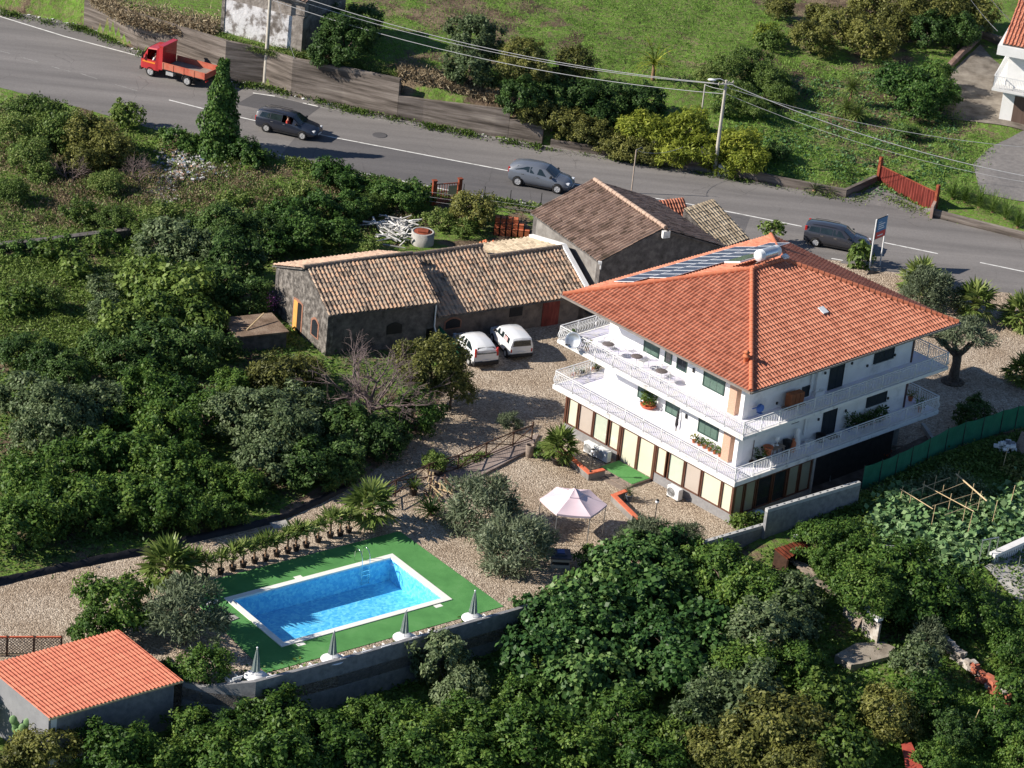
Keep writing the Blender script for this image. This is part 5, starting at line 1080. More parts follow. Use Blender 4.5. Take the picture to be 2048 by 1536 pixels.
# fence posts with wire along the near road edge
FP = [(968,402),(1019.6,409.4),(1081,415),(926,397)]
proto = None
for i, q in enumerate(FP):
    b = P(*q, ZR-.05); lab = ['second from left of the thin dark posts with wire beside the near lane','third thin dark wire-fence post, just below the grey hatchback front wheel','fourth thin dark wire-fence post, beside the barn eave','leftmost thin dark wire-fence post, right of the rusty gate'][i]
    if proto is None:
        proto = thing('fence_post', lab, 'post', b, 0, 'thin wire-fence posts beside the near lane'); s = MB(); s.bar((0,0,-.1),(0,0,1.05),.05); s.build('shaft', M['rust'] if False else M['dark'], proto)
    else: dup(proto, b, 0, lab)
s = MB(); a, c = P(860,384,ZR+.9), P(1100,418,ZR+.9)
for z in (0,-.35,-.65): s.tube([a+up*z, c+up*z], .008, 4, 0, False)
tag(s.build('fence_wire', M['cable']), 'strands of thin wire strung between the dark posts beside the near lane', 'wire')
ribbon('kerb_wall', [( *P(x,y,ZR).xy, -.2, ZR+.14) for x, y in [(880,386),(960,403),(1070,424),(1200,447)]], -.25, M['oldwall'], 'low crumbling roadside wall between the rusty gate and the barn', side=1)
# rusty gate with brick-red posts
a, c = P(862,402,.45), P(917,400,.45); a = P(866,404,.45)
gt = thing('rusty_gate', 'rusty garden gate with brick-red posts and a white notice beside the road', 'gate', ((a.x+c.x)/2,(a.y+c.y)/2,.2), head(a, c)); L = (c-a).length
for x in (-L/2, L/2): s = MB(); s.b2((x-.12,-.12,0),(x+.12,.12,1.75)); s.b2((x-.16,-.16,1.75),(x+.16,.16,1.82)); s.build('post', M['rust'], gt)
s = MB(); s.b2((-L/2+.12,-.08,0),(L/2-.12,.08,.42)); s.build('base_wall', mat('brick_red_wall', [(.22,.07,.05),(.33,.12,.08)], 6, .9), gt)
s = MB()
for i in range(9): x = -L/2+.2+i*(L-.4)/8; s.bar((x,0,.42),(x,0,1.5),.035)
s.bar((-L/2+.1,0,1.5),(L/2-.1,0,1.5),.06); s.bar((-L/2+.1,0,.95),(L/2-.1,0,.95),.04); s.build('bars', M['rust'], gt)
s = MB(); s.b2((.1,-.06,.72),(.72,-.04,1.36)); s.build('notice_panel', M['steel'], gt)
# red sheet gate
a, c = P(1757,371,.55), P(1866,424,.55); L = (c-a).length
gt = thing('sheet_gate', 'red painted sheet metal gate between rusty posts at the driveway', 'gate', ((a.x+c.x)/2,(a.y+c.y)/2,.5), head(a, c))
s = MB(); k = 22
vs = []
for i in range(k*2+1):
    x = -L/2+L*i/(2*k); y = .035*(1 if i % 2 else -1); vs += [(x,y,.12),(x,y,1.5)]
s.add(vs, [(2*i,2*i+2,2*i+3,2*i+1) for i in range(2*k)]); o = s.build('sheet_panel', M['redgate'], gt); o.modifiers.new('solid','SOLIDIFY').thickness = .02
s = MB(); s.bar((-L/2,0,1.52),(L/2,0,1.52),.06); s.bar((-L/2,0,.1),(L/2,0,.1),.06); s.build('gate_frame', M['rust'], gt)
for x, h_ in ((-L/2-.12, 2.15), (L/2+.12, 2.1)): s = MB(); s.b2((x-.11,-.11,-.4),(x+.11,.11,h_)); s.build('post', M['rust'], gt)
a, c = P(1868,424,.5), P(1861,437,.5); s = MB(); s.bar(a+up*.35, c+up*.3, .2, 1.2); tag(s.build('gate_side_panel', mat('faded_pinkish_panel', [(.30,.20,.16),(.42,.30,.25)], 2, .9)), 'short faded side panel at the right end of the red gate', 'panel')
# ================================================================== house and ruin at the top edge
t = thing('house', 'white house with balcony and orange roof cut by the top right corner', 'house', (0,0,0))
c0_ = P(1986,258,.8+g(*P(1990,258,1.2).xy)-.5); zb = g(c0_.x, c0_.y); c0_ = P(1996,246,zb)
du = (P(2048,256,zb)-c0_).xy.normalized(); dn = Vector((-du.y, du.x))
def HP(a, b, z): q = c0_.xy+du*a+dn*b; return (q.x, q.y, zb+z)
def hbox(a0, a1, b0, b1, z0, z1, nm, m):
    s = MB(); s.hexa([HP(a0,b0,z0),HP(a1,b0,z0),HP(a1,b1,z0),HP(a0,b1,z0)], [HP(a0,b0,z1),HP(a1,b0,z1),HP(a1,b1,z1),HP(a0,b1,z1)]); return s.build(nm, m, t)
hbox(0,9,0,9,-.3,6.2,'wall',M['white'])
hbox(-.75,9.5,-1.1,.0,2.75,2.93,'balcony_slab',M['edge']); hbox(-.75,-.003,.0,9,2.75,2.93,'balcony_slab',M['edge'])
hbox(-.8,9.5,-1.3,9.5,5.55,6.25,'roof_fascia',M['white'])
s = MB()
for i in range(46):
    a = -.7+i*.12; s.bar(HP(a,-1.05,2.93), HP(a,-1.05,3.85), .025)
for i in range(60):
    b = -1.05+i*.14; s.bar(HP(-.7,b,2.93), HP(-.7,b,3.85), .025)
s.bar(HP(-.72,-1.05,3.87), HP(6,-1.05,3.87), .06); s.bar(HP(-.7,-1.05,3.87), HP(-.7,8,3.87), .06); s.build('railing', M['rail'], t)
hbox(.9,3.4,-.03,.01,-.1,2.3,'garage_door',mat('brown_garage_door', [(.10,.065,.05),(.14,.095,.075)], 1.2, .7, stretch=(4,4,.3)))
slope('roof_slope', Vector(HP(-.5,-1.0,0)[:2]), Vector(HP(9.5,-1.0,0)[:2]), Vector(HP(-.5,5,0)[:2]), Vector(HP(9.5,5,0)[:2]), zb+6.4, zb+8.2, M['tile'], 41, cp=.27, rp=.40, over=.1, parent=t)
s = MB(); s.lathe([(.02,.06),(.22,.03),(.34,0)], (0,0,0), 16, 0, True, Matrix.Rotation(R(60),3,'X')); o = s.build('satellite_dish', M['steel']); o.location = P(1956,52,2.3); tag(o, 'grey satellite dish on the wall end beside the white corner house', 'satellite dish')
bsh = P(1978,152,zb+2.9)
# walls of the sunken drive
def wall2(a, b, za, zb_, ha, hb, th, m, label):
    pa, pb = P(*a, za), P(*b, zb_); d = (pb-pa).xy.normalized(); n_ = Vector((-d.y, d.x))*th; s = MB()
    s.hexa([(pa.x,pa.y,za-ha),(pb.x,pb.y,zb_-hb),(pb.x+n_.x,pb.y+n_.y,zb_-hb),(pa.x+n_.x,pa.y+n_.y,za-ha)], [(pa.x,pa.y,za),(pb.x,pb.y,zb_),(pb.x+n_.x,pb.y+n_.y,zb_),(pa.x+n_.x,pa.y+n_.y,za)])
    return tag(s.build('garden_wall', m), label, 'wall')
wall2((1898,134),(1966,62),2.9,3.6,2.4,3.4,.35,mat('red_brown_wall', [(.14,.085,.065),(.23,.15,.12),(.30,.21,.175)], 1.4, .95, .3, 9),'red-brown retaining wall slanting up beside the white corner house')
wall2((1966,63),(2040,88),3.5,3.5,3.3,3.3,.3,M['oldwall'],'shaded end wall behind the white corner house')
wall2((1886,196),(1972,206),1.75,1.75,1.1,1.5,.2,mat('whitewashed_wall', [(.40,.40,.40),(.52,.52,.51)], 2, .9),'low whitewashed wall below the ivy mound near the white corner house')
# ruin at the top left
t = thing('ruined_house', 'ruined stone house with flaking white plaster at the top edge', 'ruin', (0,0,0))
za = g(*PG(600,102).xy); r1_, r0_ = P(603,105,za), P(442,62,za); dr = (r1_-r0_).xy.normalized(); nr = Vector((-dr.y, dr.x)); LR = (r1_-r0_).xy.length
M['ruin'] = mat('flaking_plaster_on_stone', [(.10,.085,.075),(.22,.20,.19),(.52,.51,.52),(.62,.61,.62)], 1.15, .95, .7, 5, detail=9, pos=[.36,.45,.53,.7])
M['ruintop'] = mat('bare_grey_rubble_wall', [(.10,.085,.075),(.21,.185,.165),(.30,.27,.25)], 2.0, .95, .8, 6)
def rb(a0, a1, b0, b1, z0, z1, nm, m):
    s = MB(); q = [r0_.xy+dr*a+nr*b for a, b in ((a0,b0),(a1,b0),(a1,b1),(a0,b1))]; s.hexa([(p.x,p.y,za+z0) for p in q], [(p.x,p.y,za+z1) for p in q]); return s.build(nm, m, t)
rb(.25,LR-.9,0,.5,-.4,2.5,'plaster_wall',M['ruin']); rb(0,LR,.06,.55,2.5,4.0,'upper_wall',M['ruintop']); rb(-.03,.25,-.05,6,-.4,2.5,'quoin',M['lava']); rb(LR-.9,LR,-.08,6,-.4,2.6,'quoin',M['ruintop']); rb(LR-.5,LR,.55,6,2.6,4.0,'side_wall',M['lavadark'])
q0, q1 = r0_.xy+dr*(LR*.45)-nr*.2, r0_.xy+dr*(LR+.3)-nr*.2
slope('roof_slope', q0, q1, q0+nr*4, q1+nr*4, za+4.0, za+5.4, M['barntile'], 51, cp=.3, rp=.4, parent=t)
# ================================================================== gazebo
gz = P(1147,1003,1.95); EH, AH, w = 1.95, 2.7, 1.80
gaz = thing('gazebo', 'pale pink two-tier canopy gazebo on thin metal legs over the gravel', 'gazebo', (gz.x, gz.y, 0), R(2))
GA = [math.pi/3*k for k in range(6)]
for a in GA: s = MB(); s.tube([((w-.06)*math.cos(a),(w-.06)*math.sin(a),-.05),((w-.06)*math.cos(a),(w-.06)*math.sin(a),EH)], .026, 8); s.build('leg', M['steel'], gaz)
def sagpanel(s, z0, w0, z1, w1, sag, n=8, valance=.12):
    for a0, a1 in zip(GA, GA[1:]+[2*math.pi]):
        vs = []
        for j in range(n+1):
            f = j/n; wd = w0+(w1-w0)*f; z = z0+(z1-z0)*f; p = Vector((math.cos(a0)*wd, math.sin(a0)*wd, z)); q = Vector((math.cos(a1)*wd, math.sin(a1)*wd, z))
            for i in range(n+1): k = i/n; r_ = p+(q-p)*k; vs.append((r_.x, r_.y, r_.z-sag*4*k*(1-k)*math.sin(math.pi*min(1,f*.8+.2))))
        s.add(vs, [(j*(n+1)+i, j*(n+1)+i+1, (j+1)*(n+1)+i+1, (j+1)*(n+1)+i) for j in range(n) for i in range(n)], 0, True)
        lo_ = vs[:n+1]; s.add(lo_+[(x,y,z-valance) for x,y,z in lo_], [(i,n+1+i,n+2+i,i+1) for i in range(n)])
s = MB(); sagpanel(s, EH, w, AH-.30, .42, .07); s.build('canopy', M['cloth'], gaz)
s = MB(); sagpanel(s, AH-.27, .52, AH+.05, .02, .03, 6, .07); s.build('vent_tier', M['cloth'], gaz)
s = MB(); s.tube([(0,0,AH-.3),(0,0,AH+.2)], .03, 6)
for a, a1 in zip(GA, GA[1:]+[0]):
    p, q = Vector((math.cos(a), math.sin(a), 0)), Vector((math.cos(a1), math.sin(a1), 0)); s.tube([p*(w-.05)+up*(EH-.03), p*.4+up*(AH-.36)], .016, 6); s.tube([p*(w-.06)+up*(EH-.05), q*(w-.06)+up*(EH-.05)], .016, 6)
s.build('frame', M['dark'], gaz)
# ================================================================== parasols, tables, loungers along the pool wall
def parasol(label, px, py_top, py_bot):
    b = P(px, py_bot, .72); t = thing('parasol', label, 'parasol', (b.x, b.y, .03), 0, 'closed parasols along the pool wall')
    s = MB(); s.tube([(0,0,0),(0,0,2.25)], .022, 8); s.build('pole', M['rail'], t)
    s = MB(); n = 16; vs = []; prof = [(.05,2.16),(.10,1.9),(.16,1.55),(.20,1.2),(.235,.98)]
    for i, (r, z) in enumerate(prof):
        for j in range(n): a = 2*math.pi*j/n; rr = r*(1 if j % 2 else .62); vs.append((rr*math.cos(a), rr*math.sin(a), z+(.05 if j % 2 and i == 4 else 0)))
    s.add(vs, [(i*n+j, i*n+(j+1) % n, (i+1)*n+(j+1) % n, (i+1)*n+j) for i in range(4) for j in range(n)]); s.build('canopy', M['parasol'], t)
    s = MB(); s.ball((0,0,2.25), .05, 8, 6); s.build('finial', M['plastic'], t); return t, b
PP = [('leftmost closed grey-green parasol, beside the small citrus at the turf corner',511,1352),('second closed grey-green parasol from the left along the pool wall',664,1318),('third closed grey-green parasol from the left along the pool wall',808,1275),('rightmost closed grey-green parasol, near the far turf corner',945,1236)]
TT = ['leftmost','second','third','rightmost']
prt = None
for i, (lab, x, y) in enumerate(PP):
    tp, b = parasol(lab, x, 0, y)
    lab2 = f'round white plastic table at the foot of the {TT[i]} closed parasol'
    q = Vector((b.x+.02, b.y-.02, .03))
    if prt is None:
        prt = thing('round_table', lab2, 'table', q, 0, 'round white tables on the pool wall'); s = MB(); s.lathe([(.05,.685),(.55,.685),(.58,.70),(.58,.715),(.05,.73),(.03,.73)], (0,0,0), 24); s.build('table_top', M['plastic'], prt)
        for k in range(4):
            a = math.pi/2*k+.78; s = MB(); s.tube([(.16*math.cos(a),.16*math.sin(a),.68),(.42*math.cos(a),.42*math.sin(a),0)], [.03,.025], 6); s.build('leg', M['plastic'], prt)
    else: dup(prt, q, 0, lab2)
LL = [(642-170,1373),(452,1380),(534,1345),(620,1330),(685,1310),(728,1300),(766,1290),(828,1270),(858,1262),(968,1232)]
LL = [(470,1352,'left of the leftmost parasol table'),(537,1350,'right of the leftmost parasol table'),(619,1329,'left of the second parasol table'),(684,1312,'right of the second parasol table'),(727,1300,'midway between the second and third parasols'),(766,1290,'left of the third parasol table'),(828,1271,'right of the third parasol table'),(858,1262,'farther right of the third parasol table'),(968,1231,'right of the rightmost parasol table')]
prt = None
for x, y, w_ in LL:
    q = P(x, y+3, .75); lab = f'white slatted chair behind the pool wall, {w_}'
    if prt is None:
        prt = thing('garden_chair', lab, 'chair', (q.x,q.y,.03), pang, 'white slatted chairs along the pool wall')
        s = MB()
        for k in range(7): s.b2((-.27+k*.082,-.02,.40),(-.27+k*.082+.055,.42,.43))
        s.build('seat', M['plastic'], prt); s = MB()
        for k in range(7): x0 = -.27+k*.082; s.hexa([(x0,-.05,.42),(x0+.055,-.05,.42),(x0+.055,-.02,.42),(x0,-.02,.42)], [(x0,-.26,.86),(x0+.055,-.26,.86),(x0+.055,-.23,.86),(x0,-.23,.86)])
        s.bar((-.28,-.245,.87),(.28,-.245,.87),.05,.05); s.build('backrest', M['plastic'], prt)
        for sx in (-.26,.26):
            for sy in (-.02,.4): s = MB(); s.bar((sx,sy,0),(sx,sy,.40),.045); s.build('leg', M['plastic'], prt)
            s = MB(); s.bar((sx,-.14,.62),(sx,.40,.62),.05,.03); s.bar((sx,.4,.4),(sx,.4,.62),.04); s.build('armrest', M['plastic'], prt)
    else: dup(prt, (q.x,q.y,.03), pang, lab)
# ================================================================== things round the house front
prt = None
for i, (x, y, lab) in enumerate([(1181,909,'white air conditioner unit on the gravel, left of the pair beside the glass door'),(1206,921,'white air conditioner unit on the gravel, right of the pair beside the glass door'),(1348,997,'white air conditioner unit standing alone under the taupe blind')]):
    q = P(x, y, .0)
    if prt is None:
        prt = thing('air_conditioner', lab, 'air conditioner', q, VR+R(-90)+R(180)-R(180), 'air conditioner units along the house front')
        s = MB(); s.b2((-.45,-.18,.06),(.45,.18,.72)); o = s.build('casing', M['metalwhite'], prt); bv = o.modifiers.new('bevel','BEVEL'); bv.width = .03
        s = MB(); s.lathe([(.28,0),(.28,.012),(.02,.02)], (-.12,-.181,.40), 24, 0, True, Matrix.Rotation(R(90),3,'X')); s.build('fan_opening', M['steelrim'], prt)
        s = MB()
        for k in range(6): s.lathe([(.045+.045*k,.02),(.052+.045*k,.03),(.059+.045*k,.02)], (-.12,-.181,.40), 24, 0, True, Matrix.Rotation(R(90),3,'X'))
        s.build('fan_grille', M['rail'], prt); s = MB()
        for sx in (-.35,.35): s.b2((sx-.05,-.2,0),(sx+.05,.2,.06))
        s.build('foot', M['dark'], prt)
    else: dup(prt, q, prt.rotation_euler.z, lab)
prt = None
for x, y, lab in [(1181,944,'black garden lamp post on the left planter wall by the entrance'),(1309,1046,'black garden lamp post beside the right planter wall near the bushes')]:
    q = P(x, y, .45 if x < 1200 else 0)
    if prt is None:
        prt = thing('garden_lamp', lab, 'lamp', q, 0, 'black garden lamp posts by the entrance'); s = MB(); s.lathe([(.07,0),(.07,.05),(.025,.09),(.025,1.15),(.05,1.2)], (0,0,0), 10); s.build('post', M['dark'], prt)
        s = MB(); s.ball((0,0,1.3), .11, 12, 8); s.build('globe', M['plastic'], prt); s = MB(); s.lathe([(.09,1.38),(.12,1.40),(.02,1.47)], (0,0,0), 10); s.build('cap', M['dark'], prt)
    else: dup(prt, q, 0, lab)
# brick barbecue / stone pedestal by the olives
q = P(1119,1128,0); t = thing('stone_barbecue', 'square layered stone barbecue block with a dark top beside the olive tree', 'barbecue', q, .1)
s = MB(); s.b2((-.5,-.5,0),(.5,.5,.18)); s.b2((-.46,-.46,.36),(.46,.46,.54)); s.build('pale_course', mat('cream_stone', [(.48,.44,.37),(.58,.54,.46)], 4, .9), t)
s = MB(); s.b2((-.44,-.44,.18),(.44,.44,.36)); s.build('dark_course', M['dark'], t)
s = MB(); s.b2((-.54,-.54,.54),(.54,.54,.64)); s.b2((-.32,-.32,.64),(.32,.32,.74)); s.build('top_slab', mat('slate_top', [(.06,.065,.09),(.10,.105,.14)], 4, .6), t)
s = MB(); s.b2((-.2,-.2,.742),(.2,.2,.79)); s.build('lid', M['blue'], t)
# ================================================================== timber ramp with rustic railing
ra, rb_ = P(1062,898,.12), P(905,968,.05)
dr_ = (rb_-ra).xy.normalized(); nr_ = Vector((-dr_.y, dr_.x)); LRm = (rb_-ra).xy.length
s = MB(); A0, A1 = P(1078,868,.1), P(1062,900,.1); B0, B1 = P(850,955,.1), P(905,982,.1)
k = 44
for i in range(k):
    f, f2 = i/k, (i+.93)/k
    q = [A0+(B0-A0)*f, A0+(B0-A0)*f2, A1+(B1-A1)*f2, A1+(B1-A1)*f]; z = .16
    s.hexa([(p.x,p.y,.02) for p in q][::-1], [(p.x,p.y,z) for p in q][::-1])
tag(s.build('timber_ramp', mat('grey_brown_planks', [(.17,.13,.115),(.26,.205,.18),(.33,.27,.24)], 1.5, .85, .2, 8)), 'sloping grey-brown plank walkway with a rustic railing on the gravel', 'walkway')
s = None
rl = thing('rustic_railing', 'dark timber post and cross-brace railing along the plank walkway', 'railing', (0,0,0))
RP = [(1066,876),(1046,893),(1024,890),(972,914),(915,940),(855,958)]
RP = [(1063,880),(1025,893),(971,915),(915,940),(856,958),(790,990),(745,1015)]
pts = [P(x, y, .12) for x, y in RP]
for i, p in enumerate(pts):
    if i == 0: hgt = 1.15
    else: hgt = .95
    s = MB(); s.tube([p-up*.15, p+up*hgt], .045, 7); s.build('post', M['darkwood'], rl)
for i in range(len(pts)-1):
    a, b = pts[i], pts[i+1]; s = MB(); s.tube([a+up*.92, b+up*.92], .038, 6); s.tube([a+up*.12, b+up*.86], .03, 6); s.tube([a+up*.86, b+up*.12], .03, 6); s.tube([a+up*.12, b+up*.12], .03, 6); s.build('rail', M['darkwood'], rl)
rng = random.Random(5); s = MB(); c = P(878,985,0)
for i in range(26):
    a = rng.uniform(-.5,.5); L = rng.uniform(.6,1.7); p = Vector((c.x+rng.uniform(-.7,.7), c.y+rng.uniform(-.9,.9), .1+rng.random()*.45)); d = Vector((math.cos(-1.2+a), math.sin(-1.2+a), rng.uniform(-.15,.3)))*L/2
    s.bar(p-d, p+d, .06, .05, rng.randint(0, 1))
o = s.build('timber_heap', [M['darkwood'], M['bamboo']]); tag(o, 'heap of broken rail timbers and canes at the lower end of the walkway', 'timber')
s = MB(); s.lathe([(.16,0),(.2,.05),(.23,.4),(.24,.75),(.22,.78),(.2,.72),(.18,.4)], (0,0,0), 14); o = s.build('stone_urn', M['wood']); o.location = P(1058,914,0); tag(o, 'tall grey-brown urn standing at the upper end of the plank walkway', 'urn')
# ================================================================== on the terraces of the house
prt = None; rng = random.Random(8)
TB = [(1216.5,688,'rear left'),(1273.5,712.5,'middle'),(1323,742,'front right')]
def on_floor(x, y, z): return P(x, y, z)
for i, (x, y, w_) in enumerate(TB):
    q = P(x, y, Z2+.70); q.z = Z2; lab = ['round dark-topped bistro table farthest left on the upper terrace','middle round dark-topped bistro table on the upper terrace','rightmost round dark-topped bistro table on the upper terrace'][i]
    if prt is None:
        prt = thing('bistro_table', lab, 'table', q, .3, 'bistro tables on the upper terrace'); s = MB(); s.lathe([(.02,.685),(.33,.685),(.345,.70),(.33,.715),(.02,.715)], (0,0,0), 24); s.build('table_top', mat('brown_grey_table_top', [(.10,.085,.085),(.16,.135,.13)], 4, .5), prt)
        s = MB(); s.tube([(0,0,.02),(0,0,.69)], .025, 8)
        for k in range(3): a = 2.09*k; s.tube([(0,0,.06),(.25*math.cos(a),.25*math.sin(a),.01)], .018, 6)
        s.build('leg', M['metalwhite'], prt)
    else: dup(prt, q, .3, lab)
prt = None
for i, (x, y, rz, lab) in enumerate([(1206,684,2.4,'white metal chair left of the farthest left bistro table'),(1228,697,-.9,'white metal chair right of the farthest left bistro table'),(1266,702,2.2,'white metal chair behind the middle bistro table'),(1288,721,-.8,'white metal chair right of the middle bistro table'),(1313,741,2.4,'white metal chair left of the rightmost bistro table'),(1340,752,-.9,'white metal chair right of the rightmost bistro table')]):
    q = P(x, y, Z2+.44); q.z = Z2
    if prt is None:
        prt = thing('metal_chair', lab, 'chair', q, rz, 'white metal chairs on the upper terrace')
        s = MB()
        for k in range(6): s.bar((-.19,-.18+k*.072,.44),(.19,-.18+k*.072,.44),.03,.015)
        s.build('seat', M['steel'], prt); s = MB(); s.tube([(-.2,-.2,0),(-.2,-.2,.45),(-.24,-.2,.85),(-.1,-.22,.92)], .014, 6); s.tube([(-.2,.2,0),(-.2,.2,.45),(-.24,.2,.85),(-.1,.22,.92)], .014, 6); s.tube([(-.24,-.2,.85),(-.26,0,.9),(-.24,.2,.85)], .014, 6)
        for k in (-.1,0,.1): s.tube([(-.2,k,.45),(-.25,k,.87)], .010, 5)
        s.build('backrest', M['metalwhite'], prt)
        for sy in (-.2,.2):
            s = MB(); s.tube([(.2,sy,0),(.2,sy,.45)], .014, 6); s.build('leg', M['metalwhite'], prt); s = MB(); s.tube([(-.21,sy,.66),(.05,sy*1.15,.68),(.2,sy*1.1,.62),(.2,sy,.45)], .013, 6); s.build('armrest', M['metalwhite'], prt)
    else: dup(prt, q, rz, lab)
q = HW(-8.75, 5.75, Z2+.45); t = thing('satellite_dish', 'large grey satellite dish mounted on the upper terrace railing', 'satellite dish', q, VR)
s = MB(); Md = Matrix.Rotation(R(-62), 3, 'Y') @ Matrix.Rotation(R(25), 3, 'X'); s.lathe([(.01,.0),(.2,.02),(.36,.065),(.46,.12),(.47,.115),(.36,.05),(.01,-.015)], (-.2,0,.15), 24, 0, True, Md); s.build('reflector', M['steel'], t)
s = MB(); s.tube([(.05,0,-.4),(.05,0,.25),(-.18,0,.15)], .03, 6); s.tube([(-.22,0,-.1),(-.62,.1,-.05)], .015, 6); s.b2((-.68,.05,-.09),(-.58,.15,-.01)); s.build('mount', M['dark'], t)
# sign on two posts by the road
sg = thing('roadside_sign', 'blue sign with a red lower band on two white posts by the road', 'sign', P(1737,546,.3), 0)
o = sg.location; a = P(1733,552,.2); ps = []
b0, b1, b2, b3 = P(1731,535,1.5), P(1744,468,3.9), None, None
dgn = Vector((.62,.78,0)); SW, SHt, SZ = 1.25, 1.45, 2.35
s = MB()
for k in (0, 1):
    p = dgn*(SW*k); s = MB(); s.tube([(p.x,p.y,-.3),(p.x,p.y,SZ+SHt)], .05, 8); s.build('post', M['rail'], sg)
def spanel(z0, z1, x0, x1, off, nm, m):
    s = MB(); nn_ = Vector((dgn.y,-dgn.x,0)); q = [dgn*x0+nn_*off, dgn*x1+nn_*off, dgn*x1+nn_*(off-.03), dgn*x0+nn_*(off-.03)]
    s.prism([(p.x,p.y) for p in q][::1], z0, z1); return s.build(nm, m, sg)
spanel(SZ, SZ+SHt, .06, SW-.0, .03, 'backing', M['black']); 
spanel(SZ+.5, SZ+SHt-.03, .10, SW-.04, .05, 'blue_panel', mat('sign_blue', [(.06,.17,.34),(.10,.24,.42)], 1.5, .5)); spanel(SZ+.03, SZ+.49, .10, SW-.04, .05, 'red_panel', mat('sign_red', [(.55,.05,.05),(.62,.08,.07)], 2, .5))
for z, x0, x1 in ((SZ+1.15,.25,.62),(SZ+1.0,.25,1.0),(SZ+.85,.25,.85),(SZ+.70,.25,.95),(SZ+.22,.3,.9)): spanel(z-.03, z+.035, x0, x1, .056, 'lettering', mat('sign_lettering', [(.45,.55,.62)], 2, .6) if z > SZ+1.1 else M['plastic'])
s = MB(); c = P(1752,556,.2); s.add([(c.x-1.0,c.y-.5,.0),(c.x+.9,c.y-.2,.0),(c.x+.6,c.y+.6,.0),(c.x-.6,c.y+.5,.0),(c.x-.5,c.y-.1,.75),(c.x+.2,c.y+.15,.6)], [(0,1,5,4),(1,2,5),(2,3,4,5),(3,0,4)]); tag(s.build('dark_boulder', M['lavadark']), 'dark rock mound at the foot of the roadside sign', 'rock')
# ================================================================== shaded side of the house
def pot(s, r, h, mi=0, c=(0,0,0)): s.lathe([(r*.72,0),(r,h*.92),(r*1.08,h*.93),(r*1.08,h),(r*.9,h),(r*.85,h*.85),(.01,h*.85)], c, 14, mi)
def simple(name, label, cat, loc, build, m, rz=0, group=None):
    s = MB(); build(s); o = s.build(name, m); o.location = loc; o.rotation_euler = (0,0,rz); return tag(o, label, cat, group)
def tub(r, h):
    return lambda s: s.lathe([(r*.8,0),(r,h),(r*.92,h),(r*.75,h*.25),(.01,h*.25)], (0,0,0), 16)
def leafy(s_, n, r, h, seed, mi=0, size=.16):
    rng = random.Random(seed)
    for i in range(n):
        a, b = rng.uniform(0, 6.28), rng.random()**.5*r; z = h*rng.random(); L = size*rng.uniform(.7,1.4); d = Vector((math.cos(a+rng.uniform(-1,1)), math.sin(a+rng.uniform(-1,1)), rng.uniform(-.3,.9))).normalized()
        p = Vector((b*math.cos(a), b*math.sin(a), z)); x, y, _ = s_.frame(d); q = p+d*L
        s_.add([p, p+d*L*.5+x*L*.28, q, p+d*L*.5-x*L*.28], [(0,1,2,3)], mi)
LM = {}
def lm(k, cols, **kw):
    LM[k] = leafmat('leaves_'+k, cols, **kw); return LM[k]
lm('citrus', [(.016,.042,.009),(.044,.098,.017),(.091,.163,.029),(.182,.260,.052)])
lm('bright', [(.03,.06,.013),(.075,.13,.024),(.14,.205,.042),(.22,.29,.075)], trans=.3)
lm('grey', [(.03,.05,.02),(.07,.105,.042),(.13,.175,.08),(.22,.27,.14)])
lm('olive', [(.044,.062,.033),(.100,.131,.073),(.175,.213,.125),(.275,.312,.206)], rough=.55)
lm('brownish', [(.032,.038,.012),(.087,.096,.026),(.167,.174,.043),(.261,.254,.072)])
lm('dark', [(.014,.035,.010),(.038,.080,.020),(.072,.131,.032),(.145,.217,.058)])
lm('yellow', [(.066,.094,.013),(.154,.198,.024),(.264,.308,.044),(.396,.418,.066)], trans=.35)
lm('vine', [(.015,.044,.013),(.040,.098,.025),(.088,.169,.045),(.175,.263,.081)], rough=.42, trans=.25)
lm('palm', [(.06,.10,.02),(.13,.19,.045),(.22,.28,.08),(.34,.38,.15)], rough=.4)
lm('squash', [(.040,.098,.034),(.081,.172,.063),(.149,.259,.103),(.230,.333,.149)], rough=.5)
lm('ivy', [(.014,.043,.010),(.043,.099,.020),(.080,.152,.032),(.145,.232,.051)])
lm('grass', [(.068,.145,.024),(.128,.238,.043),(.187,.306,.060),(.272,.357,.102)], trans=.3, rough=.6)
lm('dry', [(.125,.094,.056),(.225,.169,.106),(.325,.256,.163),(.413,.350,.237)], rough=.8)
lm('scrub', [(.031,.058,.015),(.076,.128,.027),(.145,.212,.048),(.272,.306,.102)])
lm('reed', [(.039,.085,.016),(.085,.156,.026),(.143,.221,.046),(.208,.286,.078)])
def potplant(label, loc, pr, ph, pm, n, r, h, seed, lk='citrus', cat='potted plant', size=.14):
    t = thing('potted_plant', label, cat, loc, 0); s = MB(); pot(s, pr, ph); s.build('pot', pm, t); s = MB(); leafy(s, n, r, h, seed, 0, size); o = s.build('foliage', LM[lk], t); o.location = (0,0,ph*.8)
    setattr(o.data, 'name', 'foliage'); a = o.data.attributes.new('tint','FLOAT','POINT'); rg = np.random.default_rng(seed); a.data.foreach_set('value', np.repeat(rg.random(len(o.data.vertices)//4), 4).astype(np.float32)); return t
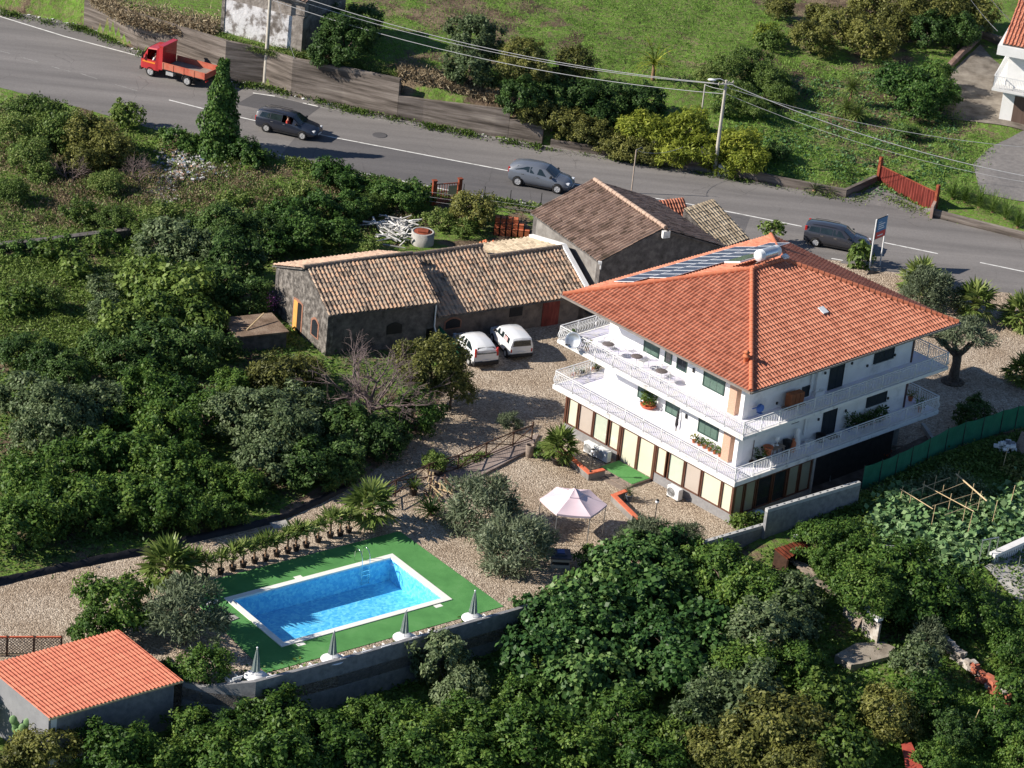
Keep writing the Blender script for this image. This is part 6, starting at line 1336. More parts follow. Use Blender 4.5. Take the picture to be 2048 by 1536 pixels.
# upper balcony, shaded side
simple('blue_hose_reel', 'blue plastic hose reel on the upper balcony by the front corner', 'hose reel', HW(-6.3,WV0-.35,Z2+.28), lambda s: (s.lathe([(.22,-.09),(.24,-.07),(.24,.07),(.22,.09)], (0,0,0), 16, 0, True, Matrix.Rotation(R(90),3,'X')), s.bar((-.1,0,-.27),(.1,0,-.27),.3,.04), s.bar((-.6,.05,.1),(0,0,.1),.05)), M['blue'], VR)
t = thing('wooden_cupboard', 'orange-brown wooden cupboard on a bench on the upper balcony', 'cupboard', HW(-3.4,WV0-.42,Z2+.12), VR)
for i in range(3): s = MB(); s.b2((-.55+i*.37,-.22,0),(-.55+i*.37+.345,.22,.78-.02*i)); o = s.build('door', mat('orange_brown_board', [(.20,.065,.025),(.30,.10,.04)], 3, .6), t); o.modifiers.new('bevel','BEVEL').width = .02
s = MB(); s.b2((-.75,-.27,-.10),(.75,.27,-.045)); s.bar((-.65,0,-.12),(-.65,0,-.1),.3); s.build('base_board', M['wood'], t)
# lower balcony, shaded side
simple('steel_tub', 'dark round tub with a pale rim beside the lower balcony door', 'tub', HW(-.62,WV0-.38,Z1), tub(.30,.42), M['black'])
simple('bucket', 'white bucket, left of two on the lower balcony', 'bucket', HW(-1.72,WV0-.40,Z1), tub(.17,.32), M['plastic']); simple('bucket', 'white bucket, right of two on the lower balcony', 'bucket', HW(-1.36,WV0-.40,Z1), tub(.16,.28), M['plastic'])
simple('doormat', 'dark brown mat in front of the lower balcony door', 'mat', HW(.4,WV0-.38,Z1+.003), lambda s: s.b2((-.42,-.26,0),(.42,.26,.02)), M['darkwood'], VR)
simple('plastic_sheet', 'white plastic sheeting bundled against the lower balcony wall', 'sheet', HW(-2.5,WV0-.25,Z1), lambda s: s.lathe([(.26,0),(.24,.3),(.2,.6),(.12,.9),(.16,1.1),(.05,1.25)], (0,0,0), 7), M['plastic'])
simple('gas_bottle', 'orange-red gas bottle on the lower balcony', 'gas bottle', HW(-2.98,WV0-.42,Z1), lambda s: s.lathe([(.14,0),(.17,.05),(.17,.55),(.1,.66),(.05,.72),(.08,.78),(.02,.78)], (0,0,0), 14), M['terra'])
simple('dark_bin', 'dark bin against the lower balcony wall beside the gas bottle', 'bin', HW(-3.35,WV0-.30,Z1), lambda s: s.lathe([(.2,0),(.25,.7),(.27,.72),(.1,.82)], (0,0,0), 12), M['black'])
t = thing('wooden_table', 'small wooden table with jars on the lower balcony', 'table', HW(-4.35,WV0-.36,Z1), VR)
s = MB(); s.b2((-.5,-.28,.62),(.5,.28,.66)); s.build('table_top', M['wood'], t)
for x in (-.44,.44):
    for y in (-.22,.22): s = MB(); s.b2((x-.03,y-.03,0),(x+.03,y+.03,.62)); s.build('leg', M['wood'], t)
simple('fan', 'small white table fan on the lower balcony table', 'fan', HW(-4.2,WV0-.30,Z1+.66), lambda s: (s.lathe([(.1,0),(.1,.03),(.02,.05),(.02,.28)], (0,0,0), 10), s.lathe([(.03,-.04),(.16,-.03),(.16,.03),(.03,.05)], (0,0,.38), 16, 0, True, Matrix.Rotation(R(90),3,'X'))), M['plastic'], VR)
simple('jar', 'white pot on the lower balcony table beside the fan', 'pot', HW(-4.55,WV0-.3,Z1+.66), tub(.10,.16), M['plastic'])
simple('orange_basin', 'orange washing basin beside the lower balcony table', 'basin', HW(-4.95,WV0-.34,Z1+.3), lambda s: (s.lathe([(.2,0),(.3,.2),(.28,.2),(.18,.03),(.01,.03)], (0,0,0), 16), s.bar((0,0,-.3),(0,0,0),.3)), M['terra'], VR)
potplant('potted green plant with red flowers near the corner of the lower balcony', HW(-5.55,WV0-.36,Z1), .2,.3, M['pot'], 140,.36,.55, 21, 'citrus')
simple('broom', 'broom leaning on the lower balcony wall near the corner', 'broom', HW(-5.9,WV0-.08,Z1), lambda s: (s.bar((0,0,0),(0,0,1.3),.03), s.bar((-.15,0,.03),(.15,0,.03),.06,.1)), M['darkwood'], VR)
rng = random.Random(12)
for i in range(9):
    u = 1.75+i*.36; potplant(f'dark potted plant right of the lower balcony door, {["first","second","third","fourth","fifth","sixth","seventh","eighth","ninth"][i]} from left', HW(u, WV0-.42-.1*(i % 2), Z1), .15,.24, [M['blue'],M['plastic'],M['terra'],M['pot'],M['terra'],M['pot'],M['redtop'],M['pot'],M['terra']][i], 110, .26, .45+.25*rng.random()+(.4 if i == 0 else 0), 40+i, 'dark', size=.17)
for i, (u, v) in enumerate([(7.3,-6.6),(7.75,-6.2),(8.0,-5.3)]): potplant(f'{["spiky","small","red-leaved"][i]} potted plant on the far right corner of the lower balcony', HW(u,v,Z1), .15,.24, M['terra'], 70, .24, .42, 60+i, ['grey','citrus','brownish'][i])
# sunlit terraces
for i, (x, y, z, lab, k, n, r_, h_) in enumerate([(1146,751,Z1,'small potted plant by the lower terrace railing, left of the group','grey',60,.2,.35),(1164,747,Z1,'dark pot by the lower terrace railing, middle of the group','dark',30,.12,.15),(1184,741,Z1,'reddish pot by the lower terrace railing, right of the group','brownish',60,.2,.32),(1194,740,Z1,'bushy green potted plant by the lower terrace railing near the wall','citrus',110,.28,.35),(1173,701,Z2,'yellow-green potted plant beside the satellite dish','brownish',90,.24,.45),(1142,676,Z2,'small potted plant at the left corner of the upper terrace','citrus',60,.2,.3)]):
    potplant(lab, P(x,y,z), .14,.2, M['pot'] if i % 2 else M['terra'], n, r_, h_, 80+i, k)
t = potplant('bushy yellow-green plant in a broad terracotta bowl on the lower terrace', P(1296,814,Z1), .3,.28, M['terra'], 320,.42,.75, 99, 'bright', size=.18)
s = MB(); s.lathe([(.36,0),(.46,.12),(.48,.16),(.42,.16),(.01,.1)], (0,0,0), 20); s.build('bowl', M['redtop'], t)
for i in range(6):
    f = i/5; q = HW(-6.95, -2.35-f*2.0, Z1); potplant(f'small terracotta potted plant under the lower shuttered window, {["first","second","third","fourth","fifth","sixth"][i]} from left', q, .12,.18, M['terra'], 70,.2,.32, 120+i, ['brownish','dark','citrus','bright','grey','citrus'][i], size=.13)
simple('folded_parasol', 'dark folded parasol leaning against the lower terrace wall', 'parasol', P(1351.5,862,Z1), lambda s: s.lathe([(.02,0),(.03,.2),(.10,.4),(.07,.9),(.02,1.3)], (0,0,0), 8), M['dark'])
# pit beside the house
t = thing('step_ladder', 'pale aluminium step ladder standing in the shaded pit', 'ladder', P(1650,962,-.05), R(20)); up = Vector((0,0,1))
for sgn, nm in ((1,'front_frame'),(-1,'rear_frame')):
    s = MB()
    for x in (-.24,.24): s.bar((x,-.38*sgn,-.9),(x*.75,0,1.15),.045)
    for k in range(6): f = (k+.5)/6.4; s.bar((-.24+.06*f,-.38*sgn*(1-f),-.9+2.05*f),(.24-.06*f,-.38*sgn*(1-f),-.9+2.05*f),.04)
    s.build(nm, M['steel'], t)
simple('yellow_ring', 'yellowish inflatable ring leaning in the shaded pit', 'ring', P(1692,942,.1), lambda s: s.tube([(.42*math.cos(a),0,.5+.5*math.sin(a)) for a in [2*math.pi*k/20 for k in range(21)]], .085, 8), mat('yellow_vinyl', [(.42,.36,.05),(.5,.44,.08)], 3, .5), .6)
simple('grey_barrel', 'pale round drum lying in the shaded pit', 'drum', P(1638,950,.1), lambda s: s.lathe([(.01,-.3),(.26,-.3),(.27,.3),(.01,.3)], (0,0,.26), 14, 0, True, Matrix.Rotation(R(80),3,'X')), M['steel'])
s = MB(); rng = random.Random(31)
for i in range(60):
    q = P(1745+rng.gauss(0,18), 905+rng.gauss(0,10), 0); s.box((q.x,q.y,.1+rng.random()*.7),(rng.uniform(.3,1.2),rng.uniform(.08,.2),rng.uniform(.05,.15)),rng.uniform(0,3),rng.randint(0,2),Matrix.Rotation(rng.uniform(-.4,.4),3,'X') @ Matrix.Rotation(rng.uniform(0,3),3,'Z'))
tag(s.build('junk_heap', [M['darkwood'], M['rust'], M['wood']]), 'heap of dark planks and scrap in the shade behind the green net fence', 'junk')
a, b = P(1845,852,.1), P(1872,893,.1); s = MB(); s.bar(a, b, .22, .4); tag(s.build('kerb_wall', M['concrete']), 'short pale kerb edging the sunken strip right of the house', 'kerb')
for i, (x, y) in enumerate([(1511,1033),(1519,1030)]): simple('plastic_bag', ['white crumpled plastic bag outside the corner window','blue crumpled plastic bag outside the corner window'][i], 'bag', P(x,y,.25), lambda s: s.ball((0,0,.12),(.3,.22,.16),7,5), [M['plastic'], mat('pale_blue_bag', [(.25,.42,.55),(.4,.55,.65)], 5, .5)][i])
# green net fence
nf = thing('net_fence', 'green shade-net fence on thin posts beside the vegetable garden', 'fence', (0,0,0))
NP = [(1722,976),(1758,964),(1790,950),(1820,936),(1854,919),(1890,899),(1925,886),(1962,876),(2000,862),(2030,854),(2070,846),(2140,826)]
q = [P(x, y, 1.42) for x, y in NP]; H_ = 1.35
for i in range(len(q)-1):
    a, b = q[i], q[i+1]; s = MB(); vs = []
    for k in range(9):
        f = k/8; p = a+(b-a)*f; w = .04*math.sin(f*math.pi*3); vs += [(p.x,p.y+w,p.z-.15),(p.x,p.y+w*.5+.02,p.z+.6),(p.x,p.y-.02,p.z+H_-.05*math.sin(f*math.pi))]
    s.add(vs, [(3*k+j,3*k+3+j,3*k+4+j,3*k+1+j) for k in range(8) for j in (0,1)]); o = s.build('net_panel', M['net'], nf); o.modifiers.new('solid','SOLIDIFY').thickness = .008
for p in q: s = MB(); s.tube([p-up*.5, p+up*(H_+.08)], .03, 6); s.build('post', M['dark'], nf)
# short green net by the cars
a, b = P(874,652,1.0), P(921,700,.75); s = MB(); s.add([(a.x,a.y,.1),(b.x,b.y,0),(b.x,b.y,.85),(a.x,a.y,1.15)], [(0,1,2,3)]); o = s.build('net_fence', M['net']); o.modifiers.new('solid','SOLIDIFY').thickness = .02; tag(o, 'short strip of green net fence beside the parked white cars', 'fence')
# red-topped lattice fence at the lower left
lf = thing('lattice_fence', 'brown wooden lattice fence with a red top rail at the left edge', 'fence', (0,0,0)); a, b = P(-40,1312,.0), P(122,1312,.0)
s = MB(); s.bar(a+up*1.05, b+up*1.05, .09, .07); s.build('top_rail', M['redtop'], lf); s = MB(); s.bar(a+up*.12, b+up*.12, .07, .07); s.build('bottom_rail', M['bamboo'], lf); s = MB(); L = (b-a).length; k = int(L/.16)
for i in range(-5, k):
    f0, f1 = i/k, (i+5.5)/k
    c0, c1 = max(f0,0), min(f1,1)
    s.bar(a+(b-a)*c0+up*(.15+.85*(c0-f0)/(f1-f0)), a+(b-a)*c1+up*(.15+.85*(c1-f0)/(f1-f0)), .028, .02); s.bar(a+(b-a)*c0+up*(1.0-.85*(c0-f0)/(f1-f0))+Vector((0,.025,0)), a+(b-a)*c1+up*(1.0-.85*(c1-f0)/(f1-f0))+Vector((0,.025,0)), .028, .02)
s.build('lattice', M['wood'], lf)
for f in (0,.33,.66,1): s = MB(); s.bar(a+(b-a)*f-up*.2, a+(b-a)*f+up*1.12, .09); s.build('post', M['darkwood'], lf)
# ================================================================== junk behind the cottage
q = P(845,478,.3); t = thing('concrete_well', 'round concrete well ring with a rusty lid behind the cottage', 'well', (q.x,q.y,0)); s = MB(); s.lathe([(.75,-.2),(.75,.85),(.62,.85),(.62,.6)], (0,0,0), 24); s.build('ring', M['concrete'], t); s = MB(); s.lathe([(.62,.80),(.58,.84),(.02,.86)], (0,0,0), 20); s.b2((-.33,-.3,.86),(.33,.3,.91)); s.build('lid', M['rust'], t)
rng = random.Random(17); s = MB()
for i in range(105):
    x, y = 792+rng.gauss(0,17), 466+rng.gauss(0,10)
    if i < 50: y = 447+rng.gauss(0,4); x = 783+rng.gauss(0,20)
    q = P(x, y, .35); L = rng.uniform(.3,1.5); a = rng.gauss(-.2,.7); d = Vector((math.cos(a),math.sin(a),rng.uniform(-.15,.15)))*L/2; s.bar(Vector((q.x,q.y,.12+.6*rng.random()))-d, Vector((q.x,q.y,.12+.6*rng.random()))+d, rng.uniform(.05,.12), rng.uniform(.03,.08), rng.randint(0,1))
tag(s.build('plaster_heap', [M['edge'], mat('pale_offcuts', [(.30,.29,.27),(.48,.47,.45)], 3, .9)]), 'heap of white broken boards and plaster beside the well', 'rubble')
s = MB(); q = P(1018,462,.4)
for r_ in range(3):
    for c in range(6-r_):
        x = q.x-1.0+c*.4; y = q.y+r_*.28; z = .25*r_
        s.b2((x,y,z),(x+.36,y+.03,z+.5)); s.b2((x,y,z+.47),(x+.36,y+.5,z+.5)); s.b2((x,y,z),(x+.03,y+.5,z+.5)); s.b2((x+.33,y,z),(x+.36,y+.5,z+.5))
tag(s.build('block_stack', mat('orange_hollow_block', [(.42,.11,.045),(.55,.17,.08)], 3, .8)), 'stack of orange-red hollow terracotta blocks beside the barn', 'blocks')
s = MB(); q = P(990,487,.3)
for i in range(12): Mt_ = Matrix.Rotation(R(90),3,'X') @ Matrix.Rotation(.3*rng.random(),3,'Y'); s.lathe([(.09,-.2),(.075,.2)], (q.x-.9+i*.16,q.y+.15*rng.random()+.1*(i % 2),.12+.1*(i % 3)), 8, 0, True, Mt_)
tag(s.build('spare_tiles', M['terra']), 'small pile of spare orange roof tiles behind the cottage ridge', 'tiles')
s = MB(); rg = random.Random(23)
for i in range(900):
    x, y = 372+rg.gauss(0,34), 335+rg.gauss(0,17)
    if i % 3 == 0: x, y = 322+rg.gauss(0,16), 385+rg.gauss(0,12)
    q = PG(x, y); sz = rg.uniform(.06,.26); s.box((q.x,q.y,q.z+.05+.25*rg.random()*math.exp(-((x-372)/40)**2)),(sz,sz*rg.uniform(.4,1),sz*.5),0,rg.choice((0,0,1,1,2,3,4)),Matrix.Rotation(rg.uniform(-.5,.5),3,'X') @ Matrix.Rotation(rg.uniform(0,3),3,'Z'))
kind(tag(s.build('rubble_dump', [mat('grey_rubble', [(.25,.24,.23),(.38,.37,.36)], 3, .9), mat('white_rubble', [(.5,.5,.5),(.66,.65,.64)], 3, .9), mat('blue_rubble', [(.13,.18,.28),(.2,.26,.36)], 3, .8), mat('pinkish_rubble', [(.38,.25,.19),(.48,.33,.26)], 3, .9), mat('dark_rubble', [(.05,.045,.04),(.1,.09,.08)], 3, .9)]), 'tipped heap of pale and bluish rubble in the scrub below the road', 'rubble'), 'stuff')
s = MB()
for i in range(60):
    x = rg.uniform(20,1060); p_ = np.interp(x, [q_[0] for q_ in FAR], [q_[1] for q_ in FAR]); q = P(x, p_+rg.uniform(-1,3), ZR); sz = rg.uniform(.08,.24); s.box((q.x,q.y,ZR+.04),(sz,sz*.7,.05),rg.uniform(0,3))
kind(tag(s.build('litter', M['plastic']), 'scattered pale litter in the verge at the foot of the retaining wall', 'litter'), 'stuff')
# long low hut roof left of the cottage
q = P(513,655,1.0); t = thing('stone_store', 'low dark block hut with a leaf-strewn flat roof left of the cottage', 'hut', (q.x,q.y,0), R(28)); s = MB(); s.b2((-1.6,-1.1,-.4),(1.5,1.5,1.0)); s.build('wall', M['lavadark'], t); s = MB(); s.b2((-1.7,-1.2,1.0),(1.6,1.6,1.1)); s.build('roof', M['leaflitter'], t)
s = MB(); c = P(507,648,1.15); s.bar((c.x-.3,c.y-.9,1.13),(c.x+.5,c.y+.7,1.6),.06); tag(s.build('wooden_pole', M['bamboo']), 'pale wooden pole lying across the leaf-strewn hut roof', 'pole')
s = MB(); c = P(535,632,.0)
for k in range(2): s.tube([(c.x+.1*k,c.y,0),(c.x-.1+.2*k,c.y+.1,1.2)], .03, 6)
# ================================================================== lower right garden
GZ = -1.0
t = thing('rusty_hut', 'small lean-to hut with rusty sheet roof in the lower orchard', 'hut', PG(1575,1120), 0)
def TP_(x, y, z): q = P(x, y, z); return q-t.location
z1_, z2_ = 2.05, 1.75; a, b, c, d = TP_(1548,1098,z1_), TP_(1606,1078,z1_), TP_(1622,1092,z2_), TP_(1574,1119,z2_)
s = MB(); vs = []
for j in range(2):
    for i in range(33): f = i/32; p = (a+(b-a)*f if j == 0 else d+(c-d)*f); vs.append(p+Vector((0,0,.02*math.sin(i*1.57))))
s.add(vs, [(i,i+1,34+i,33+i) for i in range(32)]); o = s.build('roof', M['rust'], t); o.modifiers.new('solid','SOLIDIFY').thickness = .02
s = MB(); lo_ = -.35
q = [d+Vector((.05,.06,-.05)), c+Vector((-.05,.06,-.05)), b+Vector((-.05,-.06,-.05)), a+Vector((.05,-.06,-.05))]; bt = [Vector((p.x,p.y,-.3)) for p in q]
s.hexa([bt[0],bt[0]+(bt[3]-bt[0]).normalized()*.0+Vector((.05,0,0)),bt[3]+Vector((.05,0,0)),bt[3]],[q[0],q[0]+Vector((.05,0,0)),q[3]+Vector((.05,0,0)),q[3]]); s.hexa([bt[3],bt[2],bt[2]+Vector((0,.05,0)),bt[3]+Vector((0,.05,0))],[q[3],q[2],q[2]+Vector((0,.05,0)),q[3]+Vector((0,.05,0))]); s.bar(bt[0],q[0],.09); s.bar(bt[1],q[1],.09); s.build('wall', M['darkwood'], t)
simple('white_tub', 'white tub standing on the back edge of the rusty hut roof', 'tub', P(1592,1078,2.07), tub(.16,.2), M['plastic'])
s = MB()
for i in range(9): q = PG(1592+i*7,1128+i*8); s.bar((q.x-.5,q.y+.35,q.z+.15+.05*i),(q.x+.7,q.y-.5,q.z+.2),.12,.1)
tag(s.build('log_pile', mat('bleached_logs', [(.22,.17,.13),(.38,.31,.25)], 3, .9)), 'bleached logs lying below the rusty hut', 'logs')
# trellis of canes
tr_ = thing('cane_trellis', 'frame of dry canes over the vegetable beds', 'trellis', (0,0,0)); s = MB(); TZ = 2.3
def can(a, b, za=TZ, zb=TZ, r=.028): s.tube([P(*a,za), P(*b,zb)], r, 5)
can((1801,978),(1866,1018)); can((1845,968),(1948,1023)); can((1912,948),(1974,1002),r=.05)
for a, b in (((1818,985),(1900,955)),((1840,1000),(1930,965)),((1865,1012),(1955,985)),((1890,1030),(1965,1003))): can(a,b,r=.018)
for x, y in ((1803,980),(1822,985),(1846,970),(1868,1018),(1900,995),(1930,1012),(1915,950),(1945,975),(1885,978),(1870,958),(1960,990)):
    p = P(x, y, TZ); s.tube([(p.x,p.y,.6),(p.x+.05,p.y,TZ+.25)], .02, 5)
for a in ((2010,905),(2025,980),(1990,1010),(1940,1035)): p = P(*a,2.2); s.tube([(p.x,p.y,.6),(p.x+.1,p.y,2.5)], .022, 5)
s.build('canes', M['bamboo'], tr_)
for i, (x, y, an) in enumerate([(1916,1488,.9),(1935,1475,1.1),(1965,1490,.8),(1990,1470,1.9),(2005,1500,1.6),(1560,1500,1.6)]):
    q = PG(x, y); s = MB(); s.tube([q, q+Vector((.8*math.cos(an),.2,1.5))], .025, 5); tag(s.build('garden_stake', M['bamboo']), f'thin pale cane stake at the bottom right, {["first","second","third","fourth","fifth"][i]} from the left' if i < 5 else 'single pale stake among the brownish trees at the bottom edge', 'stake', 'cane stakes' if i < 5 else None)
t = thing('metal_gate', 'open grey tubular gate at the edge of the concrete terrace', 'gate', PG(1957,1130)); s = MB()
for x in (0,.45,.9): s.tube([(x,.6*x,0),(x,.6*x,1.5)], .03, 6)
for z in (.1,1.5): s.tube([(0,0,z),(.9,.54,z)], .03, 6)
s.build('frame', M['steel'], t)
t = thing('balustrade', 'low white balustrade wall beside the concrete terrace', 'wall', PG(1985,1128), head(PG(1985,1128), PG(2048,1102))); s = MB(); s.b2((0,-.12,.42),(4.5,.3,.60)); s.build('coping', M['edge'], t); s = MB()
for i in range(22): s.b2((.05+i*.2,-.05,0),(.05+i*.2+.09,.12,.42))
s.build('balusters', M['edge'], t); s = MB(); s.b2((0,.13,0),(4.5,.2,.42)); s.build('back_panel', M['lavadark'], t)
for i, (x, y) in enumerate([(1990,1195),(2035,1215),(2034,1150)]): q = PG(x, y); s = MB(); s.tube([q, q+Vector((0,0,1.15))], .022, 6); tag(s.build('wire_post', M['steel']), f'{["leftmost","middle","rightmost"][i]} thin grey fence post near the concrete terrace', 'post', 'thin posts by the terrace')
# broken walls in the lower orchard
M['palewall'] = mat('pale_rubble_wall', [(.14,.12,.10),(.27,.235,.20),(.40,.36,.32),(.5,.48,.45)], 2.2, .95, .8, 6)
t = thing('broken_wall', 'broken pale masonry wall with jagged white top in the lower orchard', 'wall', PG(1715,1270)); o_ = t.location; a, b = P(1690,1200,o_.z+1.0)-o_, P(1758,1256,o_.z+1.0)-o_; s = MB(); k = 9; rng = random.Random(4)
for i in range(k):
    p, q = a+(b-a)*(i/k), a+(b-a)*((i+1)/k); h_ = .9+.35*rng.random(); s.hexa([(p.x,p.y,-.4),(q.x,q.y,-.4),(q.x+.15,q.y+.35,-.4),(p.x+.15,p.y+.35,-.4)], [(p.x,p.y,h_),(q.x,q.y,h_-.05),(q.x+.15,q.y+.35,h_-.05),(p.x+.15,p.y+.35,h_)])
s.build('wall', M['palewall'], t); s = MB()
for i in range(7): f = .3+.1*i; p = a+(b-a)*f; s.box((p.x+.1,p.y+.15,1.25+.1*rng.random()),(.4,.32,.18),rng.random())
s.build('loose_blocks', M['edge'], t); s = MB(); p = a+(b-a)*.35; s.bar((p.x-.2,p.y-.5,-.3),(p.x+.3,p.y-.15,1.25),.5,.05); s.build('leaning_board', M['wood'], t)
s = MB(); pts_ = [(1668,1325),(1710,1296),(1765,1288),(1790,1300),(1775,1322),(1720,1340),(1700,1345)]; q = [PG(x,y) for x,y in pts_]; zc = sum(p.z for p in q)/7+.3; s.prism([(p.x,p.y) for p in q], zc-.6, zc); tag(s.build('concrete_platform', mat('mossy_concrete_top', [(.17,.14,.11),(.29,.25,.20),(.36,.32,.265)], 1.4, .95, .4, 10)), 'flat broken concrete platform among the orchard trees', 'platform')
t = thing('brick_stack', 'long low stack of red bricks and pale blocks between orchard trees', 'bricks', PG(1935,1355)); o_ = t.location; s = MB()
for i in range(90):
    f = rng.random(); q = PG(1880+130*f+rng.gauss(0,2), 1292+118*f+rng.gauss(0,2)); red_ = f > .45 and rng.random() < .8; s.box((q.x-o_.x,q.y-o_.y,q.z-o_.z+.1+.55*rng.random()),(.42,.24,.2),rng.gauss(-.9,.25),0 if red_ else 1)
s.build('bricks', [mat('red_hollow_brick', [(.33,.09,.05),(.45,.16,.10)], 4, .9), M['palewall']], t)
s = MB()
for x, y in ((1790,1437),(1800,1452),(1812,1462)): q = PG(x,y); s.ball((q.x,q.y,q.z+.3),(.35,.4,.5),7,5)
tag(s.build('pale_boulder', M['palewall']), 'pale rocky lump beside the brown shrub in the lower orchard', 'rock')
s = MB(); z_ = PG(1820,1520).z+.9; a, b, c, d = P(1803,1488,z_), P(1822,1483,z_), P(1850,1545,z_), P(1815,1550,z_); s.prism([tuple(p.xy) for p in (d,c,b,a)], z_-.05, z_); tag(s.build('red_sheet', mat('red_corrugated_sheet', [(.32,.05,.035),(.46,.09,.06)], 3, .7)), 'red sheet roof edge at the bottom right of the orchard', 'sheet')
s = MB(); a, b, c = P(1655,1072,2.1), P(1790,1092,2.0), P(1860,1120,1.5); s.tube([a,(a+b)/2-up*.15,b,(b+c)/2-up*.1,c], .02, 5); tag(s.build('garden_hose', M['cable']), 'pale hose sagging over the shrubs in the vegetable garden', 'hose')
s = MB(); rng = random.Random(9)
for i in range(34): q = PG(2012+rng.gauss(0,9), 903+rng.gauss(0,5)); s.box((q.x,q.y,q.z+.1+.6*rng.random()),(.3,.2,.16),rng.random()*3,rng.randint(0,1),Matrix.Rotation(rng.uniform(-.5,.5),3,'X'))
tag(s.build('block_heap', [M['edge'], M['block']]), 'heap of broken white blocks beside the end of the net fence', 'rubble')
s = MB(); a = PG(2036,912); s.bar(a, a+Vector((.35,.25,1.3)), .9, .05); tag(s.build('wooden_board', M['wood']), 'upright weathered board beside the white block heap', 'board')
# dry stone terrace wall at the left
ribbon('terrace_wall', [(*PG(x,y).xy, 0, .5) for x, y in [(-60,512),(0,505),(100,492),(180,482),(262,474)]], .5, M['lavadark'], 'low ivy-clad dry stone terrace wall at the left edge', side=1)
# ================================================================== vegetation
def leafmesh(name, C, N, D, Lf, Wf, tint, m, fold=0.0):
    # C leaf base points, N normals, D directions (unit), Lf lengths, Wf widths
    n = len(C); S = np.cross(N, D); S /= np.linalg.norm(S, axis=1, keepdims=True)+1e-9; N2 = np.cross(D, S)
    L = Lf[:, None]; Wd = Wf[:, None]
    v = np.empty((n, 4, 3)); v[:,0] = C; v[:,1] = C+D*L*.5+S*Wd*.5+N2*L*.07; v[:,2] = C+D*L; v[:,3] = C+D*L*.5-S*Wd*.5+N2*L*.07
    me = bpy.data.meshes.new(name); me.vertices.add(4*n); me.vertices.foreach_set('co', v.reshape(-1).astype(np.float32))
    me.loops.add(4*n); me.loops.foreach_set('vertex_index', np.arange(4*n, dtype=np.int32)); me.polygons.add(n)
    me.polygons.foreach_set('loop_start', np.arange(0, 4*n, 4, dtype=np.int32))
    at = me.attributes.new('tint', 'FLOAT', 'POINT'); at.data.foreach_set('value', np.repeat(tint, 4).astype(np.float32))
    me.materials.append(m); me.update(calc_edges=True); return me
def unit(a): return a/(np.linalg.norm(a, axis=1, keepdims=True)+1e-9)
def crown(name, lk, seed, Rr, nc, per, leaf, asp=.55, flat=.8, clump=.30, droop=0.0, shell=.55, zlow=-.55, up=.5, spiky=0.0):
    rg = np.random.default_rng(seed)
    d = unit(rg.normal(size=(nc*3, 3))); d = d[d[:,2] > zlow][:nc]; nc = len(d)
    ph = rg.uniform(0, 6.28, 6)
    lump = 1+.17*np.sin(d[:,0]*4+ph[0])*np.sin(d[:,1]*4+ph[1])+.14*np.sin(d[:,2]*5+ph[2]+d[:,0]*3)
    rad = (shell+(1-shell)*rg.random(nc)**.6)*lump
    cc = d*rad[:,None]*Rr*np.array([1,1,flat]); cs = Rr*clump*rg.uniform(.65,1.3,nc)
    idx = np.repeat(np.arange(nc), per); n = len(idx)
    o = unit(rg.normal(size=(n,3)))*(rg.random(n)**.45)[:,None]; o[:,2] *= .75
    C = cc[idx]+o*cs[idx][:,None]
    outw = unit(C*np.array([1,1,1.2])); N = unit(outw*.7+np.array([0,0,up])+rg.normal(size=(n,3))*.55+unit(o)*.5)
    D = unit(np.cross(N, rg.normal(size=(n,3)))+outw*(.25+spiky)+np.array([0,0,-droop+spiky*.6]))
    L = leaf*rg.uniform(.65,1.35,n); tint = np.clip(.35*rg.random(nc)[idx]+.65*rg.random(n), 0, 1)
    return leafmesh(name, C, N, D, L, L*asp*rg.uniform(.8,1.2,n), tint, LM[lk])
def trunkmesh(seed, h, Rr, r0, m, nl=5):
    rng = random.Random(seed); s = MB(); lean = Vector((rng.uniform(-.15,.15), rng.uniform(-.15,.15), 1))
    top = lean*h; s.tube([(0,0,-.3), lean*h*.5+Vector((rng.uniform(-.06,.06),0,0)), top], [r0*1.25, r0, r0*.8], 8)
    for i in range(nl):
        a = 6.28*i/nl+rng.uniform(-.4,.4); e = Vector((math.cos(a)*Rr*.62, math.sin(a)*Rr*.62, h+Rr*rng.uniform(.15,.7))); mid = top+(e-top)*.5+Vector((0,0,.1*Rr)); s.tube([top-lean*.1, mid, e], [r0*.6, r0*.4, r0*.15], 6)
        for k in range(2): f = mid+(e-mid)*.5; s.tube([f, f+Vector((rng.uniform(-.3,.3),rng.uniform(-.3,.3),rng.uniform(.1,.4)))*Rr], [r0*.22, r0*.06], 5)
    return s.mesh('trunk', m)
SP = {  # species: leaf key, base size leaf, aspect, flat, clump, droop, spiky
 'citrus': ('citrus', .20, .52, .82, .27, .1, 0), 'dark': ('dark', .20, .5, .85, .26, .1, 0), 'bright': ('bright', .28, .62, .85, .26, .25, 0), 'grey': ('grey', .21, .55, .85, .24, .1, 0),
 'olive': ('olive', .26, .20, .85, .30, -.1, .35), 'brownish': ('brownish', .19, .5, .8, .27, .1, 0), 'yellow': ('yellow', .34, .28, .75, .30, .3, .1), 'vine': ('vine', .25, .85, .7, .25, .35, 0),
 'scrub': ('scrub', .16, .5, .7, .30, 0, .1), 'ivy': ('ivy', .17, .75, .8, .24, .35, 0)}
VAR = {}
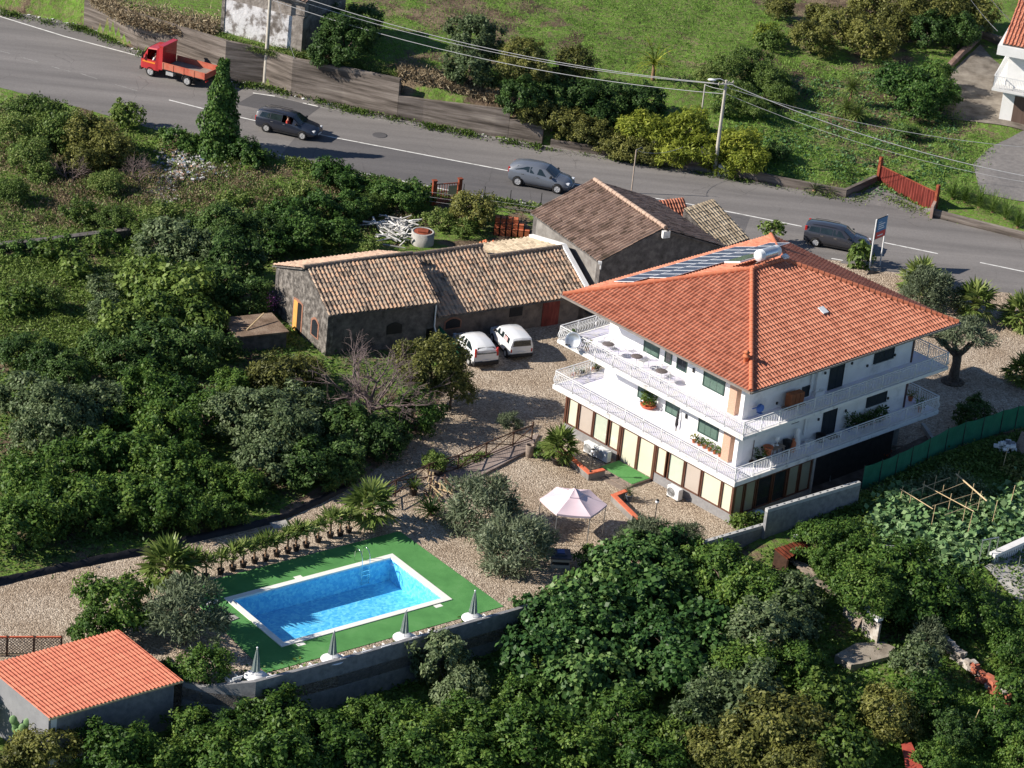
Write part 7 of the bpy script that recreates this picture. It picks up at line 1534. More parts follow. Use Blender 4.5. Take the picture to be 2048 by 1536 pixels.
def variant(sp, size, k):
    key = (sp, size, k)
    if key in VAR: return VAR[key]
    lk, leaf, asp, flat, cl, dr, spk = SP[sp]; Rr = {'S': .8, 'M': 1.5, 'L': 2.5}[size]; sd = hash_(sp)*31+{'S':1,'M':2,'L':3}[size]*7+k
    nc = {'S': 34, 'M': 78, 'L': 150}[size]; area = Rr*Rr; per = int(max(14, area*4*math.pi*1.75/(leaf*leaf*asp*.5)/nc))
    per = min(per, 92); cl2 = cl*{'S': 1.05, 'M': .9, 'L': .72}[size]
    cm = crown('crown', lk, sd, Rr, nc, per, leaf*{'S': .8, 'M': .95, 'L': 1.05}[size], asp, flat, cl2, dr, spiky=spk)
    hh = {'S': .35, 'M': .9, 'L': 1.5}[size]; tm = trunkmesh(sd, hh, Rr, {'S': .04, 'M': .09, 'L': .16}[size], M['bark'])
    VAR[key] = (cm, tm, Rr, hh, flat); return VAR[key]
def hash_(t): return sum((i+1)*ord(c) for i, c in enumerate(t)) % 997
trng = random.Random(77)
GC = {}
def tree(sp, x, y, rpx, label, cat='tree', group=None, flat=1.0, name=None, low=.72, z=None):
    # (x, y) the middle of the crown in the photograph, rpx its half width there
    p = PG(x, y); r = rpx/pxm(p); size = 'S' if r < 1.05 else 'M' if r < 2.0 else 'L'
    k = trng.randint(0, 1 if size != 'S' else 2); cm, tm, Rr, hh, fl = variant(sp, size, k); sc = r/Rr
    ch = hh*sc*low+fl*Rr*sc*.45                     # height of the crown's middle above ground
    p = PG(x, y, ch); base = Vector((p.x, p.y, g(p.x, p.y))); 
    t = thing(name or ('bush' if size == 'S' else 'tree'), label, cat, base, trng.uniform(0, 6.28), group)
    c = meshobj('crown', cm, t); c.location = (0,0,ch); c.scale = (sc, sc, sc*flat*trng.uniform(.9,1.1)); c.rotation_euler = (trng.uniform(-.1,.1), trng.uniform(-.1,.1), 0)
    u = meshobj('trunk', tm, t); u.scale = (sc,sc,sc*max(.35,(ch-.3*Rr*sc)/(hh*sc)*.8)); return t
ORD = ['first','second','third','fourth','fifth','sixth','seventh','eighth','ninth','tenth','eleventh','twelfth']
def grove(sp, pts, desc, where, cat='tree', group=None, **kw):
    pts = sorted(pts); n = len(pts)
    for i, q in enumerate(pts):
        w = 'leftmost' if i == 0 else 'rightmost' if i == n-1 else ORD[i]+' from left'
        tree(sp, *q[:3], f'{desc} {where}, {w}' if n > 1 else f'{desc} {where}', cat, group or (f'{desc} {where}' if n > 1 else None), **kw)
# --- foot of the picture
grove('citrus', [(555,1440,72),(480,1460,58),(640,1478,66),(385,1460,55),(735,1432,50)], 'dark green citrus tree', 'below the left half of the pool wall', group='citrus trees below the pool wall')
grove('citrus', [(240,1500,75),(330,1520,55),(440,1510,75),(560,1515,80),(700,1525,70)], 'dense dark citrus tree', 'along the bottom left edge', group='citrus trees along the bottom edge')
grove('brownish', [(95,1495,65),(35,1520,45)], 'brownish-green leafy tree', 'in front of the lower left shed')
tree('grey', 885, 1330, 60, 'tall greyish-green citrus rising in front of the pool wall with yellowish fruits', flat=1.25)
tree('grey', 925, 1390, 54, 'greyish-green tree just below the tall one in front of the pool wall')
grove('citrus', [(800,1455,60),(860,1490,66),(960,1450,70),(1040,1400,56)], 'dark citrus tree', 'below the right half of the pool wall', group='citrus trees below the pool wall')
grove('citrus', [(830,1525,70),(950,1520,70),(1060,1475,80),(1160,1500,75),(1250,1440,75),(1290,1520,70)], 'glossy green citrus tree', 'at the bottom centre', group='citrus trees at the bottom centre')
grove('vine', [(1105,1250,80),(1085,1320,75),(1175,1290,85),(1150,1210,70),(1210,1240,75),(1140,1370,70),(1210,1360,70)], 'mound of large-leaved creeper', 'swallowing the trees left of centre below the terrace', cat='creeper', name='creeper_mound', group='creeper-covered mounds below the terrace')
grove('vine', [(1220,1165,75),(1285,1130,85),(1330,1100,60),(1300,1195,75),(1350,1160,60),(1255,1200,60)], 'mound of bright large-leaved creeper', 'climbing up to the gravel beside the gazebo', cat='creeper', name='creeper_mound', group='creeper-covered mounds beside the gazebo')
grove('vine', [(1330,1290,80),(1400,1260,75),(1370,1340,70),(1430,1310,60),(1290,1350,60)], 'mound of pale large-leaved creeper', 'in the middle of the lower orchard', cat='creeper', name='creeper_mound', group='creeper-covered mounds in the lower orchard')
grove('citrus', [(1450,1145,68),(1400,1120,45),(1500,1185,60),(1550,1200,62)], 'dark citrus tree', 'below the hollow block wall', group='citrus trees below the block wall')
grove('grey', [(1520,1265,70),(1580,1240,60),(1590,1195,55)], 'grey-green bushy tree', 'left of the rusty hut path')
grove('citrus', [(1500,1330,65),(1455,1350,50),(1600,1330,50)], 'bright-edged citrus tree', 'in the shady middle of the lower orchard')
grove('grey', [(1440,1400,65),(1500,1405,75),(1400,1440,60)], 'soft grey-green tree', 'at the bottom right of centre')
grove('brownish', [(1560,1450,80),(1500,1490,70),(1620,1480,60),(1430,1510,60),(1590,1530,60)], 'olive-brown tree', 'at the bottom right of centre')
grove('bright', [(1655,1410,62),(1370,1480,50),(1690,1500,60)], 'bright green leafy tree', 'at the bottom right')
tree('brownish', 1775, 1430, 62, 'rusty brown shrub with pale rocks beside it in the lower orchard')
tree('citrus', 1850, 1398, 58, 'round citrus tree just left of the brick stack'); tree('grey', 1832, 1325, 48, 'grey-green tree behind the broken concrete platform'); tree('dark', 1905, 1468, 48, 'dark bush in front of the brick stack')
grove('citrus', [(1735,1180,78),(1800,1150,75),(1860,1200,70),(1815,1205,58),(1905,1175,52)], 'dense dark citrus tree', 'in the orchard below the vegetable beds', group='citrus trees below the vegetable beds')
grove('citrus', [(1640,1085,52),(1690,1075,45),(1715,1115,50),(1665,1130,40)], 'small citrus tree', 'beside the rusty hut')
grove('citrus', [(1955,1232,50),(2030,1300,45),(2035,1375,42),(2040,1240,38)], 'citrus tree', 'at the lower right edge', group='citrus trees at the right edge')
grove('citrus', [(2010,1462,55),(2045,1510,45),(1875,1515,46)], 'loose leafy citrus', 'at the bottom right corner')
tree('olive', 1858, 1275, 34, 'small upright grey sapling beside the broken wall'); 
# --- beside the pool
grove('citrus', [(235,1205,74),(190,1262,48)], 'bright sunlit citrus bush', 'between the gravel track and the tiled shed')
tree('citrus', 410, 1335, 48, 'round citrus tree on the wall end beside the leftmost parasol'); tree('citrus', 345, 1345, 28, 'small citrus bush between shed and round citrus tree')
tree('olive', 372, 1235, 76, 'silvery olive tree at the left end of the pool turf', cat='olive tree', name='olive_tree', flat=1.05)
tree('olive', 966, 1018, 70, 'silvery olive tree nearer the plank walkway', cat='olive tree', name='olive_tree', flat=1.05, low=.3); tree('olive', 1037, 1098, 70, 'silvery olive tree nearer the stone barbecue', cat='olive tree', name='olive_tree', flat=1.15, low=.3)
tree('olive', 1290, 1085, 52, 'grey-green shrub left of centre below the garden lamp', cat='bush'); tree('olive', 1370, 1085, 40, 'grey-green shrub with lilac flowers below the house plinth', cat='bush'); tree('citrus', 1180, 1117, 30, 'small leafy shrub right of the stone barbecue', cat='bush')
tree('bright', 1485, 1046, 24, 'low bright green plant at the house corner', cat='bush'); tree('bright', 1508, 1040, 20, 'low green plant between the house corner and the block wall', cat='bush')
tree('citrus', 1096, 898, 26, 'dark green shrub behind the potted palm by the house', cat='bush'); tree('olive', 1020, 845, 22, 'small grey-green sapling on the shaded gravel', cat='bush'); tree('bright', 870, 925, 24, 'pale yellow-green shrub in a tub by the walkway', cat='bush')
# --- left orchard
grove('grey', [(55,800,64),(120,835,75),(195,815,60),(70,865,50)], 'greyish broad-leaved tree', 'at the left edge', group='greyish trees at the left edge')
grove('citrus', [(290,775,58),(350,790,52),(265,835,55),(330,860,62),(410,830,52),(465,770,42)], 'orchard tree', 'in the middle row of the left orchard', group='orchard trees of the left middle row')
grove('citrus', [(60,960,62),(130,930,60),(200,905,62),(270,905,65),(345,940,62),(420,960,48),(490,975,42)], 'orchard tree', 'in the row above the gravel track', group='orchard trees in the row above the track')
grove('citrus', [(30,1050,70),(100,1020,65),(170,1005,65),(240,995,65),(310,1010,60),(375,1020,52),(445,1022,42)], 'dark orchard tree', 'in the front row along the tarpaulin', group='orchard trees in the front row along the tarpaulin')
grove('grey', [(505,835,80),(560,880,75),(600,830,60),(540,920,60)], 'large grey-green loquat-like tree', 'in the middle of the left orchard'); grove('dark', [(620,930,60),(680,920,55),(700,860,60),(640,850,45)], 'dark shaded tree', 'between the grey-green trees and the bare tree')
tree('brownish', 560, 755, 58, 'olive-brown leafy tree left of the bare tree'); tree('brownish', 610, 740, 36, 'olive-brown bush at the foot of the bare tree')
tree('brownish', 865, 735, 72, 'yellowish-brown leafy tree beside the parked white cars', flat=1.0, low=1.3); tree('brownish', 905, 770, 42, 'smaller yellowish-brown crown leaning over the gravel', low=1.6); tree('citrus', 835, 825, 52, 'dark green citrus with white flowers by the shaded gravel'); tree('dark', 770, 880, 50, 'dark bush at the shaded orchard edge'); tree('bright', 795, 880, 22, 'yellow-green shrub at the shaded orchard edge', cat='bush')
grove('bright', [(300,560,55),(365,585,65),(320,630,55),(400,640,50),(250,650,52)], 'bright green large-leaved tree', 'in the sunny patch of the left orchard'); grove('dark', [(320,690,62),(390,700,55),(250,715,50),(200,700,42)], 'dark leafy tree', 'under the bright green trees of the left orchard')
grove('dark', [(440,455,62),(470,520,62),(430,570,55),(500,590,45),(520,470,45)], 'dark ivy-hung tree', 'left of the stone cottage'); grove('grey', [(335,485,60),(385,510,52),(200,575,30),(215,620,38)], 'greyish tangled tree', 'above the sunny patch of the left orchard')
grove('bright', [(100,500,27),(193,492,24),(150,530,32),(60,590,35),(25,610,30)], 'bright round bush', 'below the dry stone terrace wall', cat='bush')
tree('scrub', 103, 595, 24, 'clipped standard bush on a leafy stem in the left clearing', cat='bush', low=2.2); grove('dark', [(-20,1408,40),(-75,1400,70)], 'dark shrub', 'in shade at the left edge beside the shed wall', cat='bush'); tree('dark', 452, 690, 34, 'dark bush between the leaf-strewn hut and the orchard', cat='bush'); grove('ivy', [(20,500,22),(60,496,24),(130,488,24),(215,476,24)], 'ivy clump', 'hanging on the dry stone terrace wall', cat='ivy', name='ivy_clump', low=.3); grove('dark', [(90,720,42),(40,700,40),(140,740,45)], 'dark bush', 'in the shaded gap at the left edge', cat='bush')
# --- scrub between the orchard and the road
grove('scrub', [(70,225,50),(120,262,55),(30,260,42),(60,310,42)], 'large dark roadside bush', 'at the left end of the near road edge', cat='bush'); grove('brownish', [(180,270,52),(225,300,42),(165,320,40)], 'olive-brown roadside bush', 'between the dark bushes and the cypress', cat='bush')
tree('bright', 255, 232, 32, 'bright green ivy-clad stump standing at the road edge', cat='bush', flat=1.1); grove('ivy', [(350,278,30),(375,285,26)], 'ivy hummock', 'left of the cypress-shaped ivy column', cat='bush'); grove('ivy', [(490,300,32),(515,320,26)], 'ivy hummock', 'right of the cypress-shaped ivy column', cat='bush')
grove('ivy', [(655,345,38),(690,358,36),(725,370,30),(770,388,36),(810,398,36),(840,385,28)], 'ivy-covered bush', 'along the near road edge', cat='bush', group='ivy-covered bushes along the near road edge'); tree('brownish', 945, 420, 45, 'round yellowish-green bush right of the rusty gate', cat='bush')
grove('scrub', [(85,345,28),(25,385,34),(215,365,34),(160,425,32),(230,435,34)], 'scrubby bush', 'on the rough slope at the upper left', cat='bush', group='scrubby bushes on the upper left slope')
grove('scrub', [(330,425,32),(470,400,30),(600,390,30),(300,455,34),(530,430,30)], 'scrubby bush', 'between rubble dump and road', cat='bush', group='scrubby bushes between the rubble and the road')
grove('ivy', [(580,430,45),(640,420,42),(700,415,40),(610,470,42),(680,465,40),(545,490,38)], 'creeper-covered bush', 'behind the stone cottage', cat='bush', group='creeper-covered bushes behind the cottage'); grove('scrub', [(735,410,32),(880,440,28),(740,500,24),(930,455,26)], 'low weedy bush', 'round the junk behind the cottage', cat='bush')
# ivy column shaped like a cypress
base = PG(438, 300); t = thing('ivy_column', 'tall pointed ivy-covered column like a cypress beside the road', 'tree', base); Hc = (300-128)/(pxm(base)*math.cos(PITCH))
rg = np.random.default_rng(5); n = 9000; zz = rg.random(n)**1.25*Hc; rr = np.interp(zz/Hc, [0,.12,.35,.55,.7,.85,1], [1.55,1.5,1.15,.98,.70,.40,.22])*(1+.16*np.sin(zz*3.1+1)); a = rg.uniform(0,6.28,n); rr = rr*(1+.14*np.sin(3*a+zz*2))*rg.uniform(.72,1.08,n)
C = np.stack([rr*np.cos(a), rr*np.sin(a), zz], 1); out = np.stack([np.cos(a), np.sin(a), .35+0*a], 1); N = unit(out+rg.normal(size=(n,3))*.5); D = unit(np.cross(N, rg.normal(size=(n,3)))+np.array([0,0,-.6]))
meshobj('crown', leafmesh('crown', C, N, D, rg.uniform(.14,.28,n), rg.uniform(.12,.2,n), rg.random(n), LM['ivy']), t); s = MB(); s.tube([(0,0,-.3),(0,0,Hc*.95)], [.3,.12], 8); s.build('trunk', M['bark'], t)
# --- beyond the road
grove('dark', [(690,75,60),(650,40,40),(655,105,38),(730,40,40)], 'dark bushy tree', 'right of the ruined house'); tree('grey', 945, 85, 55, 'tall pale green tree standing on the bank above the road', flat=1.35, low=1.2); tree('grey', 940, 145, 48, 'lower crown of the pale green tree on the bank'); tree('brownish', 1045, 130, 55, 'grey-brown leafy tree right of the tall pale tree on the bank', low=1.2); tree('brownish', 1150, 130, 42, 'thin brownish tree in the grass above the dark hollow', low=1.2)
grove('dark', [(1040,195,42),(1100,190,42),(1165,195,42),(1230,195,40),(1290,200,40),(1200,235,36),(1130,225,34)], 'dark shaded bush', 'in the hollow behind the hedge', cat='bush', group='dark bushes in the hollow behind the hedge')
grove('brownish', [(1065,225,34),(1105,238,34),(1140,250,36),(1180,262,36),(1215,280,34),(1255,295,34),(1300,305,30)], 'yellowish-brown hedge bush', 'along the far road edge', cat='hedge', name='hedge_bush', group='hedge bushes along the far road edge')
grove('yellow', [(1280,255,44),(1330,275,36),(1375,255,46),(1395,300,40),(1345,310,34),(1480,290,44),(1500,320,36),(1455,330,30)], 'yellow-green feathery shrub', 'around the right utility pole', cat='shrub', name='feathery_shrub', group='yellow-green feathery shrubs by the utility pole')
grove('brownish', [(1625,75,42),(1690,50,46),(1745,80,48),(1790,50,42),(1640,30,30)], 'round dark olive citrus', 'in the meadow left of the corner house', group='round trees in the meadow'); grove('brownish', [(1830,30,52),(1885,25,55),(1945,28,50),(1740,8,40),(1560,15,30)], 'yellowish citrus tree', 'along the top edge left of the corner house', group='trees along the top right edge'); grove('dark', [(1860,60,42),(1920,65,40)], 'dark tree', 'in shade beside the satellite dish wall')
grove('ivy', [(1800,165,46),(1845,185,50),(1880,190,42),(1830,210,40),(1870,150,40)], 'heap of glossy ivy', 'hanging over the wall near the corner house', cat='creeper', name='ivy_mound'); grove('scrub', [(1450,140,36),(1500,125,40),(1540,160,38),(1475,185,36),(1420,150,30),(1540,80,26),(1560,190,30),(1510,215,30),(1450,215,28)], 'dark green bush', 'in the middle of the meadow', cat='bush', group='dark green bushes in the meadow')
tree('yellow', 1535, 65, 24, 'small yellow plant at the meadow edge', cat='bush'); tree('dark', 1552, 305, 24, 'dark bush right of the feathery shrubs', cat='bush'); tree('dark', 1815, 262, 24, 'dark spiky bush in the lawn below the ivy', cat='bush', flat=.6)
# --- right of the house
tree('olive', 1858, 585, 54, 'round silvery olive between the two far fan palms', cat='olive tree', name='olive_tree'); 
tree('dark', 1952, 828, 38, 'dark round shrub at the green net fence', cat='bush', flat=1.0); tree('bright', 1545, 462, 24, 'light green sprig rising beyond the roof ridge', cat='bush', low=2.0); tree('bright', 1722, 515, 26, 'leafy green shrub climbing the roadside sign', cat='bush', flat=1.5)
# old olive with a thick dark trunk
base = P(1905, 765, 0); t = thing('olive_tree', 'old olive with thick dark trunk right of the house', 'olive tree', base); s = MB(); s.tube([(0,0,-.2),(.0,0,.4),(.05,.05,1.3),(0,.05,1.9)], [.5,.33,.27,.30], 10)
for e in ((-1.5,.4,2.7),(1.1,.3,3.0),(.5,-.6,3.0),(-.4,.9,3.1)): s.tube([(0,.05,1.75),(e[0]*.5,e[1]*.5,2.3),e], [.22,.15,.06], 8)
for k in range(14): a = .45*k; s.ball((math.cos(a)*.5,math.sin(a)*.5,.05),(.25,.22,.16),7,5)
s.build('trunk', M['bark'], t); cm = crown('crown', 'olive', 901, 1.5, 80, 60, .24, .24, .55, .22, 0, spiky=.25); c = meshobj('crown', cm, t); c.location = (.15,.2,3.15); c.scale = (1.15,1.0,1)
# bare tree with purple-grey twigs
base = PG(742, 845); t = thing('bare_tree', 'leafless tree with tangled purple-grey twigs in front of the cottage', 'tree', base); rng = random.Random(44); s = MB()
def grow(p, d, L, r, dep):
    q = p+d*L; mid = p+d*L*.5+Vector((rng.gauss(0,.05),rng.gauss(0,.05),rng.gauss(0,.04)))*L; s.tube([p, mid, q], [r, r*.85, r*.65], 5 if dep < 3 else 4, 0, False, True)
    if dep >= 6: return
    for k in range(3 if dep < 5 else 2):
        nd = (d+Vector((rng.gauss(0,.5),rng.gauss(0,.5),rng.gauss(.02,.36)))).normalized(); grow(q if k else mid, nd, L*rng.uniform(.62,.86), r*.6, dep+1)
grow(Vector((0,0,-.2)), Vector((-.05,0,1)), 1.7, .16, 0)
for a in (0,1.1,2.3,3.4,4.6,5.6): grow(Vector((0,0,.8)), Vector((math.cos(a),math.sin(a),.6)).normalized(), 1.6, .085, 1)
s.build('branches', M['twig'], t)
for i, (x, y, lab) in enumerate([(400,480,'small grey leafless tree above the left orchard'),(140,340,'bare grey shrub on the upper left slope'),(330,500,'bare grey branches hanging over the terrace wall'),(275,340,'bare brown bush beside the rubble dump')]):
    base = PG(x, y+25); t = thing('bare_tree', lab, 'tree', base); s = MB(); rng = random.Random(50+i)
    for a in (0,1.3,2.6,3.9,5.2): grow(Vector((0,0,-.1)), Vector((math.cos(a)*.6,math.sin(a)*.6,.9)).normalized(), .75, .045, 2)
    s.build('branches', M['twig'], t)
# --- palms
def fanpalm(seed, Rr, nf, blades, lk='palm', upw=.55):
    rg = np.random.default_rng(seed); C = []; N = []; D = []; L = []; Wd = []; T = []
    s = MB()
    for i in range(nf):
        a = 2.399*i+rg.uniform(-.2,.2); el = math.radians(86-(118 if Rr > 1.2 else 62)*(i/nf)**.9); el = max(el, -.6)
        d = np.array([math.cos(a)*math.cos(el), math.sin(a)*math.cos(el), math.sin(el)]); pl = Rr*rg.uniform(.42,.55); e = d*pl
        s.tube([(0,0,0), tuple(e*.5+np.array([0,0,.04*Rr])), tuple(e)], [.022*Rr+.006, .014*Rr+.004, .01*Rr+.003], 4, 0, False)
        side = np.cross(d, [0,0,1]); side = side/(np.linalg.norm(side)+1e-6) if np.linalg.norm(side) > .05 else np.array([1.,0,0]); nrm = np.cross(side, d); tint = rg.random()
        for b in range(blades):
            th = (b/(blades-1)-.5)*math.radians(205); dd = d*math.cos(th)+side*math.sin(th)+nrm*.12*rg.normal(); dd = dd+np.array([0,0,-.22-.1*rg.random()])*(.4+abs(math.sin(th))*.6); dd /= np.linalg.norm(dd)
            C.append(e); N.append(nrm+.35*rg.normal(size=3)); D.append(dd); L.append(Rr*rg.uniform(.5,.68)*(1-.25*abs(th)/1.8)); Wd.append(Rr*.095); T.append(np.clip(tint*.6+.4*rg.random(), 0, 1))
    return leafmesh('fronds', np.array(C), unit(np.array(N)), np.array(D), np.array(L), np.array(Wd), np.array(T), LM[lk]), s.mesh('petioles', mat('palm_stalk', [(.13,.16,.04),(.22,.24,.07)], 4, .6) if 'palm_stalk' not in bpy.data.materials else bpy.data.materials['palm_stalk'])
FPV = {}
def fanmesh(k):
    if k not in FPV: Rr, nf, bl = {'b0':(1.75,22,17),'b1':(1.75,24,17),'p0':(.95,8,13),'p1':(.98,9,13),'p2':(.92,8,13)}[k]; FPV[k] = fanpalm(hash_(k)+3, Rr, nf, bl)
    return FPV[k]
def palm(label, foot, k, trunk_h, tr, sc=1.0, potr=0, poth=0, group=None, nm='fan_palm', z=0.0, cat='palm'):
    t = thing(nm, label, cat, P(*foot, z) if z is not None else PG(*foot), trng.uniform(0,6), group); f, p = fanmesh(k)
    s = MB(); z0 = poth*.85; s.tube([(0,0,z0-.05),(.02,0,z0+trunk_h*.5),(0,0,z0+trunk_h)], [tr*1.25, tr, tr*.95], 9); s.build('trunk', M['palmtrunk'], t)
    if potr: s = MB(); pot(s, potr, poth); s.build('pot', M['pot'], t)
    c = meshobj('crown', f, t); c.location = (0,0,z0+trunk_h); c.scale = (sc,)*3; c2 = meshobj('petioles', p, c); return t
palm('large fan palm in a black pot at the right end of the potted palm row', (738,1056), 'b0', .8, .20, .98, .42, .5)
palm('large fan palm with shaggy trunk at the left end of the potted palm row', (335,1180), 'b1', .9, .22, 1.0, .42, .5)
palm('fan palm in a broad black pot by the front of the house', (1117,928), 'b0', .75, .2, .74, .45, .42)
palm('fan palm at the road edge right of the roadside sign', (1838,585), 'b1', .75, .24, .98); palm('tall fan palm behind the old olive', (1945,640), 'b0', 1.1, .24, 1.0); palm('fan palm cut by the right edge beside the road', (2040,655), 'b1', .8, .22, .98); palm('low fan palm cut by the right edge on the gravel', (2046,765), 'b0', .6, .2, .85)
PR = [(362,1163),(385,1158),(411,1160),(441,1149),(465,1142),(486,1135),(509,1127),(531,1122),(553,1113),(575,1107),(592,1102),(612,1096),(636,1085),(660,1076),(680,1072),(697,1066)]
for i, (x, y) in enumerate(PR):
    w = 'leftmost' if i == 0 else 'rightmost' if i == len(PR)-1 else (ORD+['thirteenth','fourteenth','fifteenth'])[i]+' from left'
    palm(f'small fan palm in a black pot along the pool turf, {w}', (x, y), f'p{i % 3}', .38+.16*((i*7) % 4)/3, .055, .92+.16*((i*5) % 3)/2, .19, .32, 'small potted fan palms along the pool turf', 'potted_palm')
# cycads, yuccas, spiky things: narrow arching leaves from one point
def spiky(seed, n, Lr, lk, w=.07, el0=.1, el1=1.3, segs=4, arch=.5):
    rg = np.random.default_rng(seed); C = []; N = []; D = []; L = []; Wd = []; T = []
    for i in range(n):
        a = rg.uniform(0,6.28); el = rg.uniform(el0, el1); d = np.array([math.cos(a)*math.cos(el), math.sin(a)*math.cos(el), math.sin(el)]); p = np.zeros(3); ln = Lr*rg.uniform(.7,1.1); t_ = rg.random()
        for k in range(segs):
            n_ = np.cross(np.cross(d,[0,0,1.]), d); C.append(p.copy()); N.append(n_); D.append(d.copy()); L.append(ln/segs*1.25); Wd.append(w*(1-.15*k)); T.append(t_); p = p+d*ln/segs; d = d+np.array([0,0,-arch/segs]); d /= np.linalg.norm(d)
    return leafmesh('leaves', np.array(C), unit(np.array(N)+1e-6), np.array(D), np.array(L), np.array(Wd), np.array(T), LM[lk])
def spikes(label, foot, seed, n, L, lk, nm='cycad', cat='plant', h=.2, **kw):
    b = PG(*foot); t = thing(nm, label, cat, b); o = meshobj('leaves', spiky(seed, n, L, lk, **kw), t); o.location = (0,0,h); s = MB(); s.tube([(0,0,-.2),(0,0,h)], [.16,.12], 8); s.build('trunk', M['palmtrunk'], t); return t
spikes('dark round cycad on the gravel below the walkway', (860,1030), 3, 130, 1.1, 'dark', w=.10)
spikes('small spiky palm at the roadside wall, left of the red gate', (1628,385), 4, 60, .9, 'grey', w=.07); spikes('second small spiky palm at the roadside wall near the red gate', (1660,390), 5, 50, .7, 'palm', w=.07); spikes('dark cycad in the lawn below the ivy mound', (1815,278), 6, 90, 1.0, 'dark', w=.08); spikes('agave with long thin leaves behind the timber heap', (925,982), 7, 50, .8, 'grey', w=.06)
for i, (x, y, h_, n_) in enumerate([(1690,228,1.0,110),(1700,200,1.7,120),(1712,235,.7,100)]): t = spikes(['yucca clump in the lawn, left and lower stem','tallest yucca stem of the clump in the lawn','yucca clump in the lawn, right and lowest stem'][i], (x, y+8), 30+i, n_+60, 1.05, 'palm', 'yucca', 'yucca', h_*.8, w=.11, el0=-.9, arch=.25)
t = spikes('feathery palm with arching fronds above the hedge', (1305,160), 40, 60, 2.4, 'yellow', 'feather_palm', 'palm', 1.2, w=.16, el0=.0, el1=1.2, segs=6, arch=1.3); spikes('yellowish young palm at the meadow edge', (1530,80), 41, 36, 1.2, 'yellow', 'feather_palm', 'palm', .5, w=.13, segs=6, arch=1.0); spikes('low palm in the dark bushes of the meadow', (1505,150), 42, 36, 1.2, 'palm', 'feather_palm', 'palm', .4, w=.12, segs=6, arch=1.0)
for i, (x, y) in enumerate([(1958,415),(1985,425),(2010,438),(2035,455),(1930,405),(1905,398)]): spikes(f'tall reed clump above the roadside wall, {["third","fourth","fifth","rightmost","second","leftmost"][i]} from the left' if i not in (3,5) else f'tall reed clump above the roadside wall, {"rightmost" if i == 3 else "leftmost"} of the row', (x, y), 60+i, 170, 1.5, 'reed', 'reed_clump', 'reeds', .05, w=.055, el0=.5, el1=1.5, arch=.9)
spikes('spiky potted yucca at the right planter wall', (1257,1003), 70, 40, .65, 'grey', 'potted_yucca', 'potted plant', .45, w=.05, el0=.2); s = MB(); pot(s, .2, .42); tp_ = [o for o in bpy.data.objects if o.name.startswith('potted_yucca')][0]; s.build('pot', M['blue'] if False else mat('bluish_grey_pot', [(.10,.12,.15),(.16,.18,.22)], 3, .6), tp_)
spikes('upright green plant in a black pot on the plank walkway', (826,990), 71, 60, .7, 'bright', 'potted_shrub', 'potted plant', .4, w=.07, el0=.5); s = MB(); pot(s, .24, .42); s.build('pot', M['pot'], [o for o in bpy.data.objects if o.name.startswith('potted_shrub')][0])
t = thing('planter_tub', 'dark round tub with a leafy shrub at the lower end of the walkway', 'planter', P(872,950,0)); s = MB(); s.lathe([(.4,0),(.52,.5),(.48,.5),(.01,.42)], (0,0,0), 18); s.build('tub', M['pot'], t)
c = meshobj('foliage', variant('scrub','S',0)[0], t); c.location = (0,0,.85); c.scale = (.75,.75,.85)
# prickly pear
b = PG(45, 1455); t = thing('prickly_pear', 'pale green prickly pear cactus beside the tiled shed', 'cactus', P(45,1462,-.9)); t.location.z = g(t.location.x, t.location.y); s = MB(); rng = random.Random(6)
for i in range(13): a = 6.28*i/13; zz_ = .75+.3*(i % 4); s.ball((.34*math.cos(a)*(1+.3*(i % 2)), .2*math.sin(a), zz_), (.20,.07,.26), 10, 7)
s.tube([(0,0,-.2),(0,0,.9)], .1, 8); s.build('pads', mat('cactus_green', [(.13,.24,.09),(.22,.34,.15)], 4, .6), t)
# pink flowering shrub and lilac flowers
t = thing('flowering_shrub', 'shrub with bright magenta-pink flowers at the cottage gable', 'shrub', PG(541,628)); rg = np.random.default_rng(2); n = 160; C = rg.normal(size=(n,3))*np.array([.28,.28,.25])+np.array([0,0,.85]); lm('pink', [(.45,.10,.35),(.62,.20,.5),(.75,.35,.62)]); meshobj('flowers', leafmesh('flowers', C, unit(rg.normal(size=(n,3))+np.array([0,0,1])), unit(rg.normal(size=(n,3))), np.full(n,.12), np.full(n,.1), rg.random(n), LM['pink']), t); s = MB(); s.tube([(0,0,-.1),(0,0,.8)], .03, 6); leafy(s, 40, .3, .7, 3); s.build('stems', M['bark'], t)
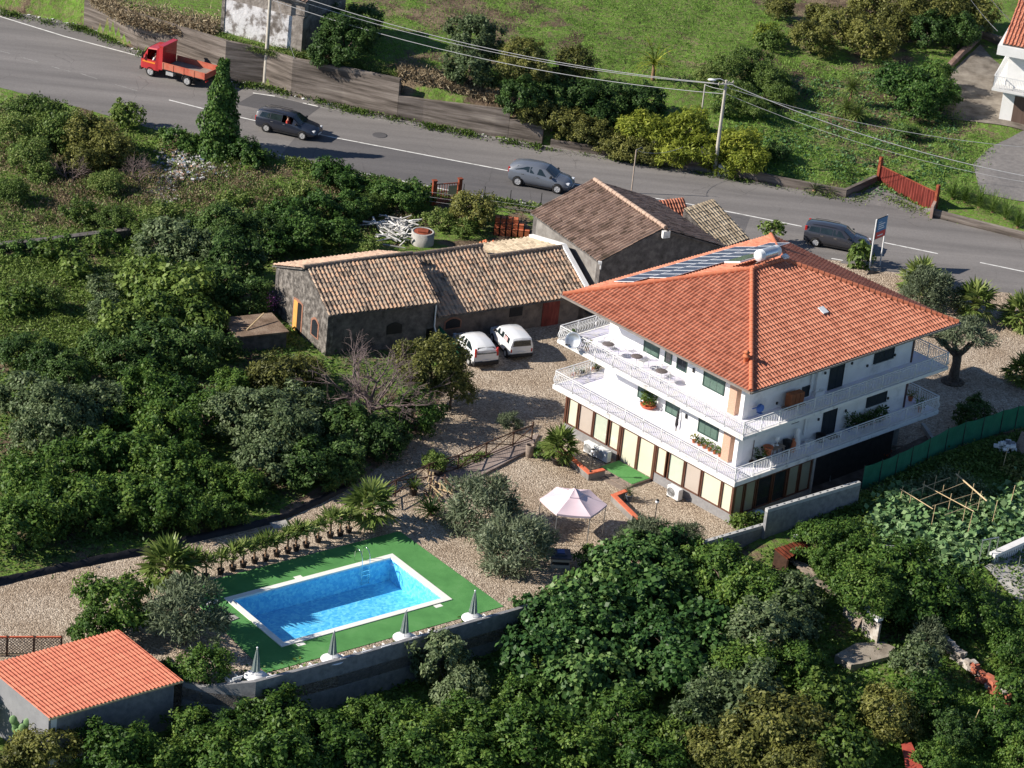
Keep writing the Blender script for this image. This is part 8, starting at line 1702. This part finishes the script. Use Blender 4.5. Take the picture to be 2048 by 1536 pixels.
# ------------------------------------------------------------------ ground cover nobody could count
def cover(name, label, poly, n, lk, L, asp, h=0.0, up=.9, seed=1, clump=0, csz=.4, cat='grass', upright=0.0, avoid=None):
    rg = np.random.default_rng(seed); pts = [PG(x, y) for x, y in poly]; x0, x1 = min(p.x for p in pts), max(p.x for p in pts); y0, y1 = min(p.y for p in pts), max(p.y for p in pts)
    k = clump or n; X = []; Y = []
    while len(X) < k:
        a, b = rg.uniform(x0, x1), rg.uniform(y0, y1)
        if inpoly(pts, a, b) and not (avoid and avoid(a, b)): X.append(a); Y.append(b)
    X, Y = np.array(X), np.array(Y)
    if clump: idx = rg.integers(0, k, n); cz = csz*rg.uniform(.5,1.5,k); X2 = X[idx]+rg.normal(size=n)*cz[idx]; Y2 = Y[idx]+rg.normal(size=n)*cz[idx]; hh = h*rg.random(n)*np.exp(-((X2-X[idx])**2+(Y2-Y[idx])**2)/(2*cz[idx]**2)); ct = rg.random(k)[idx]
    else: X2, Y2, hh, ct = X, Y, h*rg.random(n), rg.random(n)
    C = np.stack([X2, Y2, G(X2, Y2)+hh+.02], 1); N = unit(np.stack([rg.normal(size=n)*.6, rg.normal(size=n)*.6, np.full(n, up)], 1)); D = unit(np.cross(N, rg.normal(size=(n,3)))+np.array([0,0,upright]))
    ln = L*rg.uniform(.6,1.4,n); o = meshobj(name, leafmesh(name, C, N, D, ln, ln*asp, np.clip(.5*ct+.5*rg.random(n),0,1), LM[lk])); tag(o, label, cat); return kind(o, 'stuff')
cover('meadow_grass', 'long green grass of the meadow beyond the road', [(700,-60),(1000,-60),(1560,-60),(1560,130),(1420,190),(1250,180),(1000,170),(800,150),(720,130)], 26000, 'grass', .2, .22, .06, .3, 1, 2600, .45, upright=.9)
cover('lawn_grass', 'weedy grass of the lawn around the yucca and red gate', [(1420,200),(1560,120),(1800,130),(1880,200),(1960,260),(1990,300),(1940,350),(1960,400),(1870,425),(1750,360),(1690,388),(1520,350),(1400,240)], 26000, 'grass', .18, .3, .08, .5, 2, 2200, .4, upright=.5)
cover('lawn_weeds', 'pale broad-leaved weeds scattered over the lawn', [(1420,190),(1800,130),(1900,220),(1940,350),(1870,400),(1690,385),(1500,340)], 9000, 'squash', .2, .7, .12, .9, 3, 420, .35, cat='weeds')
cover('scrub_growth', 'tangled low scrub and weeds on the slope below the road', [(-40,200),(0,195),(260,260),(530,325),(720,365),(850,410),(870,440),(720,500),(560,530),(400,560),(200,520),(0,500),(-60,480)], 60000, 'scrub', .18, .45, .45, .7, 4, 1400, .6, cat='scrub', upright=.2)
cover('dry_growth', 'dry brown weeds mixed into the scrub below the road', [(0,260),(280,330),(560,340),(720,380),(870,440),(700,470),(400,440),(100,460),(0,420)], 30000, 'dry', .2, .22, .4, .4, 5, 600, .6, cat='weeds', upright=.8)
cover('clearing_grass', 'bright green growth in the clearings of the left orchard', [(-40,520),(250,520),(300,560),(230,700),(0,720),(-40,700)], 30000, 'bright', .17, .5, .25, .8, 6, 1200, .5, cat='ground cover')
cover('orchard_undergrowth', 'dark low undergrowth beneath the left orchard trees', [(-40,720),(230,700),(560,600),(640,700),(800,720),(850,860),(720,940),(560,1020),(370,1065),(0,1150),(-40,1150)], 30000, 'dark', .2, .5, .3, .8, 7, 1800, .6, cat='undergrowth')
cover('lower_undergrowth', 'low green undergrowth beneath the lower orchard trees', [(380,1440),(680,1360),(1035,1270),(1400,1140),(1540,1110),(1720,1040),(1890,960),(2060,890),(2100,1560),(300,1570)], 55000, 'citrus', .2, .55, .3, .8, 8, 2600, .6, cat='undergrowth')
cover('lower_grass', 'sunlit grass in the gaps of the lower right orchard', [(1780,1420),(2060,1380),(2060,1560),(1750,1560)], 15000, 'grass', .18, .35, .12, .6, 9, 800, .45, upright=.5)
SQ = [(1745,1010),(1800,985),(1900,1010),(1960,1030),(2060,960),(2060,1060),(1960,1125),(1900,1130),(1800,1090),(1750,1050)]
cover('squash_leaves', 'large pale squash leaves covering the vegetable beds', SQ, 9000, 'squash', .34, .95, .55, 1.0, 10, 260, .5, cat='vegetables')
cover('tomato_plants', 'feathery grey-green vegetable plants under the cane frame', [(1790,985),(1900,945),(1990,1000),(1930,1040),(1840,1020)], 9000, 'grey', .16, .4, .6, .7, 11, 160, .3, cat='vegetables')
cover('garden_weeds', 'mixed green weeds around the cane frame and net fence', [(1600,1060),(1720,1000),(1890,920),(2060,870),(2060,960),(1950,940),(1800,970),(1740,1010),(1700,1060)], 22000, 'bright', .2, .5, .35, .8, 12, 700, .45, cat='weeds')
cover('orange_foliage', 'orange-brown withering plants at the right edge of the garden', [(2005,930),(2060,915),(2060,975),(2015,985)], 2500, 'brownish', .22, .5, .5, .8, 13, 40, .3, cat='plants')
def verge(name, label, line_, zf, n, lk, w, seed, L=.2, h=.3):
    rg = np.random.default_rng(seed); q = [P(x, y, ZR) for x, y in line_]; sx = np.array([p.x for p in q]); sy = np.array([p.y for p in q]); X = rg.uniform(sx.min(), sx.max(), n); dens = .5+.5*np.sin(X*.9+seed)+.4*np.sin(X*2.3); keep = rg.random(n) < np.clip(dens, .12, 1); X = X[keep]; m_ = len(X)
    Y = np.interp(X, sx, sy)+rg.normal(size=m_)*w; C = np.stack([X, Y, np.maximum(ZR+.01, ZR)+h*rg.random(m_)*np.exp(-((Y-np.interp(X, sx, sy))/w)**2)], 1)
    o = meshobj(name, leafmesh(name, C, unit(np.stack([rg.normal(size=m_)*.6, rg.normal(size=m_)*.6, np.full(m_,.8)],1)), unit(rg.normal(size=(m_,3))+np.array([0,0,.6])), rg.uniform(.5,1.4,m_)*L, rg.uniform(.3,.6,m_)*L, rg.random(m_), LM[lk])); tag(o, label, 'weeds'); kind(o, 'stuff')
verge('verge_weeds', 'green weeds at the foot of the retaining wall', [(0,26),(120,52),(167,60),(273,106),(448,168),(526,176),(683,218),(844,252),(988,280),(1083,298)], 0, 12000, 'bright', .32, 1); verge('verge_weeds', 'sparse weeds along the low roadside wall', [(1090,299),(1300,331),(1560,377),(1690,401)], 0, 2600, 'bright', .16, 2, .15, .2); verge('verge_weeds', 'weeds along the near road edge', [(330,268),(533,315),(724,356),(860,388),(1083,421)], 0, 9000, 'scrub', .45, 3, .22, .4); verge('verge_weeds', 'weeds on the driveway before the red gate', [(1695,402),(1755,392),(1860,430)], 0, 1800, 'bright', .5, 4, .16, .15); verge('dry_bank', 'dry brown brush overhanging the middle of the retaining wall', [(793,222),(870,232),(960,252),(1015,266)], 0, 100, 'dry', .3, 5)
# dry brush on top of the wall
def bank(label, line_, z0, n, lk, w, seed, L, h):
    rg = np.random.default_rng(seed); q = [P(x, y, z0) for x, y in line_]; sx = np.array([p.x for p in q]); sy = np.array([p.y for p in q]); X = rg.uniform(sx.min(), sx.max(), n); Y = np.interp(X, sx, sy)+np.abs(rg.normal(size=n))*w+.1; C = np.stack([X, Y, np.maximum(G(X,Y), z0-.2)+h*rg.random(n)**1.5], 1)
    o = meshobj('bank_brush', leafmesh('bank_brush', C, unit(rg.normal(size=(n,3))+np.array([0,-.3,.6])), unit(rg.normal(size=(n,3))+np.array([0,-.3,.2])), rg.uniform(.5,1.4,n)*L, rg.uniform(.12,.3,n)*L, rg.random(n), LM[lk])); tag(o, label, 'brush'); kind(o, 'stuff')
bank('dry purple-brown brush spilling over the top of the retaining wall', [(180,2),(240,40),(330,62),(430,80)], 2.9, 9000, 'dry', 1.3, 6, .35, .6); bank('dry brown brush on the slumped bank above the retaining wall', [(793,182),(870,196),(960,212),(1018,226)], 2.2, 9000, 'dry', .9, 7, .35, .5); bank('green weeds and dry stalks along the wall top below the ruin', [(430,82),(530,104),(690,138),(793,156)], 3.2, 6000, 'scrub', .6, 8, .22, .3)
# potted row roots: small weed patch on the walkway
cover('walkway_weeds', 'bright green weeds growing along the plank walkway edge', [(912,932),(975,905),(985,912),(920,942)], 2200, 'bright', .14, .5, .3, .8, 14, 60, .18, cat='weeds')
